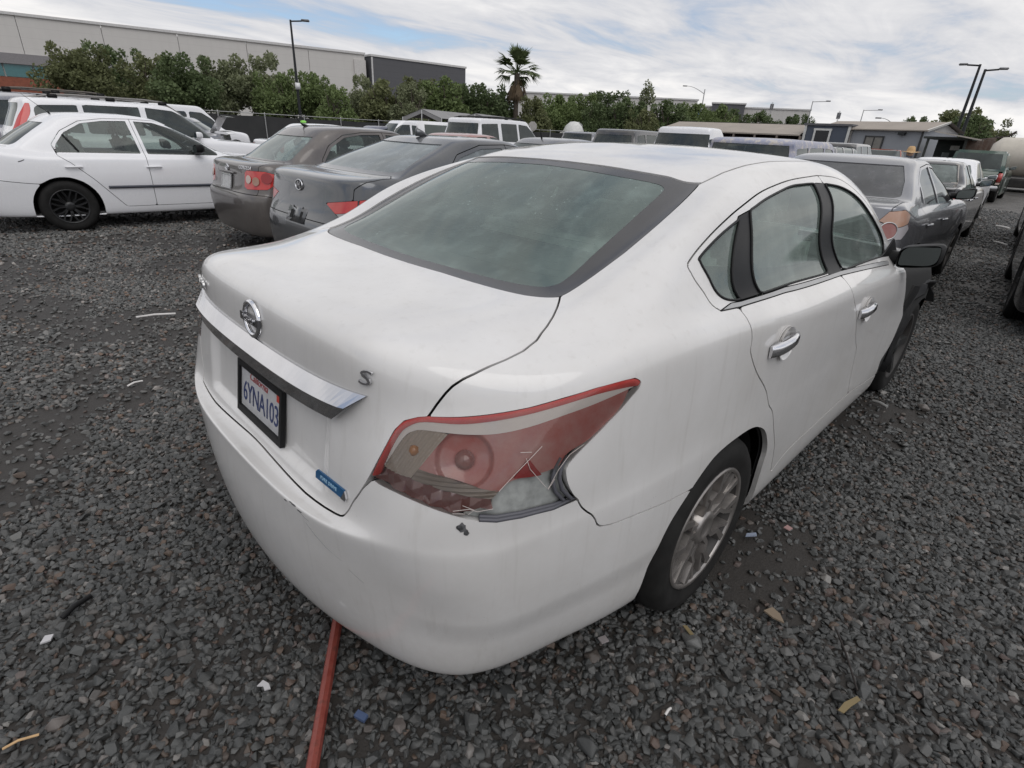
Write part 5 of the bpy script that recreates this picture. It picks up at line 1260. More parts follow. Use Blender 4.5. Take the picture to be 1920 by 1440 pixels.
def cab(**k):
    c = wagon(L=3.3, W=.88, H=1.72, belt=1.08, gate=1.1, hood=1.08, cowl=1.1, xg=.06, xr=.18, xw1=1.15, xw0=1.85, wx0=2.45, wx1=2.45, wheel=.36, bed=2.0, bedz=1.08,
              windows=[[(.2, 1.14), (.24, 1.58), (.52, 1.6), (.52, 1.13)], [(.62, 1.13), (.62, 1.61), (1.05, 1.6), (1.35, 1.42), (1.55, 1.14)]], seats=[.55], mirror_x=1.4, rr=.1)
    c.update(k); return c
GREEN = paint('green_paint', (.016, .052, .034), .18, .10)
pickup(cab(), 'dark green pickup truck with a black camper shell at the far end of the line', GREEN, (28.4, 1.95, 0), R(2), True, bed_mat=None)
# ---- dark vehicle at the right edge
cr_ = wagon(L=4.7, W=.9, H=1.6, wx0=1.0, wx1=3.6, wheel=.36, arch=.42, rim_mat=simple('black_alloy', (.016, .016, .017), .35))
vehicle('black crossover at the right edge of the yard, across the aisle', cr_, BLK, (6.25, -2.16, 0), R(5.2), None, 1)
vehicle('dark grey crossover beyond the black one at the right edge', wagon(L=4.6, H=1.68, wheel=.36, arch=.42, mirrors=False), paint('charcoal_paint', (.05, .05, .053), .2, .15), (12.2, -1.72, 0), R(5), None, 1)
# ---- white SUV with roof rails behind the white compact
cS = wagon(L=4.75, W=.92, H=1.68, wr=.68, lamps=[[(.70, 1.0), (.70, 1.38), (.735, 1.56), (.79, 1.56), (.86, 1.38), (.90, 1.03)]], lamp_mats=[lens('bright_red_lens', (.55, .03, .025), .12, .05)], rear_glass=[(-.58, 1.56), (.58, 1.56), (.64, 1.2), (-.64, 1.2)], clear=.24, xr=.34,
           windows=[[(.50, 1.16), (.52, 1.48), (.58, 1.54), (1.12, 1.57), (1.12, 1.13)], [(1.2, 1.13), (1.2, 1.58), (2.05, 1.59), (2.05, 1.12)], [(2.15, 1.12), (2.15, 1.59), (2.6, 1.56), (2.95, 1.40), (3.18, 1.15), (3.18, 1.11)]])
sv1 = vehicle('white SUV with tall red tail lamps and a roof rack, behind the white compact', cS, W2, (.45, 12.1, 0), 0, None, 1)
def rails(root, c, x0, x1, mat, hgt=.06):
    for s_ in (-1, 1):
        y = s_ * (c.get('wr', .66) - .05); pts = []
        for k in range(9):
            x = x0 + (x1 - x0) * k / 8; p, n = c['_Q'].down(x, y); pts.append(p + Vector((0, 0, hgt * min(1, min(k, 8 - k) / 1.2))))
        m = MB(); m.tube(pts, .017, 8); m.build('roof_rail', mat, root)
        for k in (1, 4, 7): p, n = c['_Q'].down(x0 + (x1 - x0) * k / 8, y); m = MB(); m.box(p + Vector((0, 0, hgt / 2)), (.14, .05, hgt)); m.build('rail_foot', BLACK_PLASTIC, root, bevel=.008)
    for x in (x0 + (x1 - x0) * .3, x0 + (x1 - x0) * .7):
        a, _ = c['_Q'].down(x, -(c.get('wr', .66) - .05)); b, _ = c['_Q'].down(x, c.get('wr', .66) - .05); m = MB(); m.tube([a + Vector((0, 0, hgt)), b + Vector((0, 0, hgt))], .02, 8); m.build('cross_bar', mat, root)
rails(sv1, cS, .55, 2.75, simple('rail_grey', (.22, .21, .20), .4, .4))
cS2 = wagon(L=4.6, W=.92, H=1.78, wr=.68); sv2 = vehicle('silver SUV with grey roof rack behind the white SUV', cS2, SILV, (.2, 15.2, 0), 0, None, 1); rails(sv2, cS2, .5, 2.6, simple('rail_taupe', (.12, .105, .09), .4, .3), .09)
# ---- rows behind
vehicle('white sedan just behind the taupe compact, roof and trunk corner showing', sedan(W=.86, lamps=[[(.5, .75), (.5, .95), (.92, .95), (.92, .77)]], lamp_mats=[RED]), W2, (5.55, 13.9, 0), 0, None, 1, glassmat=PALE_G)
vehicle('small white van far off by the fence at the left', wagon(L=4.4, H=1.85, mirrors=False), W2, (4.4, 23.0, 0), R(8), None, 0, 'van', name='parked_van')
ot = vehicle('silver sedan with its trunk lid standing open', sedan(mirrors=False, rear_glass=[(-.5, 1.33), (.5, 1.33), (.6, 1.1), (-.6, 1.1)]), SILV, (6.75, 19.2, 0), R(150), None, 1)
m = MB(); m.prism([(-.08, 1.02), (.02, 1.08), (.30, 1.10), (.36, 1.06), (.3, 1.04), (0, 1.0)], -.62, .62, Matrix(((1, 0, 0, 0), (0, 0, 1, 0), (0, 1, 0, 0), (0, 0, 0, 1)))); tl = m.build('spoiler_lip', W2, ot)
m = MB(); vs = [(.46, -.62, 1.08), (.46, .62, 1.08), (.14, .64, 1.55), (.14, -.64, 1.55), (-.10, .60, 1.52), (-.10, -.60, 1.52)]
m.add(vs, [(0, 1, 2, 3), (3, 2, 4, 5)]); m.add([(x + .03, y * .97, z - .02) for x, y, z in vs], [(3, 2, 1, 0), (5, 4, 2, 3)]); m.build('open_trunk_lid', W2, ot)
m = MB(); m.box((.27, 0, 1.045), (.34, 1.1, .02)); m.build('trunk_opening', DARK, ot)
vehicle('dusty blue sedan roof beyond the taupe compact', sedan(H=1.5, mirrors=False), paint('dusty_blue', (.13, .14, .19), .35, .25, .2), (14.0, 24.2, 0), R(5), None, 0)
vehicle('faded red and white sedan roof behind the shark-fin sedan', sedan(H=1.44, mirrors=False), paint('faded_red', (.34, .16, .15), .35, .45), (6.6, 8.9, 0), R(4), None, 1)
pk = pickup(cab(H=1.8, mirrors=False), 'white pickup truck with a topper in front of the grey canopies', W2, (17.2, 23.6, 0), R(172), True, detail=0)
cT = wagon(L=5.1, W=1.0, H=1.92, belt=1.12, gate=1.14, hood=1.12, cowl=1.14, wx1=3.95, xw1=3.1, xw0=3.85, wheel=.38, wr=.76, windows=[[(.35, 1.22), (.42, 1.72), (1.25, 1.76), (1.25, 1.2)], [(1.42, 1.2), (1.42, 1.77), (2.3, 1.78), (2.3, 1.19)], [(2.4, 1.19), (2.4, 1.78), (2.9, 1.75), (3.3, 1.52), (3.5, 1.2)]], rear_glass=[(-.72, 1.74), (.72, 1.74), (.8, 1.26), (-.8, 1.26)], front_glass=[(-.68, 1.8), (.68, 1.8), (.82, 1.2), (-.82, 1.2)], lamps=[[(.84, .9), (.84, 1.3), (1.0, 1.3), (1.02, .92)]], lamp_mats=[RED], mirrors=False)
tah = vehicle('white full-size SUV with dark windows and a roof rack in the middle distance', cT, W2, (12.6, 14.6, 0), R(6), None, 1); rails(tah, cT, .6, 3.0, BLACK_PLASTIC)
cx = sedan(H=1.45, mirrors=False); gx = vehicle('grey sedan with a short roof antenna over the white sedan\'s roofline', cx, paint('mid_grey_paint', (.19, .19, .2), .25, .15, .4), (6.9, 6.3, 0), R(3), None, 1)
p, n = cx['_Q'].down(1.15, 0); m = MB(); m.tube([p, p + Vector((-.06, 0, .16))], [.02, .005], 6); m.build('antenna', BLACK_PLASTIC, gx)
vehicle('silver crossover beyond the white full-size SUV', wagon(H=1.68, mirrors=False), SILV, (17.2, 13.2, 0), R(10), None, 1)
vehicle('black SUV seen from behind beside the white extended-cab pickup', wagon(H=1.78, W=.92, mirrors=False), paint('charcoal_paint', (.05, .05, .053), .2, .15), (14.6, 9.6, 0), R(8), None, 1)
pickup(cab(L=3.5, H=1.84, mirrors=False, belt=1.12, rear_glass=[(-.66, 1.68), (.66, 1.68), (.72, 1.22), (-.72, 1.22)]), 'white extended-cab pickup with a dark rear window', W2, (12.3, 5.9, 0), R(5), False)
vehicle('dark red hatchback beyond the white pickup cab', wagon(L=4.0, H=1.55, mirrors=False), paint('dark_red', (.22, .02, .02), .25, .15), (22.0, 9.8, 0), R(5), None, 0)
cV = wagon(L=4.3, W=.87, H=1.63, belt=1.03, wr=.68, mirrors=False, xr=.24, lamps=[[(.72, .75), (.72, 1.05), (.9, 1.05), (.9, .77)]], lamp_mats=[RED], windows=[[(.36, 1.12), (.42, 1.48), (1.0, 1.5), (1.0, 1.1)], [(1.08, 1.1), (1.08, 1.5), (1.9, 1.51), (1.9, 1.1)], [(1.98, 1.1), (1.98, 1.51), (2.45, 1.49), (2.8, 1.32), (3.05, 1.1)]], rear_glass=[(-.62, 1.52), (.62, 1.52), (.7, 1.14), (-.7, 1.14)])
PEEL = NT('peeling_lilac'); _n = PEEL.noise(PEEL.coord(), 7, 6, .7)
PEEL.set(color=PEEL.ramp(_n, [(.35, (.24, .26, .36)), (.5, (.33, .33, .40)), (.58, (.52, .48, .44)), (.7, (.40, .36, .33))]), rough=.35)
vehicle('pale blue wagon with peeling roof paint beside the silver sedan', cV, PEEL.mat, (8.9, 2.75, 0), R(3), None, 1)
vehicle('white hatchback roof beyond the pale blue wagon', wagon(L=4.0, H=1.55, mirrors=False), W2, (19.6, 7.3, 0), R(5), None, 0)
vehicle('bright red coupe in front of the grey trailer', sedan(H=1.42, mirrors=False), paint('bright_red', (.40, .03, .025), .25, .1), (24.5, 7.0, 0), R(8), None, 0)
vehicle('white work van parked close to the grey trailer', wagon(L=4.8, H=1.75, mirrors=False), W2, (26.5, 6.0, 0), R(170), None, 0, 'van', name='parked_van')
vehicle('grey hatchback with a black rear spoiler behind the black sedan', wagon(L=4.2, W=.88, H=1.58, mirrors=False), paint('mid_grey_paint', (.19, .19, .2), .25, .15, .4), (13.4, 3.5, 0), R(4), None, 1)
vehicle('dark SUV between the grey hatchback and the trailer', wagon(H=1.72, mirrors=False), paint('charcoal_paint', (.05, .05, .053), .2, .15), (18.8, 4.6, 0), R(4), None, 0)
pickup(cab(H=1.62, mirrors=False), 'old orange-red pickup truck in front of the dark lean-to', paint('orange_red', (.42, .075, .03), .3, .2), (26.3, 4.75, 0), R(172), False, detail=0)
vehicle('dark SUV beyond the green pickup truck', wagon(H=1.8, mirrors=False), paint('charcoal_paint', (.05, .05, .053), .2, .15), (37.5, 1.3, 0), R(3), None, 0)

m = MB(); m.lathe([(.001, -.035), (.045, -.03), (.075, -.01), (.08, .004), (.06, .022), (.001, .035)], 20, 'Z')
tag(m.build('foam_ball', simple('lime_green', (.25, .62, .10), .5), None, Vector((6.75, 13.75, 1.50))), 'lime green ball on the white sedan roof behind the taupe compact', 'ball')
# ------------------------------------------------------------------ ground and gravel
def polar(az, d, z=0.): return Vector((CAM.x + d * math.cos(R(az)), CAM.y + d * math.sin(R(az)), z))
t = NT('gravel_ground')
v = t.coord()
big = t.noise(v, .55, 5, .6); mid = t.noise(v, 2.2, 5, .6)
patch = t.ramp(t.math('ADD', t.math('MULTIPLY', big, .6), t.math('MULTIPLY', mid, .4)), [(.47, 0.), (.60, 1.)])
vc = t.voro(v, 26, out='Color'); vd = t.voro(v, 26, out='Distance'); vd2 = t.voro(v, 60, out='Distance')
sepc = t.node('ShaderNodeSeparateColor'); t.l.new(vc, sepc.inputs[0])
stone = t.ramp(sepc.outputs[0], [(0., (.085, .087, .085)), (.5, (.14, .138, .132)), (.86, (.19, .182, .17)), (.93, (.19, .135, .10)), (1., (.24, .225, .21))])
_len = t.node('ShaderNodeVectorMath', operation='DISTANCE'); t.l.new(v, _len.inputs[0]); _len.inputs[1].default_value = (-.4, -1.4, 0)
far = t.node('ShaderNodeMapRange'); far.inputs['From Min'].default_value = 8.; far.inputs['From Max'].default_value = 14.; t.l.new(_len.outputs['Value'], far.inputs[0])
stone = t.mix(t.ramp(vd, [(.38, 0.), (.66, .7)]), stone, (.035, .033, .031))
dirt = t.mix(t.noise(v, 45, 4, .7), (.016, .0142, .0128), (.05, .044, .039))
loose = t.math('MULTIPLY', far.outputs[0], t.math('SUBTRACT', 1., t.math('MULTIPLY', patch, .8)))
t.set(color=t.mix(loose, dirt, stone), rough=.6, spec=.4)
hgt = t.math('ADD', t.math('MULTIPLY', t.math('SUBTRACT', 1., vd), loose), t.math('MULTIPLY', t.noise(v, 90, 5, .7), .6))
t.bump(hgt, .45, .02)
m = MB(); m.add([(-400, -400, 0), (500, -400, 0), (500, 500, 0), (-400, 500, 0)], [(0, 1, 2, 3)])
ground = m.build('ground', t.mat); ground['kind'] = 'structure'
t = NT('crushed_stone')
oi = t.node('ShaderNodeObjectInfo'); v = t.coord()
n = t.noise(v, 30, 4, .65)
col = t.ramp(oi.outputs['Random'], [(0., (.020, .022, .022)), (.22, (.038, .041, .041)), (.45, (.064, .067, .066)), (.68, (.05, .05, .048)), (.84, (.125, .126, .122)), (.90, (.068, .056, .048)), (.94, (.105, .066, .043)), (.965, (.075, .047, .04)), (1., (.24, .23, .215))])
col = t.mix(t.ramp(n, [(.3, 0.), (.75, .45)]), col, (.088, .086, .082))
# stones get lighter and rougher towards the left lane, with a noisy edge
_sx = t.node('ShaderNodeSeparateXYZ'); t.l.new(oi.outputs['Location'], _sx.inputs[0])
left_mix = t.node('ShaderNodeMapRange', interpolation_type='SMOOTHSTEP'); left_mix.inputs['From Min'].default_value = 1.0; left_mix.inputs['From Max'].default_value = 5.0
t.l.new(t.math('ADD', _sx.outputs['Y'], t.math('MULTIPLY', t.noise(oi.outputs['Location'], .7, 3, .6), 2.2)), left_mix.inputs[0])
col = t.mix(t.math('MULTIPLY', left_mix.outputs[0], .8), col, t.mix(1., col, (1.9, 1.85, 1.82), 'MULTIPLY'))
t.set(color=col, rough=t.math('ADD', t.math('MULTIPLY', n, .3), t.math('ADD', .28, t.math('MULTIPLY', left_mix.outputs[0], .2))), spec=.5)
t.bump(n, .35, .004)
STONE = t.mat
lib = bpy.data.collections.new('stone_shapes')
rs = np.random.RandomState(11)
for k in range(10):
    bm = bmesh.new()
    nn = rs.randint(11, 17)
    for _ in range(nn):
        q = rs.normal(size=3); q /= np.linalg.norm(q); q *= rs.uniform(.82, 1.08)
        bm.verts.new((q[0] * rs.uniform(.95, 1.05), q[1] * rs.uniform(.68, .9), q[2] * rs.uniform(.46, .68)))
    r_ = bmesh.ops.convex_hull(bm, input=bm.verts)
    bmesh.ops.delete(bm, geom=[x for x in r_['geom_interior'] if isinstance(x, bmesh.types.BMVert)], context='VERTS')
    bmesh.ops.bevel(bm, geom=list(bm.edges), offset=.07, segments=1, affect='EDGES', clamp_overlap=True)
    for f in bm.faces: f.smooth = k % 3 == 0
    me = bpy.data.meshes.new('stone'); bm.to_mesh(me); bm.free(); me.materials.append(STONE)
    so = bpy.data.objects.new('stone', me); lib.objects.link(so)
def vnoise(x, y, s, seed):
    g = np.random.RandomState(seed).rand(64, 64); x, y = x * s + 17.3, y * s + 9.1
    i, j = np.floor(x).astype(int), np.floor(y).astype(int); a, b = x - i, y - j; a = a * a * (3 - 2 * a); b = b * b * (3 - 2 * b)
    i0, i1, j0, j1 = i % 64, (i + 1) % 64, j % 64, (j + 1) % 64
    return (g[i0, j0] * (1 - a) + g[i1, j0] * a) * (1 - b) + (g[i0, j1] * (1 - a) + g[i1, j1] * a) * b
pts, scl, rot, idx = [], [], [], []
for r0, r1, den, k0, k1 in ((.35, 3.4, 4800, .0085, .030), (3.4, 7.5, 2700, .011, .031), (7.5, 14., 1100, .017, .037), (14., 24., 330, .024, .048)):
    a0, a1 = R(-40), R(130); nn = int(den * (a1 - a0) / 2 * (r1 ** 2 - r0 ** 2))
    rr_ = np.sqrt(rs.uniform(r0 ** 2, r1 ** 2, nn)); aa = rs.uniform(a0, a1, nn)
    x, y = CAM.x + rr_ * np.cos(aa), CAM.y + rr_ * np.sin(aa)
    f = .55 * vnoise(x, y, 1.1, 5) + .3 * vnoise(x, y, 3.0, 6) + .15 * vnoise(x, y, 8., 7)
    keep = rs.rand(nn) < np.clip((.655 - f) / .11, .14, 1)
    if r0 > 13: keep &= (aa < R(26)) | (aa > R(66)) & (aa < R(92))
    keep &= ~((x > .4) & (x < 4.4) & (np.abs(y) < .55))                 # nothing to see under the middle of the car
    x, y = x[keep], y[keep]; nn = len(x)
    s_ = k0 + (k1 - k0) * rs.beta(1.5, 3.4, nn)
    big = rs.rand(nn) < .012; s_[big] *= 1.6
    pts.append(np.stack([x, y, s_ * rs.uniform(-.12, .42, nn)], 1)); scl.append(s_)
    rot.append(np.stack([rs.normal(0, .28, nn), rs.normal(0, .28, nn), rs.uniform(0, 6.283, nn)], 1)); idx.append(rs.randint(0, 10, nn))
pts, scl, rot, idx = map(np.concatenate, (pts, scl, rot, idx))
me = bpy.data.meshes.new('gravel'); me.vertices.add(len(pts)); me.vertices.foreach_set('co', pts.astype(np.float32).ravel())
me.attributes.new('scl', 'FLOAT', 'POINT').data.foreach_set('value', scl.astype(np.float32))
me.attributes.new('rot', 'FLOAT_VECTOR', 'POINT').data.foreach_set('vector', rot.astype(np.float32).ravel())
me.attributes.new('idx', 'INT', 'POINT').data.foreach_set('value', idx.astype(np.int32))
me.update()
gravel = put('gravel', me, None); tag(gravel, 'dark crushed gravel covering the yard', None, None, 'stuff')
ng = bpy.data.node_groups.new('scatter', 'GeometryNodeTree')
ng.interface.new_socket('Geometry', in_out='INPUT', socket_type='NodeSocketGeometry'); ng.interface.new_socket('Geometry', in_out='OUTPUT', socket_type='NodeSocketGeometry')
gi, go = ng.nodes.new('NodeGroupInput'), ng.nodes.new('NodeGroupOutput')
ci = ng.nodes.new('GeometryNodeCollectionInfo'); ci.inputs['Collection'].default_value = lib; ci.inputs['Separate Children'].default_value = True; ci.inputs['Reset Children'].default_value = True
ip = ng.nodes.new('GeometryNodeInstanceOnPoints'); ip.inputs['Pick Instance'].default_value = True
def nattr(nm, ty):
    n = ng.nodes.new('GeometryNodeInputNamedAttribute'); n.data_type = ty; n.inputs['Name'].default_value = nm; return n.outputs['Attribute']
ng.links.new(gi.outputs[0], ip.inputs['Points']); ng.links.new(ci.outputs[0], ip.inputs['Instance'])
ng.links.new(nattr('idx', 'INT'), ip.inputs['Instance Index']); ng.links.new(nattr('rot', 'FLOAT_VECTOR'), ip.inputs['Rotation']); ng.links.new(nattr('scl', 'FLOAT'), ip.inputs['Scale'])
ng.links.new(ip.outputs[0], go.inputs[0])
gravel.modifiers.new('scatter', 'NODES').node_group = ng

# ------------------------------------------------------------------ warehouse and far buildings
def wall_mat(name, color, line=.86, sx=.11, sz=1.2):
    t = NT(name); v = t.coord()
    s = t.node('ShaderNodeSeparateXYZ'); t.l.new(v, s.inputs[0])
    fz = t.math('FRACT', t.math('MULTIPLY', s.outputs['Z'], 1 / sz))
    ln = t.ramp(fz, [(0., line), (.05, 1.)])
    n = t.noise(v, .35, 5, .6); st = t.noise(t.coord(scale=(1.5, 1.5, .08)), 1., 4, .6)
    c = t.mix(t.math('MULTIPLY', t.ramp(n, [(.3, 0.), (.7, 1.)]), .25), color, tuple(x * .82 for x in color))
    c = t.mix(t.math('MULTIPLY', t.ramp(st, [(.5, 0.), (.8, 1.)]), .2), c, tuple(x * .72 for x in color))
    t.set(color=t.mix(1., c, ln, 'MULTIPLY'), rough=.8); MATS[name] = t.mat; return t.mat
BEIGE = wall_mat('tilt_up_beige', (.575, .555, .53)); DKWALL = wall_mat('charcoal_cladding', (.10, .10, .108), .7, sz=.9)
CAPW = simple('parapet_cap', (.55, .54, .53), .6); TEAL = simple('teal_glazing', (.045, .15, .16), .15, coat=.4); BRICKP = simple('brick_panel', (.23, .075, .045), .85, var=.25, vscale=3)
def frame2(a, b):
    """local frame along a wall: x runs a->b, y into the building"""
    d = (b - a); d.z = 0; L = d.length; d.normalize(); rz = math.atan2(d.y, d.x)
    return L, rz
WA, WB = polar(93.0, 108), Vector((54.4, 90.3, 0))
L_, rz_ = frame2(WA, WB)
wh = empty('warehouse', WA, rz_, 'long beige warehouse with a brick and teal glass entrance end behind the trees', 'building')
npan = 7; wpan = L_ / npan
pm = MB(); pm.box((wpan / 2, .2, 6.0), (wpan - .06, .4, 12.0)); pme = pm.mesh('wall_panel'); pme.materials.append(BEIGE)
for k in range(npan): put('wall_panel', pme, None, wh, (k * wpan, 0, 0))
m = MB(); m.box((L_ / 2, 20.4, 5.9), (L_ - .2, 40, 11.6)); m.build('core', simple('roof_grey', (.35, .35, .35), .9), wh)
m = MB(); m.box((L_ / 2, .15, 12.15), (L_ + .2, .7, .32)); m.build('parapet_cap', CAPW, wh)
e1 = 27.5
m = MB(); m.box((e1 / 2, -.25, 7.1), (e1, .5, 1.2)); m.build('grey_band', simple('band_grey', (.22, .21, .215), .7), wh)
m = MB(); m.box((e1 / 2, -.35, 4.0), (e1, .7, 1.9)); m.build('brick_spandrel', BRICKP, wh)
for zz, nm in ((5.75, 'window'), (2.1, 'window')):
    for k in range(9):
        m = MB(); m.box((e1 * (k + .5) / 9, -.12, zz), (e1 / 9 - .18, .2, 1.45 if zz > 3 else 1.7)); m.build(nm, TEAL, wh)
m = MB(); m.box((L_ - .9, -.15, 5.6), (1.9, .3, 11.2)); m.build('corner_strip', simple('pale_wall', (.55, .53, .51), .8), wh)
DA, DB = Vector((55.0, 89.3, 0)), Vector((73.6, 87.3, 0)); L_, rz_ = frame2(DA, DB)
dk = empty('warehouse_wing', DA, rz_, 'charcoal clad warehouse wing at the right end of the beige warehouse', 'building')
m = MB(); m.box((L_ / 2, 12, 5.95), (L_, 24, 11.9)); m.build('wall', DKWALL, dk)
m = MB(); m.box((L_ / 2, 12, 12.0), (L_ + .3, 24.3, .3)); m.build('parapet_cap', CAPW, dk)
m = MB(); m.box((.12, -.06, 5.9), (.24, .12, 11.7)); m.build('corner_trim', CAPW, dk)
for nm, a, b, h, mt, lab in (('distant_warehouse', polar(44.9, 150), polar(29.9, 151), 9.7, BEIGE, 'far beige warehouse behind the palm and hedge trees'), ('distant_depot', polar(30.0, 170), polar(20.4, 172), 9.6, BEIGE, 'far pale depot roofline right of the cypress-like tree'), ('distant_shed', polar(27.4, 162), polar(24.9, 162), 9.9, DKWALL, 'far dark shed showing above the trees by the street lamp')):
    L_, rz_ = frame2(a, b); o = empty(nm, a, rz_, lab, 'building')
    m = MB(); m.box((L_ / 2, -8, h / 2 - .1), (L_, 16, h - .2)); m.build('wall', mt, o); m = MB(); m.box((L_ / 2, -8, h), (L_ + .4, 16.4, .3)); m.build('parapet_cap', CAPW, o)

# ------------------------------------------------------------------ trees
def leaf_mat(name, c0, c1):
    t = NT(name); oi = t.node('ShaderNodeObjectInfo'); v = t.coord(); n = t.noise(v, .9, 3, .6); n2 = t.noise(v, 6, 2, .6)
    c = t.mix(t.ramp(t.math('ADD', t.math('MULTIPLY', n, .6), t.math('MULTIPLY', n2, .4)), [(.35, 0.), (.65, 1.)]), c0, c1)
    c = t.mix(t.math('MULTIPLY', oi.outputs['Random'], .35), c, tuple(x * .6 for x in c0))
    t.set(color=c, rough=.6, spec=.25)
    tr = t.node('ShaderNodeBsdfTranslucent'); t.l.new(c, tr.inputs[0]); mx = t.node('ShaderNodeMixShader'); mx.inputs[0].default_value = .3
    t.l.new(t.b.outputs[0], mx.inputs[1]); t.l.new(tr.outputs[0], mx.inputs[2]); t.l.new(mx.outputs[0], t.out.inputs[0]); return t.mat
LEAF_A = leaf_mat('leaf_olive', (.13, .145, .065), (.21, .225, .11)); LEAF_B = leaf_mat('leaf_green', (.135, .18, .07), (.235, .30, .12)); LEAF_C = leaf_mat('leaf_pale', (.17, .195, .105), (.28, .30, .18)); LEAF_D = leaf_mat('leaf_dark', (.09, .125, .055), (.155, .20, .09))
BARK = simple('bark', (.10, .082, .066), .9, var=.3, vscale=4)
def leaf_mesh(name, blobs, nper, size, rs, squash=.7, up=.35):
    V, F = [], []
    for (c, r) in blobs:
        nn = int(nper * (r[0] * r[1] * r[2]) ** (1 / 1.6))
        q = rs.normal(size=(nn, 3)); q /= np.linalg.norm(q, axis=1, keepdims=True)
        q *= (rs.uniform(.25, 1.0, (nn, 1)) ** .45) * rs.uniform(.85, 1.12, (nn, 1))
        P = np.array(c) + q * np.array(r)
        a = rs.normal(size=(nn, 3)) + q * .6; a[:, 2] += up; a /= np.linalg.norm(a, axis=1, keepdims=True)
        b = np.cross(a, rs.normal(size=(nn, 3))); b /= np.linalg.norm(b, axis=1, keepdims=True)
        s = size * rs.uniform(.6, 1.35, (nn, 1)); w = s * squash * .5
        k = len(V) * 0
        quad = np.stack([P - a * s * .5, P + b * w, P + a * s * .6, P - b * w], 1).reshape(-1, 3)
        F.append(np.arange(len(quad)).reshape(-1, 4) + (sum(len(x) for x in V))); V.append(quad)
    return np_mesh(name, np.concatenate(V), np.concatenate(F), smooth=False)
TREES = []
def make_tree_shape(seed, kind):
    rs = np.random.RandomState(seed); H = 5.0; blobs = []; tr = MB()
    if kind == 'cypress':
        for k in range(26):
            t_ = rs.rand(); z = 1.0 + 4.2 * t_; r = (1 - t_) * 1.15 + .15; a = rs.uniform(0, 6.28)
            blobs.append(((math.cos(a) * r * .75, math.sin(a) * r * .75, z), (.32, .32, .6)))
        tr.tube([(0, 0, 0), (.03, .02, 2.5), (0, 0, 5)], [.13, .08, .02], 7)
    else:
        spread = 2.3 if kind != 'bush' else 1.9; zc = 3.1 if kind != 'bush' else 2.0; zr = 1.75 if kind != 'bush' else 1.8
        nb = 30
        for k in range(nb):
            q = rs.normal(size=3); q /= np.linalg.norm(q); q *= rs.uniform(.45, 1.0)
            c = (q[0] * spread * .82, q[1] * spread * .82, zc + q[2] * zr * .80)
            if c[2] < .7: continue
            r = rs.uniform(.5, .95); blobs.append((c, (r, r, r * rs.uniform(.7, 1.1))))
        for k in range(7):                                    # ragged sprigs on top
            a = rs.uniform(0, 6.28); r0 = rs.uniform(0, spread * .75); blobs.append(((math.cos(a) * r0, math.sin(a) * r0, zc + zr * rs.uniform(.85, 1.12)), (.38, .38, .5)))
        nst = 1 if kind == 'tree' else 4
        for s_ in range(nst):
            bx, by = rs.uniform(-.25, .25, 2) * (nst > 1); tr.tube([(bx, by, -.1), (bx + rs.uniform(-.1, .1), by, .8), (bx * 2 + rs.uniform(-.3, .3), by * 2 + rs.uniform(-.3, .3), 1.9)], [.15, .12, .09], 7)
            for k in range(5):
                a = rs.uniform(0, 6.28); e_ = Vector((math.cos(a) * rs.uniform(.7, 1.5), math.sin(a) * rs.uniform(.7, 1.5), rs.uniform(2.6, 4.0)))
                st_ = Vector((bx * 2, by * 2, 1.5)); tr.tube([st_, st_.lerp(e_, .5) + Vector((0, 0, .15)), e_], [.075, .05, .015], 6)
    return leaf_mesh('crown', blobs, 620 if kind != 'cypress' else 620, .19 if kind != 'cypress' else .15, rs), tr.mesh('trunk')
SHAPES = {k: [make_tree_shape(s_, k) for s_ in ss] for k, ss in dict(tree=(1, 2, 3, 4), bush=(5, 6, 7), cypress=(8,)).items()}
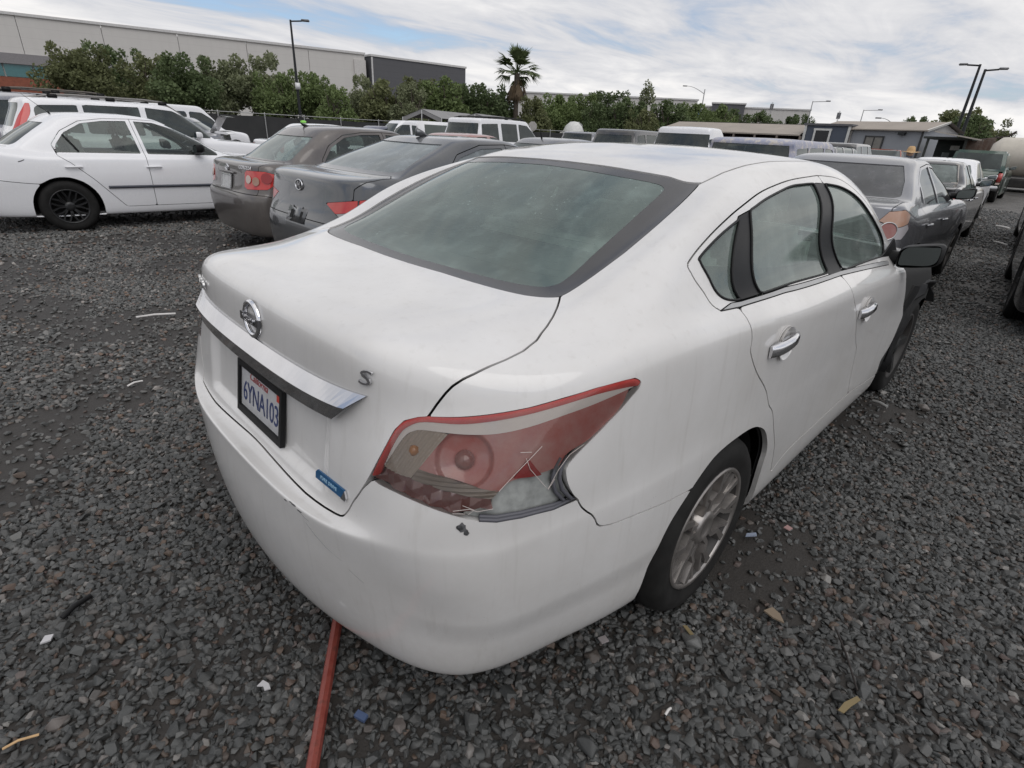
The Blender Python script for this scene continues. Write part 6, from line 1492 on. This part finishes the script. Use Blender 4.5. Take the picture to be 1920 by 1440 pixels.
TL = [(80.7, 48, 5.3, 'tree', LEAF_A, 1.02, 'broad olive-brown tree at the left end of the fence row'), (78.5, 53, 5.8, 'tree', LEAF_D, 1.0, 'dark glossy tree rising behind the broad olive one'), (76.3, 50, 5.0, 'bush', LEAF_A, 1.1, 'brownish bushy tree left of the darkest tree'), (74.0, 46, 5.0, 'tree', LEAF_D, 1.12, 'darkest wide tree reaching down to the fence'),
      (70.4, 54, 5.9, 'tree', LEAF_C, 1.0, 'pale airy tree left of the black light pole'), (67.8, 55, 6.3, 'tree', LEAF_C, 1.05, 'tall pale wispy tree just left of the black light pole'), (66.6, 50, 4.6, 'bush', LEAF_B, 1.0, 'green bushy tree at the foot of the black light pole'), (63.7, 51, 5.1, 'tree', LEAF_B, 1.0, 'bright green rounded tree right of the black light pole'), (62.0, 47, 3.9, 'bush', LEAF_B, 1.0, 'low bright green bush below the rounded tree'),
      (59.2, 54, 5.3, 'tree', LEAF_C, .85, 'slim pale tree in front of the charcoal wing\'s left edge'), (57.4, 50, 4.7, 'bush', LEAF_A, 1.15, 'olive bush under the charcoal wing, left part'), (55.2, 48, 4.2, 'bush', LEAF_C, .9, 'grey-green small bush left of the canopies'), (53.9, 54, 5.2, 'tree', LEAF_A, 1.1, 'olive tree in front of the charcoal wing'), (52.0, 51, 4.9, 'bush', LEAF_B, 1.1, 'leafy green bush above the first canopy'), (50.2, 55, 5.0, 'tree', LEAF_D, 1.0, 'dark green tree below the charcoal wing\'s right corner'), (48.4, 53, 4.7, 'bush', LEAF_D, 1.0, 'dark bush left of the palm'), (46.8, 56, 4.4, 'bush', LEAF_D, .9, 'small dark bush behind the palm trunk'),
      (43.6, 53, 4.0, 'bush', LEAF_A, 1.0, 'olive round bush right of the palm'), (41.5, 60, 4.9, 'tree', LEAF_B, 1.1, 'bright hedge tree, first right of the palm'), (39.4, 62, 5.1, 'tree', LEAF_B, 1.1, 'bright hedge tree, second right of the palm'), (38.0, 57, 4.0, 'bush', LEAF_D, 1.0, 'dark low bush in front of the hedge trees'), (37.0, 61, 5.3, 'tree', LEAF_D, 1.1, 'tallest dark hedge tree right of the palm'), (35.2, 57, 4.5, 'bush', LEAF_D, 1.1, 'dark bush left of the slender conical tree'), (33.3, 64, 6.2, 'cypress', LEAF_C, 1.2, 'slender pale conical tree above the hedge'), (33.6, 55, 3.6, 'bush', LEAF_A, 1.0, 'olive bush at the foot of the conical tree'), (31.3, 63, 4.8, 'bush', LEAF_D, 1.2, 'dark bush right of the conical tree'), (29.0, 67, 5.0, 'tree', LEAF_B, 1.1, 'green tree behind the curved street lamp'), (26.9, 70, 4.9, 'bush', LEAF_B, 1.2, 'green bush right of the curved street lamp'),
      (25.4, 80, 5.0, 'bush', LEAF_D, 1.1, 'dark bush over the carport\'s middle'), (23.3, 92, 5.4, 'bush', LEAF_D, 1.1, 'small far tree over the carport\'s right half'), (21.0, 95, 5.3, 'tree', LEAF_D, .9, 'far tree left of the slim lamp post'), (19.7, 100, 5.6, 'tree', LEAF_D, .9, 'far tree beside the slim lamp post'), (9.1, 75, 5.6, 'tree', LEAF_A, 1.3, 'olive tree left of the twin dark poles'), (7.4, 82, 5.0, 'tree', LEAF_A, 1.2, 'olive tree right of the twin dark poles'), (8.2, 70, 4.6, 'bush', LEAF_D, 1.1, 'dark bush behind the twin dark poles'), (12.0, 95, 5.6, 'tree', LEAF_D, .8, 'tiny far tree over the grey trailer roof')]
for k, (az_, d_, h_, kind, lm, wsc, lab) in enumerate(TL):
    cr, tk = SHAPES[kind][k % len(SHAPES[kind])]
    key = (kind, k % len(SHAPES[kind]), lm.name)
    if key not in MATS:
        c2 = cr.copy(); c2.materials.clear(); c2.materials.append(lm); MATS[key] = c2
        if not tk.materials: tk.materials.append(BARK)
    o = empty('tree', polar(az_, d_), k * 2.39, lab, 'tree', 'trees beyond the yard')
    s_ = h_ * (.93 if az_ > 56 else 1.) / (5.05 if kind != 'bush' else 4.0); o.scale = (s_ * wsc, s_ * wsc, s_)
    put('trunk', tk, None, o); put('crown', MATS[key], None, o)
# palm
pa = empty('palm_tree', polar(45.4, 55), 0, 'tall fan palm with a brown skirt of dead fronds', 'tree')
m = MB(); m.tube([(0, 0, -.1), (.02, 0, 2.5), (-.05, .02, 4.6), (-.03, 0, 6.3)], [.30, .24, .22, .26], 12); m.build('trunk', BARK, pa)
rs = np.random.RandomState(4)
def fan(m, base, d, length, spreadw, droop, n=15):
    d = Vector(d).normalized(); side = d.cross(Vector((0, 0, 1))); side = side.normalized() if side.length > .1 else Vector((1, 0, 0)); upv = side.cross(d)
    hub = Vector(base) + d * length * .5 - Vector((0, 0, droop * .2))
    m.tube([base, Vector(base) + d * length * .25, hub], [.035, .025, .018], 5)
    for k in range(n):
        a = (k / (n - 1) - .5) * spreadw; dd = (d * math.cos(a) + side * math.sin(a)).normalized(); ln = length * .55 * (1 - .25 * abs(k / (n - 1) - .5) * 2) * rs.uniform(.85, 1.1)
        mid = hub + dd * ln * .55 + upv * .05; tip = hub + dd * ln * 1.15 - Vector((0, 0, droop * rs.uniform(.6, 1.2))); pw = (side * math.cos(a) - d * math.sin(a)) * (.034 * length)
        m.add([hub, mid + pw, tip, mid - pw], [(0, 1, 2, 3)])
gm_, dm_ = MB(), MB()
for k in range(40):
    a = k * 2.4 + rs.uniform(-.2, .2); el = rs.uniform(-.5, 1.3); fan(gm_, (0, 0, 6.35 + rs.uniform(-.2, .2)), (math.cos(a) * math.cos(el), math.sin(a) * math.cos(el), math.sin(el)), rs.uniform(1.8, 2.5), 1.7, .25 + .25 * max(0, .6 - el))
for k in range(46):
    a = k * 2.4; el = rs.uniform(-1.5, -.95); fan(dm_, (.12 * math.cos(a), .12 * math.sin(a), 6.2 - rs.uniform(0, .55)), (math.cos(a) * math.cos(el), math.sin(a) * math.cos(el), math.sin(el)), rs.uniform(1.1, 1.7), 1.3, .3, 9)
gm_.build('crown', leaf_mat('palm_leaf', (.09, .125, .055), (.18, .22, .10)), pa); dm_.build('dead_fronds', leaf_mat('palm_dead', (.17, .12, .075), (.27, .20, .13)), pa)

# ------------------------------------------------------------------ screened chain-link fence
GALV = simple('galvanised', (.38, .38, .38), .45, .6)
t = NT('fence_screen'); v = t.coord(); n = t.noise(v, 1.2, 4, .6)
t.set(color=t.mix(n, (.022, .023, .024), (.05, .05, .05)), rough=.85); SCREEN = t.mat
fpts = [polar(81, 36.5), polar(75.5, 38), polar(68, 39.5), polar(61.6, 41), polar(55, 43), polar(49, 45), polar(42, 48), polar(36, 50), polar(31, 52)]
fe = empty('fence', fpts[0], 0, 'long chain-link fence with dark privacy screen in front of the trees', 'fence')
allp = []
for a, b in zip(fpts, fpts[1:]):
    k = max(1, round((b - a).length / 3.0)); allp += [a.lerp(b, i / k) for i in range(k)]
allp.append(fpts[-1])
post = MB(); post.tube([(0, 0, 0), (0, 0, 1.86)], .035, 8); post.tube([(0, 0, 1.84), (0, 0, 1.90)], [.045, .01], 8); pme = post.mesh('post'); pme.materials.append(GALV)
for k, p in enumerate(allp):
    put('post', pme, None, fe, p - fpts[0])
    if k + 1 < len(allp):
        q = allp[k + 1]; dv = q - p; nrm = Vector((-dv.y, dv.x, 0)).normalized(); sag = .04
        m = MB(); nx = 7; vs = []
        for i in range(nx):
            tt = i / (nx - 1); c = p + dv * tt - fpts[0] + nrm * (.05 + .035 * math.sin(tt * 9 + k)); vs += [c + Vector((0, 0, .06)), c + Vector((0, 0, .9)) + nrm * .03, c + Vector((0, 0, 1.70 - sag * math.sin(math.pi * tt)))]
        m.add(vs, [(i * 3 + j, i * 3 + 3 + j, i * 3 + 4 + j, i * 3 + 1 + j) for i in range(nx - 1) for j in range(2)]); m.build('screen', SCREEN, fe)
        m = MB(); m.tube([p - fpts[0] + Vector((0, 0, 1.82)), q - fpts[0] + Vector((0, 0, 1.82))], .022, 6); m.build('top_rail', GALV, fe)

# ------------------------------------------------------------------ light poles and street lamps
BLKMET = simple('black_steel', (.018, .02, .022), .45, .3); LAMPG = simple('lamp_grey', (.2, .2, .21), .5, .3)
def pole(label, az_, d_, h, head_az, r=.09, mat=BLKMET, arm=.7, kind='box', group=None):
    p = polar(az_, d_); o = empty('light_pole', p, 0, label, 'light pole', group)
    m = MB(); m.tube([(0, 0, 0), (0, 0, h * .5), (0, 0, h)], [r, r * .8, r * .55], 10); m.tube([(0, 0, 0), (0, 0, .35)], [r * 1.8, r * 1.5], 10); m.build('post', mat, o)
    hd = Vector((math.cos(R(head_az)), math.sin(R(head_az)), 0))
    if kind == 'cobra':
        pts = [Vector((0, 0, h - .6)) + hd * (arm * t_) + Vector((0, 0, .95 * math.sin(t_ * math.pi / 2))) for t_ in (0, .2, .4, .6, .8, 1.)]
        m = MB(); m.tube(pts, [.05, .045, .04, .035, .03, .03], 8); m.build('arm', mat, o); c = pts[-1] + hd * .3; m = MB(); m.box(c, (.7, .24, .14), R(head_az)); m.build('lamp_head', LAMPG, o, bevel=.05)
    else:
        m = MB(); m.tube([(0, 0, h - .08), hd * arm + Vector((0, 0, h - .02))], r * .4, 8); m.build('arm', mat, o)
        m = MB(); m.box(hd * (arm + .22) + Vector((0, 0, h + .02)), (.5, .3, .12), R(head_az)); m.build('lamp_head', LAMPG, o, bevel=.03)
    return o
p1 = pole('black light pole with a small white box, in front of the trees', 65.05, 44, 7.42, -35, .11)
m = MB(); m.box((-.02, -.12, 3.65), (.32, .2, .40), R(-20)); m.build('control_box', simple('white_box', (.7, .7, .7), .5), p1, bevel=.02)
pole('left one of the twin dark light poles at the right', 9.0, 52, 7.15, 95, .13); pole('right one of the twin dark light poles at the right', 8.6, 50, 6.65, -75, .13)
cb = pole('grey curved street lamp with a blue banner behind the carport', 28.4, 95, 8.7, 120, .12, GALV, 2.6, 'cobra')
m = MB(); m.box((.35, .55, 5.6), (.05, .75, 2.1), R(30)); m.build('banner', simple('banner_blue', (.16, .25, .42), .7), cb)
pole('slim double lamp post with a whip antenna above the trailer roof', 19.5, 80, 6.6, -72, .09, GALV, 1.4); pole('thin lamp post above the grey trailer\'s middle', 15.6, 85, 6.1, -75, .08, GALV, 1.5); pole('far curved street lamp above the trailer\'s right end', 13.0, 85, 4.9, 100, .08, GALV, 1.8, 'cobra')
for az_, lab in ((22.6, 'far lattice antenna mast over the carport'), (17.3, 'far lattice antenna mast over the blue-grey cabin')):
    o = empty('antenna_mast', polar(az_, 110), 0, lab, 'antenna mast'); h = 8.2 if az_ > 20 else 7.2
    m = MB()
    for k in range(3): m.tube([(.12 * math.cos(k * 2.1), .12 * math.sin(k * 2.1), 0), (.08 * math.cos(k * 2.1), .08 * math.sin(k * 2.1), h)], .025, 5)
    m.build('mast', GALV, o)
    m = MB()
    for k in range(4): m.box((.22 * math.cos(k * 1.57), .22 * math.sin(k * 1.57), h - .7), (.12, .12, .9))
    m.build('panel_antenna', LAMPG, o)

# ------------------------------------------------------------------ canopies
CLOTH = simple('grey_tarp', (.25, .245, .245), .85, var=.12, vscale=1.2); WPOLE = simple('white_pole', (.6, .6, .6), .5)
def canopy(label, a, b, depth, eave, ridge, ends=True):
    """gable tarp on poles: front edge from a to b, running back by depth"""
    L_, rz = frame2(a, b); o = empty('canopy', a, rz, label, 'canopy', 'grey tarp canopies by the fence')
    m = MB(); ny, nx = 9, 9; vs = []
    for i in range(nx):
        for j in range(ny):
            s_ = i / (nx - 1); t_ = j / (ny - 1); z = eave + (ridge - eave) * (1 - abs(2 * s_ - 1)) - .10 * math.sin(math.pi * t_) * math.sin(math.pi * min(1, 2 * min(s_, 1 - s_))); vs.append((L_ * s_, depth * t_, z))
    fs = [(i * ny + j, (i + 1) * ny + j, (i + 1) * ny + j + 1, i * ny + j + 1) for i in range(nx - 1) for j in range(ny - 1)]
    m.add(vs, fs, True); m.add([(x, y, z - .015) for x, y, z in vs], [f[::-1] for f in fs], True)
    for y in (0, depth): m.add([(0, y + .01, eave - .25), (0, y + .01, eave), (L_ / 2, y + .01, ridge), (L_, y + .01, eave), (L_, y + .01, eave - .25), (L_ / 2, y + .01, ridge - .22)], [(0, 1, 2, 5), (5, 2, 3, 4)])
    m.build('tarp', CLOTH, o)
    for x in (0, L_ / 2, L_):
        for y in (0, depth / 2, depth): m = MB(); m.tube([(x, y, 0), (x, y, eave if x != L_ / 2 else ridge - .05)], .028, 6); m.build('pole', WPOLE, o)
    return o
canopy('nearer grey tarp canopy on white poles, the one on the left', polar(56.0, 36), polar(52.4, 34.5), 5.5, 2.05, 2.50)
canopy('farther grey tarp canopy with a wide ridge, next to the palm', polar(52.0, 37), polar(46.4, 35.5), 5.0, 1.95, 2.45)
# small boat-like white trailer and stop sign behind the hedge
o = empty('sign_post', polar(43.7, 47), 0, 'pale octagonal sign seen from behind, right of the palm', 'sign'); m = MB(); m.tube([(0, 0, 0), (0, 0, 2.3)], .03, 6); m.build('post', GALV, o)
m = MB(); m.prism([(.36 * math.cos(R(22.5 + 45 * k)), .36 * math.sin(R(22.5 + 45 * k))) for k in range(8)], 0, .01, Matrix.Translation((-.03, 0, 2.05)) @ Euler((R(90), 0, R(-46))).to_matrix().to_4x4()); m.build('sign_plate', simple('sign_back', (.42, .40, .38), .5, .4), o)
o = empty('white_tank', polar(39.8, 52), 0, 'white dome-shaped tank behind the low hedge', 'tank'); m = MB(); m.lathe([(1.0, 0), (1.05, .8), (1.0, 1.7), (.7, 2.3), (.35, 2.6), (.001, 2.65)], 20, 'Z'); m.build('shell', simple('tank_white', (.6, .6, .58), .5), o)
m = MB(); m.tube([(1.1, 0, 0), (1.1, 0, 2.4), (.6, 0, 2.6)], .04, 6); m.build('pipe', WPOLE, o)

# ------------------------------------------------------------------ carport, cabins, lean-to on the right
TANROOF = simple('tan_roofing', (.33, .29, .25), .8, var=.1, vscale=.8); BLUEG = wall_mat('blue_grey_siding', (.085, .10, .13), .8, sz=.22); LGREY = wall_mat('light_grey_siding', (.32, .335, .36), .93, sz=.3); TRIMW = simple('white_trim', (.62, .62, .6), .6)
A, B = polar(32.0, 46.5), polar(19.9, 42.3); L_, rz = frame2(A, B)
o = empty('carport', A, rz, 'long open carport with a low tan roof left of the blue-grey cabin', 'carport')
dv = -1                                                        # the yard side is -y of the local frame
m = MB(); m.add([(0, 0, 2.28), (L_, 0, 2.28), (L_, 3.2, 2.95), (0, 3.2, 2.95), (0, 0, 2.20), (L_, 0, 2.20), (L_, 3.2, 2.87), (0, 3.2, 2.87)], [(0, 1, 2, 3), (7, 6, 5, 4), (0, 4, 5, 1), (1, 5, 6, 2), (0, 3, 7, 4)]); m.build('roof', TANROOF, o)
m = MB(); m.box((L_ / 2, 3.3, 2.92), (L_ + .2, .2, .12)); m.build('ridge_trim', simple('dark_trim', (.06, .06, .055), .7), o)
m = MB(); m.box((L_ / 2, 3.25, 1.3), (L_, .12, 2.6)); m.build('back_wall', simple('shade_wall', (.05, .035, .035), .9), o)
for k in range(8): m = MB(); m.box((L_ * (k + .02) / 7.04 + .08, .08, 1.1), (.12, .12, 2.2)); m.build('post', simple('timber_post', (.2, .17, .15), .9), o)
A, B = polar(19.6, 42.4), polar(16.15, 41.6); L_, rz = frame2(A, B)
o = empty('cabin', A, rz, 'blue-grey cabin with a white framed window', 'cabin')
m = MB(); m.box((L_ / 2, 1.5, 1.42), (L_, 3.0, 2.84)); m.build('wall', BLUEG, o)
m = MB(); m.box((L_ / 2, 1.5, 2.90), (L_ + .16, 3.2, .12)); m.build('roof', simple('cabin_roof', (.12, .12, .13), .8), o)
m = MB(); m.box((L_ * .42, -.02, 2.18), (.80, .06, .78)); w = m.build('window', simple('black_pane', (.01, .01, .012), .15), o)
for c_, d_ in (((L_ * .42, -.05, 2.62), (1.06, .06, .11)), ((L_ * .42, -.05, 1.74), (1.02, .06, .12)), ((L_ * .42 - .45, -.05, 2.18), (.11, .06, .78)), ((L_ * .42 + .45, -.05, 2.18), (.11, .06, .78))): m = MB(); m.box(c_, d_); m.build('window_frame', TRIMW, w)
for x in (.06, L_ - .06): m = MB(); m.box((x, -.03, 1.42), (.14, .06, 2.84)); m.build('corner_board', TRIMW, o)
A, B = polar(16.0, 41.8), polar(11.0, 40.0); L_, rz = frame2(A, B)
o = empty('office_trailer', A, rz, 'light grey office trailer with a tan pitched roof and barred window', 'trailer')
m = MB(); m.box((L_ / 2, 2.0, 1.45), (L_, 4.0, 2.5)); m.build('wall', LGREY, o)
m = MB(); m.box((L_ / 2, 2., .15), (L_ - .1, 3.9, .3)); m.build('skirt', simple('skirt', (.1, .1, .1), .8), o)
m = MB(); m.add([(-2.2, -.25, 2.72), (L_ + .3, -.25, 2.72), (L_ + .3, 2., 3.22), (-2.2, 2., 3.22), (L_ + .3, 4.25, 2.72), (-2.2, 4.25, 2.72), (-2.2, -.25, 2.66), (L_ + .3, -.25, 2.66)], [(0, 1, 2, 3), (3, 2, 4, 5), (0, 6, 7, 1)]); m.build('roof', TANROOF, o)
m = MB(); m.add([(L_ + .01, 0, 2.7), (L_ + .01, 4., 2.7), (L_ + .01, 2, 3.16)], [(0, 1, 2)]); m.build('gable', simple('gable_pale', (.42, .41, .40), .8), o)
m = MB(); m.box((L_ + .2, 1.0, 2.95), (.08, 2.4, .10), M=Euler((R(12.5), 0, 0)).to_matrix()); m.build('barge_board', TRIMW, o)
m = MB(); m.box((L_ * .36, -.02, 1.95), (.95, .06, .70)); w = m.build('window', simple('pale_pane', (.22, .21, .19), .3), o)
for c_, d_ in (((L_ * .36, -.05, 2.33), (1.08, .06, .07)), ((L_ * .36, -.05, 1.57), (1.08, .06, .07)), ((L_ * .36 - .51, -.05, 1.95), (.07, .06, .8)), ((L_ * .36 + .51, -.05, 1.95), (.07, .06, .8)), ((L_ * .36, -.05, 1.95), (.05, .06, .7))): m = MB(); m.box(c_, d_); m.build('window_frame', simple('dark_frame', (.05, .05, .05), .6), w)
m = MB(); m.box((L_ * .73, -.12, 2.52), (.34, .22, .14)); m.build('wall_lamp', BLKMET, o)
m = MB(); m.box((L_ - .05, -.03, 1.45), (.10, .06, 2.5)); m.build('corner_trim', simple('dark_frame', (.05, .05, .05), .6), o)
m = MB(); m.box((-.4, -.08, 1.5), (.9, .1, 2.6)); m.build('side_panel', simple('pale_panel', (.36, .34, .32), .8), o)
A, B = polar(10.7, 37.5), polar(8.1, 37.2); L_, rz = frame2(A, B)
o = empty('lean_to', A, rz, 'dark open lean-to cluttered with parts beside the grey trailer', 'shed')
m = MB(); m.box((L_ / 2, 1.4, 2.32), (L_ + .3, 3.0, .10)); m.build('roof', simple('lean_roof', (.05, .055, .05), .8), o)
m = MB(); m.box((L_ / 2, 2.7, 1.15), (L_, .1, 2.3)); m.build('back_wall', simple('lean_wall', (.02, .026, .024), .9), o)
for x in (.06, L_ - .06): m = MB(); m.box((x, .05, 1.15), (.1, .1, 2.3)); m.build('post', simple('lean_roof', (.05, .055, .05), .8), o)
for k in range(5): m = MB(); m.box((.3 + k * .32, 2.2, 1.2 + .35 * (k % 3)), (.26, .3, .22), k * .4); m.build('shelf_clutter', simple('clutter_%d' % (k % 3), [(.2, .2, .19), (.1, .12, .12), (.3, .3, .28)][k % 3], .6), o)
m = MB(); m.add([(L_ * .2, -.6, 2.62), (L_ + .6, -.4, 2.30), (L_ + .6, .2, 2.30), (L_ * .2, 0, 2.62), (L_ * .2, -.6, 2.56), (L_ + .6, -.4, 2.24), (L_ + .6, .2, 2.24), (L_ * .2, 0, 2.56)], [(0, 1, 2, 3), (7, 6, 5, 4), (0, 4, 5, 1), (2, 6, 7, 3)]); m.build('awning', simple('awning_tan', (.4, .37, .33), .8), o)
A, B = polar(8.1, 38.8), polar(5.9, 38.5); L_, rz = frame2(A, B)
o = empty('corrugated_fence', A, rz, 'rusty corrugated iron fence sheets right of the twin poles', 'fence')
RUSTM = NT('rusty_iron'); _v = RUSTM.coord(scale=(3, 3, .5)); _n = RUSTM.noise(_v, 2, 5, .65); RUSTM.set(color=RUSTM.ramp(_n, [(.3, (.28, .25, .23)), (.55, (.20, .14, .11)), (.75, (.12, .06, .04))]), rough=.8)
for k in range(4):
    m = MB(); n_ = 24; vs = []
    for i in range(n_ + 1): x = L_ * k / 4 + L_ / 4 * i / n_; vs += [(x, .03 * math.sin(i * 2.1) + .015 * k, .0), (x, .03 * math.sin(i * 2.1) + .015 * k, 2.3 + .06 * ((k * 7) % 3))]
    m.add(vs, [(2 * i, 2 * i + 2, 2 * i + 3, 2 * i + 1) for i in range(n_)], True); m.build('sheet', RUSTM.mat, o)
m = MB(); m.tube([(0, .1, 2.25), (L_, .1, 2.5), (L_ + .3, .1, 2.75)], .05, 6); m.build('top_pipe', simple('pipe_brown', (.06, .045, .04), .7), o)
o = empty('storage_tank', polar(3.6, 36), R(96), 'cream cylindrical tank lying on its side at the right edge', 'tank')
m = MB(); m.lathe([(.001, -1.9), (.5, -1.82), (.78, -1.55), (.8, -1.4), (.8, 1.4), (.78, 1.55), (.5, 1.82), (.001, 1.9)], 28, 'X', (0, 0, 1.62)); m.build('shell', simple('cream_paint', (.56, .52, .45), .5, var=.12, vscale=2), o)
for x in (-1.0, 1.0): m = MB(); m.box((x, 0, .42), (.3, 1.1, .84)); m.build('cradle', simple('cradle', (.1, .09, .085), .8), o)
# person in a straw hat, bending a little
pe = empty('person', Vector((17.1, 2.12, -.0)), R(200), 'person in a wide straw hat standing among the parked cars', 'person')
sk = bpy.data.meshes.new('body')
J = [(0, 0, .95), (0, 0, 1.2), (0, 0, 1.40), (0, 0, 1.50), (.02, 0, 1.60), (.02, 0, 1.68), (0, .18, 1.38), (.03, .25, 1.12), (.14, .22, .92), (0, -.18, 1.38), (.03, -.25, 1.12), (.14, -.22, .92), (0, .10, .90), (.03, .11, .50), (0, .11, .07), (.12, .12, .04), (0, -.10, .90), (.0, -.11, .50), (-.03, -.11, .07), (.09, -.12, .04)]
E_ = [(0, 1), (1, 2), (2, 3), (3, 4), (4, 5), (2, 6), (6, 7), (7, 8), (2, 9), (9, 10), (10, 11), (0, 12), (12, 13), (13, 14), (14, 15), (0, 16), (16, 17), (17, 18), (18, 19)]
RAD = [.15, .15, .15, .06, .09, .085, .075, .05, .035, .075, .05, .035, .10, .065, .045, .045, .10, .065, .045, .045]
sk.from_pydata(J, E_, [])
bo = put('body', sk, simple('work_clothes', (.12, .14, .18), .9), pe)
bo.modifiers.new('skin', 'SKIN')
for i, r_ in enumerate(RAD): sk.skin_vertices[0].data[i].radius = (r_, r_)
sk.skin_vertices[0].data[0].use_root = True
sm_ = bo.modifiers.new('sub', 'SUBSURF'); sm_.levels = 2; sm_.render_levels = 2
m = MB(); m.lathe([(.001, 1.555), (.06, 1.565), (.085, 1.61), (.088, 1.66), (.07, 1.71), (.001, 1.735)], 18, 'Z', (.025, 0, 0)); m.lathe([(.001, .02), (.022, .01), (.001, 0)], 8, 'Z', (.115, 0, 1.63)); m.build('face', simple('skin_tone', (.42, .27, .19), .6), pe)
pe.scale = (.92, .92, .92)
STRAW = simple('straw', (.50, .33, .17), .8, var=.2, vscale=25)
m = MB(); n_ = 28; vs = []
for r_, z_, w_ in ((.24, 1.655, .03), (.17, 1.675, .015), (.105, 1.685, 0), (.10, 1.72, 0), (.085, 1.79, 0), (.05, 1.825, 0), (.001, 1.815, 0)):
    for k in range(n_): a = 2 * math.pi * k / n_; vs.append((.02 + r_ * math.cos(a), r_ * math.sin(a), z_ + w_ * abs(math.sin(a)) * 1.2))
m.add(vs, [(i * n_ + k, i * n_ + (k + 1) % n_, (i + 1) * n_ + (k + 1) % n_, (i + 1) * n_ + k) for i in range(6) for k in range(n_)], True); m.build('straw_hat', STRAW, pe)

# ------------------------------------------------------------------ small things lying about
m = MB()
RODM = NT('red_oxide_rod'); _v = RODM.coord(); _n = RODM.noise(_v, 25, 5, .65); RODM.set(color=RODM.ramp(_n, [(.35, (.19, .035, .025)), (.55, (.25, .06, .045)), (.7, (.12, .04, .03)), (.8, (.30, .12, .09))]), rough=.5); RODM.bump(_n, .3, .003)
d_ = (Vector((.183, -.138, 0)) - Vector((-.104, -.535, 0))).normalized(); a_ = Vector((-.104, -.535, 0)) - d_ * .45; b_ = Vector((.183, -.138, 0)) + d_ * 1.0
m.tube([a_ + Vector((0, 0, .028)), a_.lerp(b_, .5) + Vector((0, 0, .03)), b_ + Vector((0, 0, .030))], .0165, 8, smooth=False)
tag(m.build('steel_rod', RODM.mat), 'rusty red steel rod poking out from under the rear bumper', 'rod')
def flat(name, pts, th, mat, label, cat, z=.022):
    mm = MB(); mm.prism(pts, z, z + th); return tag(mm.build(name, mat), label, cat)
def strip(name, a, b, w, mat, label, cat, z=.024):
    a, b = Vector((*a, z)), Vector((*b, z)); mm = MB(); mid = a.lerp(b, .45) + Vector((0, 0, .008)); mm.tube([a, mid, b], w, 6); return tag(mm.build(name, mat), label, cat)
PW = simple('white_plastic', (.62, .6, .58), .5); PAPER = simple('white_paper', (.5, .49, .5), .8)
strip('plastic_strip', (.413, 3.56), (.675, 3.489), .009, PW, 'thin white plastic strip lying on the gravel left of the car', 'litter')
strip('twig', (.068, 2.194), (.152, 2.224), .006, PW, 'short pale stick on the gravel left of the car', 'stick')
strip('plastic_offcut', (-.483, .417), (-.40, .465), .009, BLACK_PLASTIC, 'black plastic offcut on the gravel at the lower left', 'litter')
strip('straw_stem', (-.655, .025), (-.585, .01), .0035, simple('straw', (.50, .33, .17), .8), 'yellow straw stem at the lower left corner', 'stick')
strip('twig', (1.376, -1.318), (1.181, -1.435), .0035, simple('twig_dark', (.025, .02, .018), .8), 'thin dark twig on the dirt patch at the lower right', 'stick')
strip('cigarette_butt', (.68, -1.078), (.708, -1.078), .004, PW, 'white cigarette butt on the gravel below the wheel', 'litter')
strip('plastic_sliver', (3.569, -.876), (3.538, -.967), .010, simple('grey_plastic_lit', (.3, .3, .29), .5), 'pale plastic sliver beside the front wheel', 'litter')
flat('paper_scrap', [(-.125, -.235), (-.105, -.228), (-.097, -.25), (-.10, -.268), (-.115, -.262), (-.112, -.247)], .004, PAPER, 'crumpled white paper scrap left of the red rod', 'litter', .03)
flat('bottle_cap', [(.032, -.497), (.05, -.49), (.062, -.522), (.044, -.53)], .010, simple('cap_blue', (.06, .09, .17), .5), 'small blue plastic piece right of the red rod', 'litter', .026)
flat('foil_scrap', [(.742, -.79), (.768, -.80), (.76, -.822), (.735, -.812)], .005, simple('foil', (.55, .5, .5), .3, .5), 'silvery foil scrap under the bumper corner', 'litter')
flat('wood_chip', [(1.262, -1.115), (1.30, -1.13), (1.29, -1.16), (1.262, -1.185), (1.255, -1.15)], .006, simple('wood_tan', (.20, .155, .11), .8), 'tan cardboard chip on the gravel below the rear wheel', 'litter', .028)
flat('leaf', [(1.06, -1.415), (1.10, -1.42), (1.15, -1.44), (1.145, -1.452), (1.10, -1.438), (1.062, -1.43)], .003, simple('leaf_yellow', (.19, .145, .07), .7), 'yellow dried leaf on the gravel at the lower right', 'leaf', .03)
flat('leaf', [(.99, -.955), (1.0, -.965), (.985, -1.0), (.975, -.99)], .003, simple('leaf_yellow', (.19, .145, .07), .7), 'orange-yellow leaf scrap near the rear tyre', 'leaf', .03)
flat('paper_tag', [(1.78, -.985), (1.81, -.99), (1.805, -1.015), (1.778, -1.01)], .004, simple('pink_paper', (.34, .21, .20), .8), 'pink paper tag on the gravel beside the rear door', 'litter', .028)
flat('candy_wrapper', [(1.60, -.90), (1.62, -.895), (1.655, -.92), (1.64, -.93)], .006, simple('wrapper', (.26, .30, .38), .4), 'pale blue wrapper beside the rear wheel', 'litter', .026)
flat('paper_scrap', [(-.545, .335), (-.53, .36), (-.51, .35), (-.52, .33)], .005, PAPER, 'white paper scrap at the left edge of the gravel', 'litter', .028)
strip('plastic_strip', (17.4, -.06), (17.1, -.33), .03, PW, 'white plastic strip on the aisle beside the black sedan', 'litter')
strip('plastic_strip', (13.9, -.40), (13.6, -.62), .022, PW, 'second white strip nearer along the aisle', 'litter')
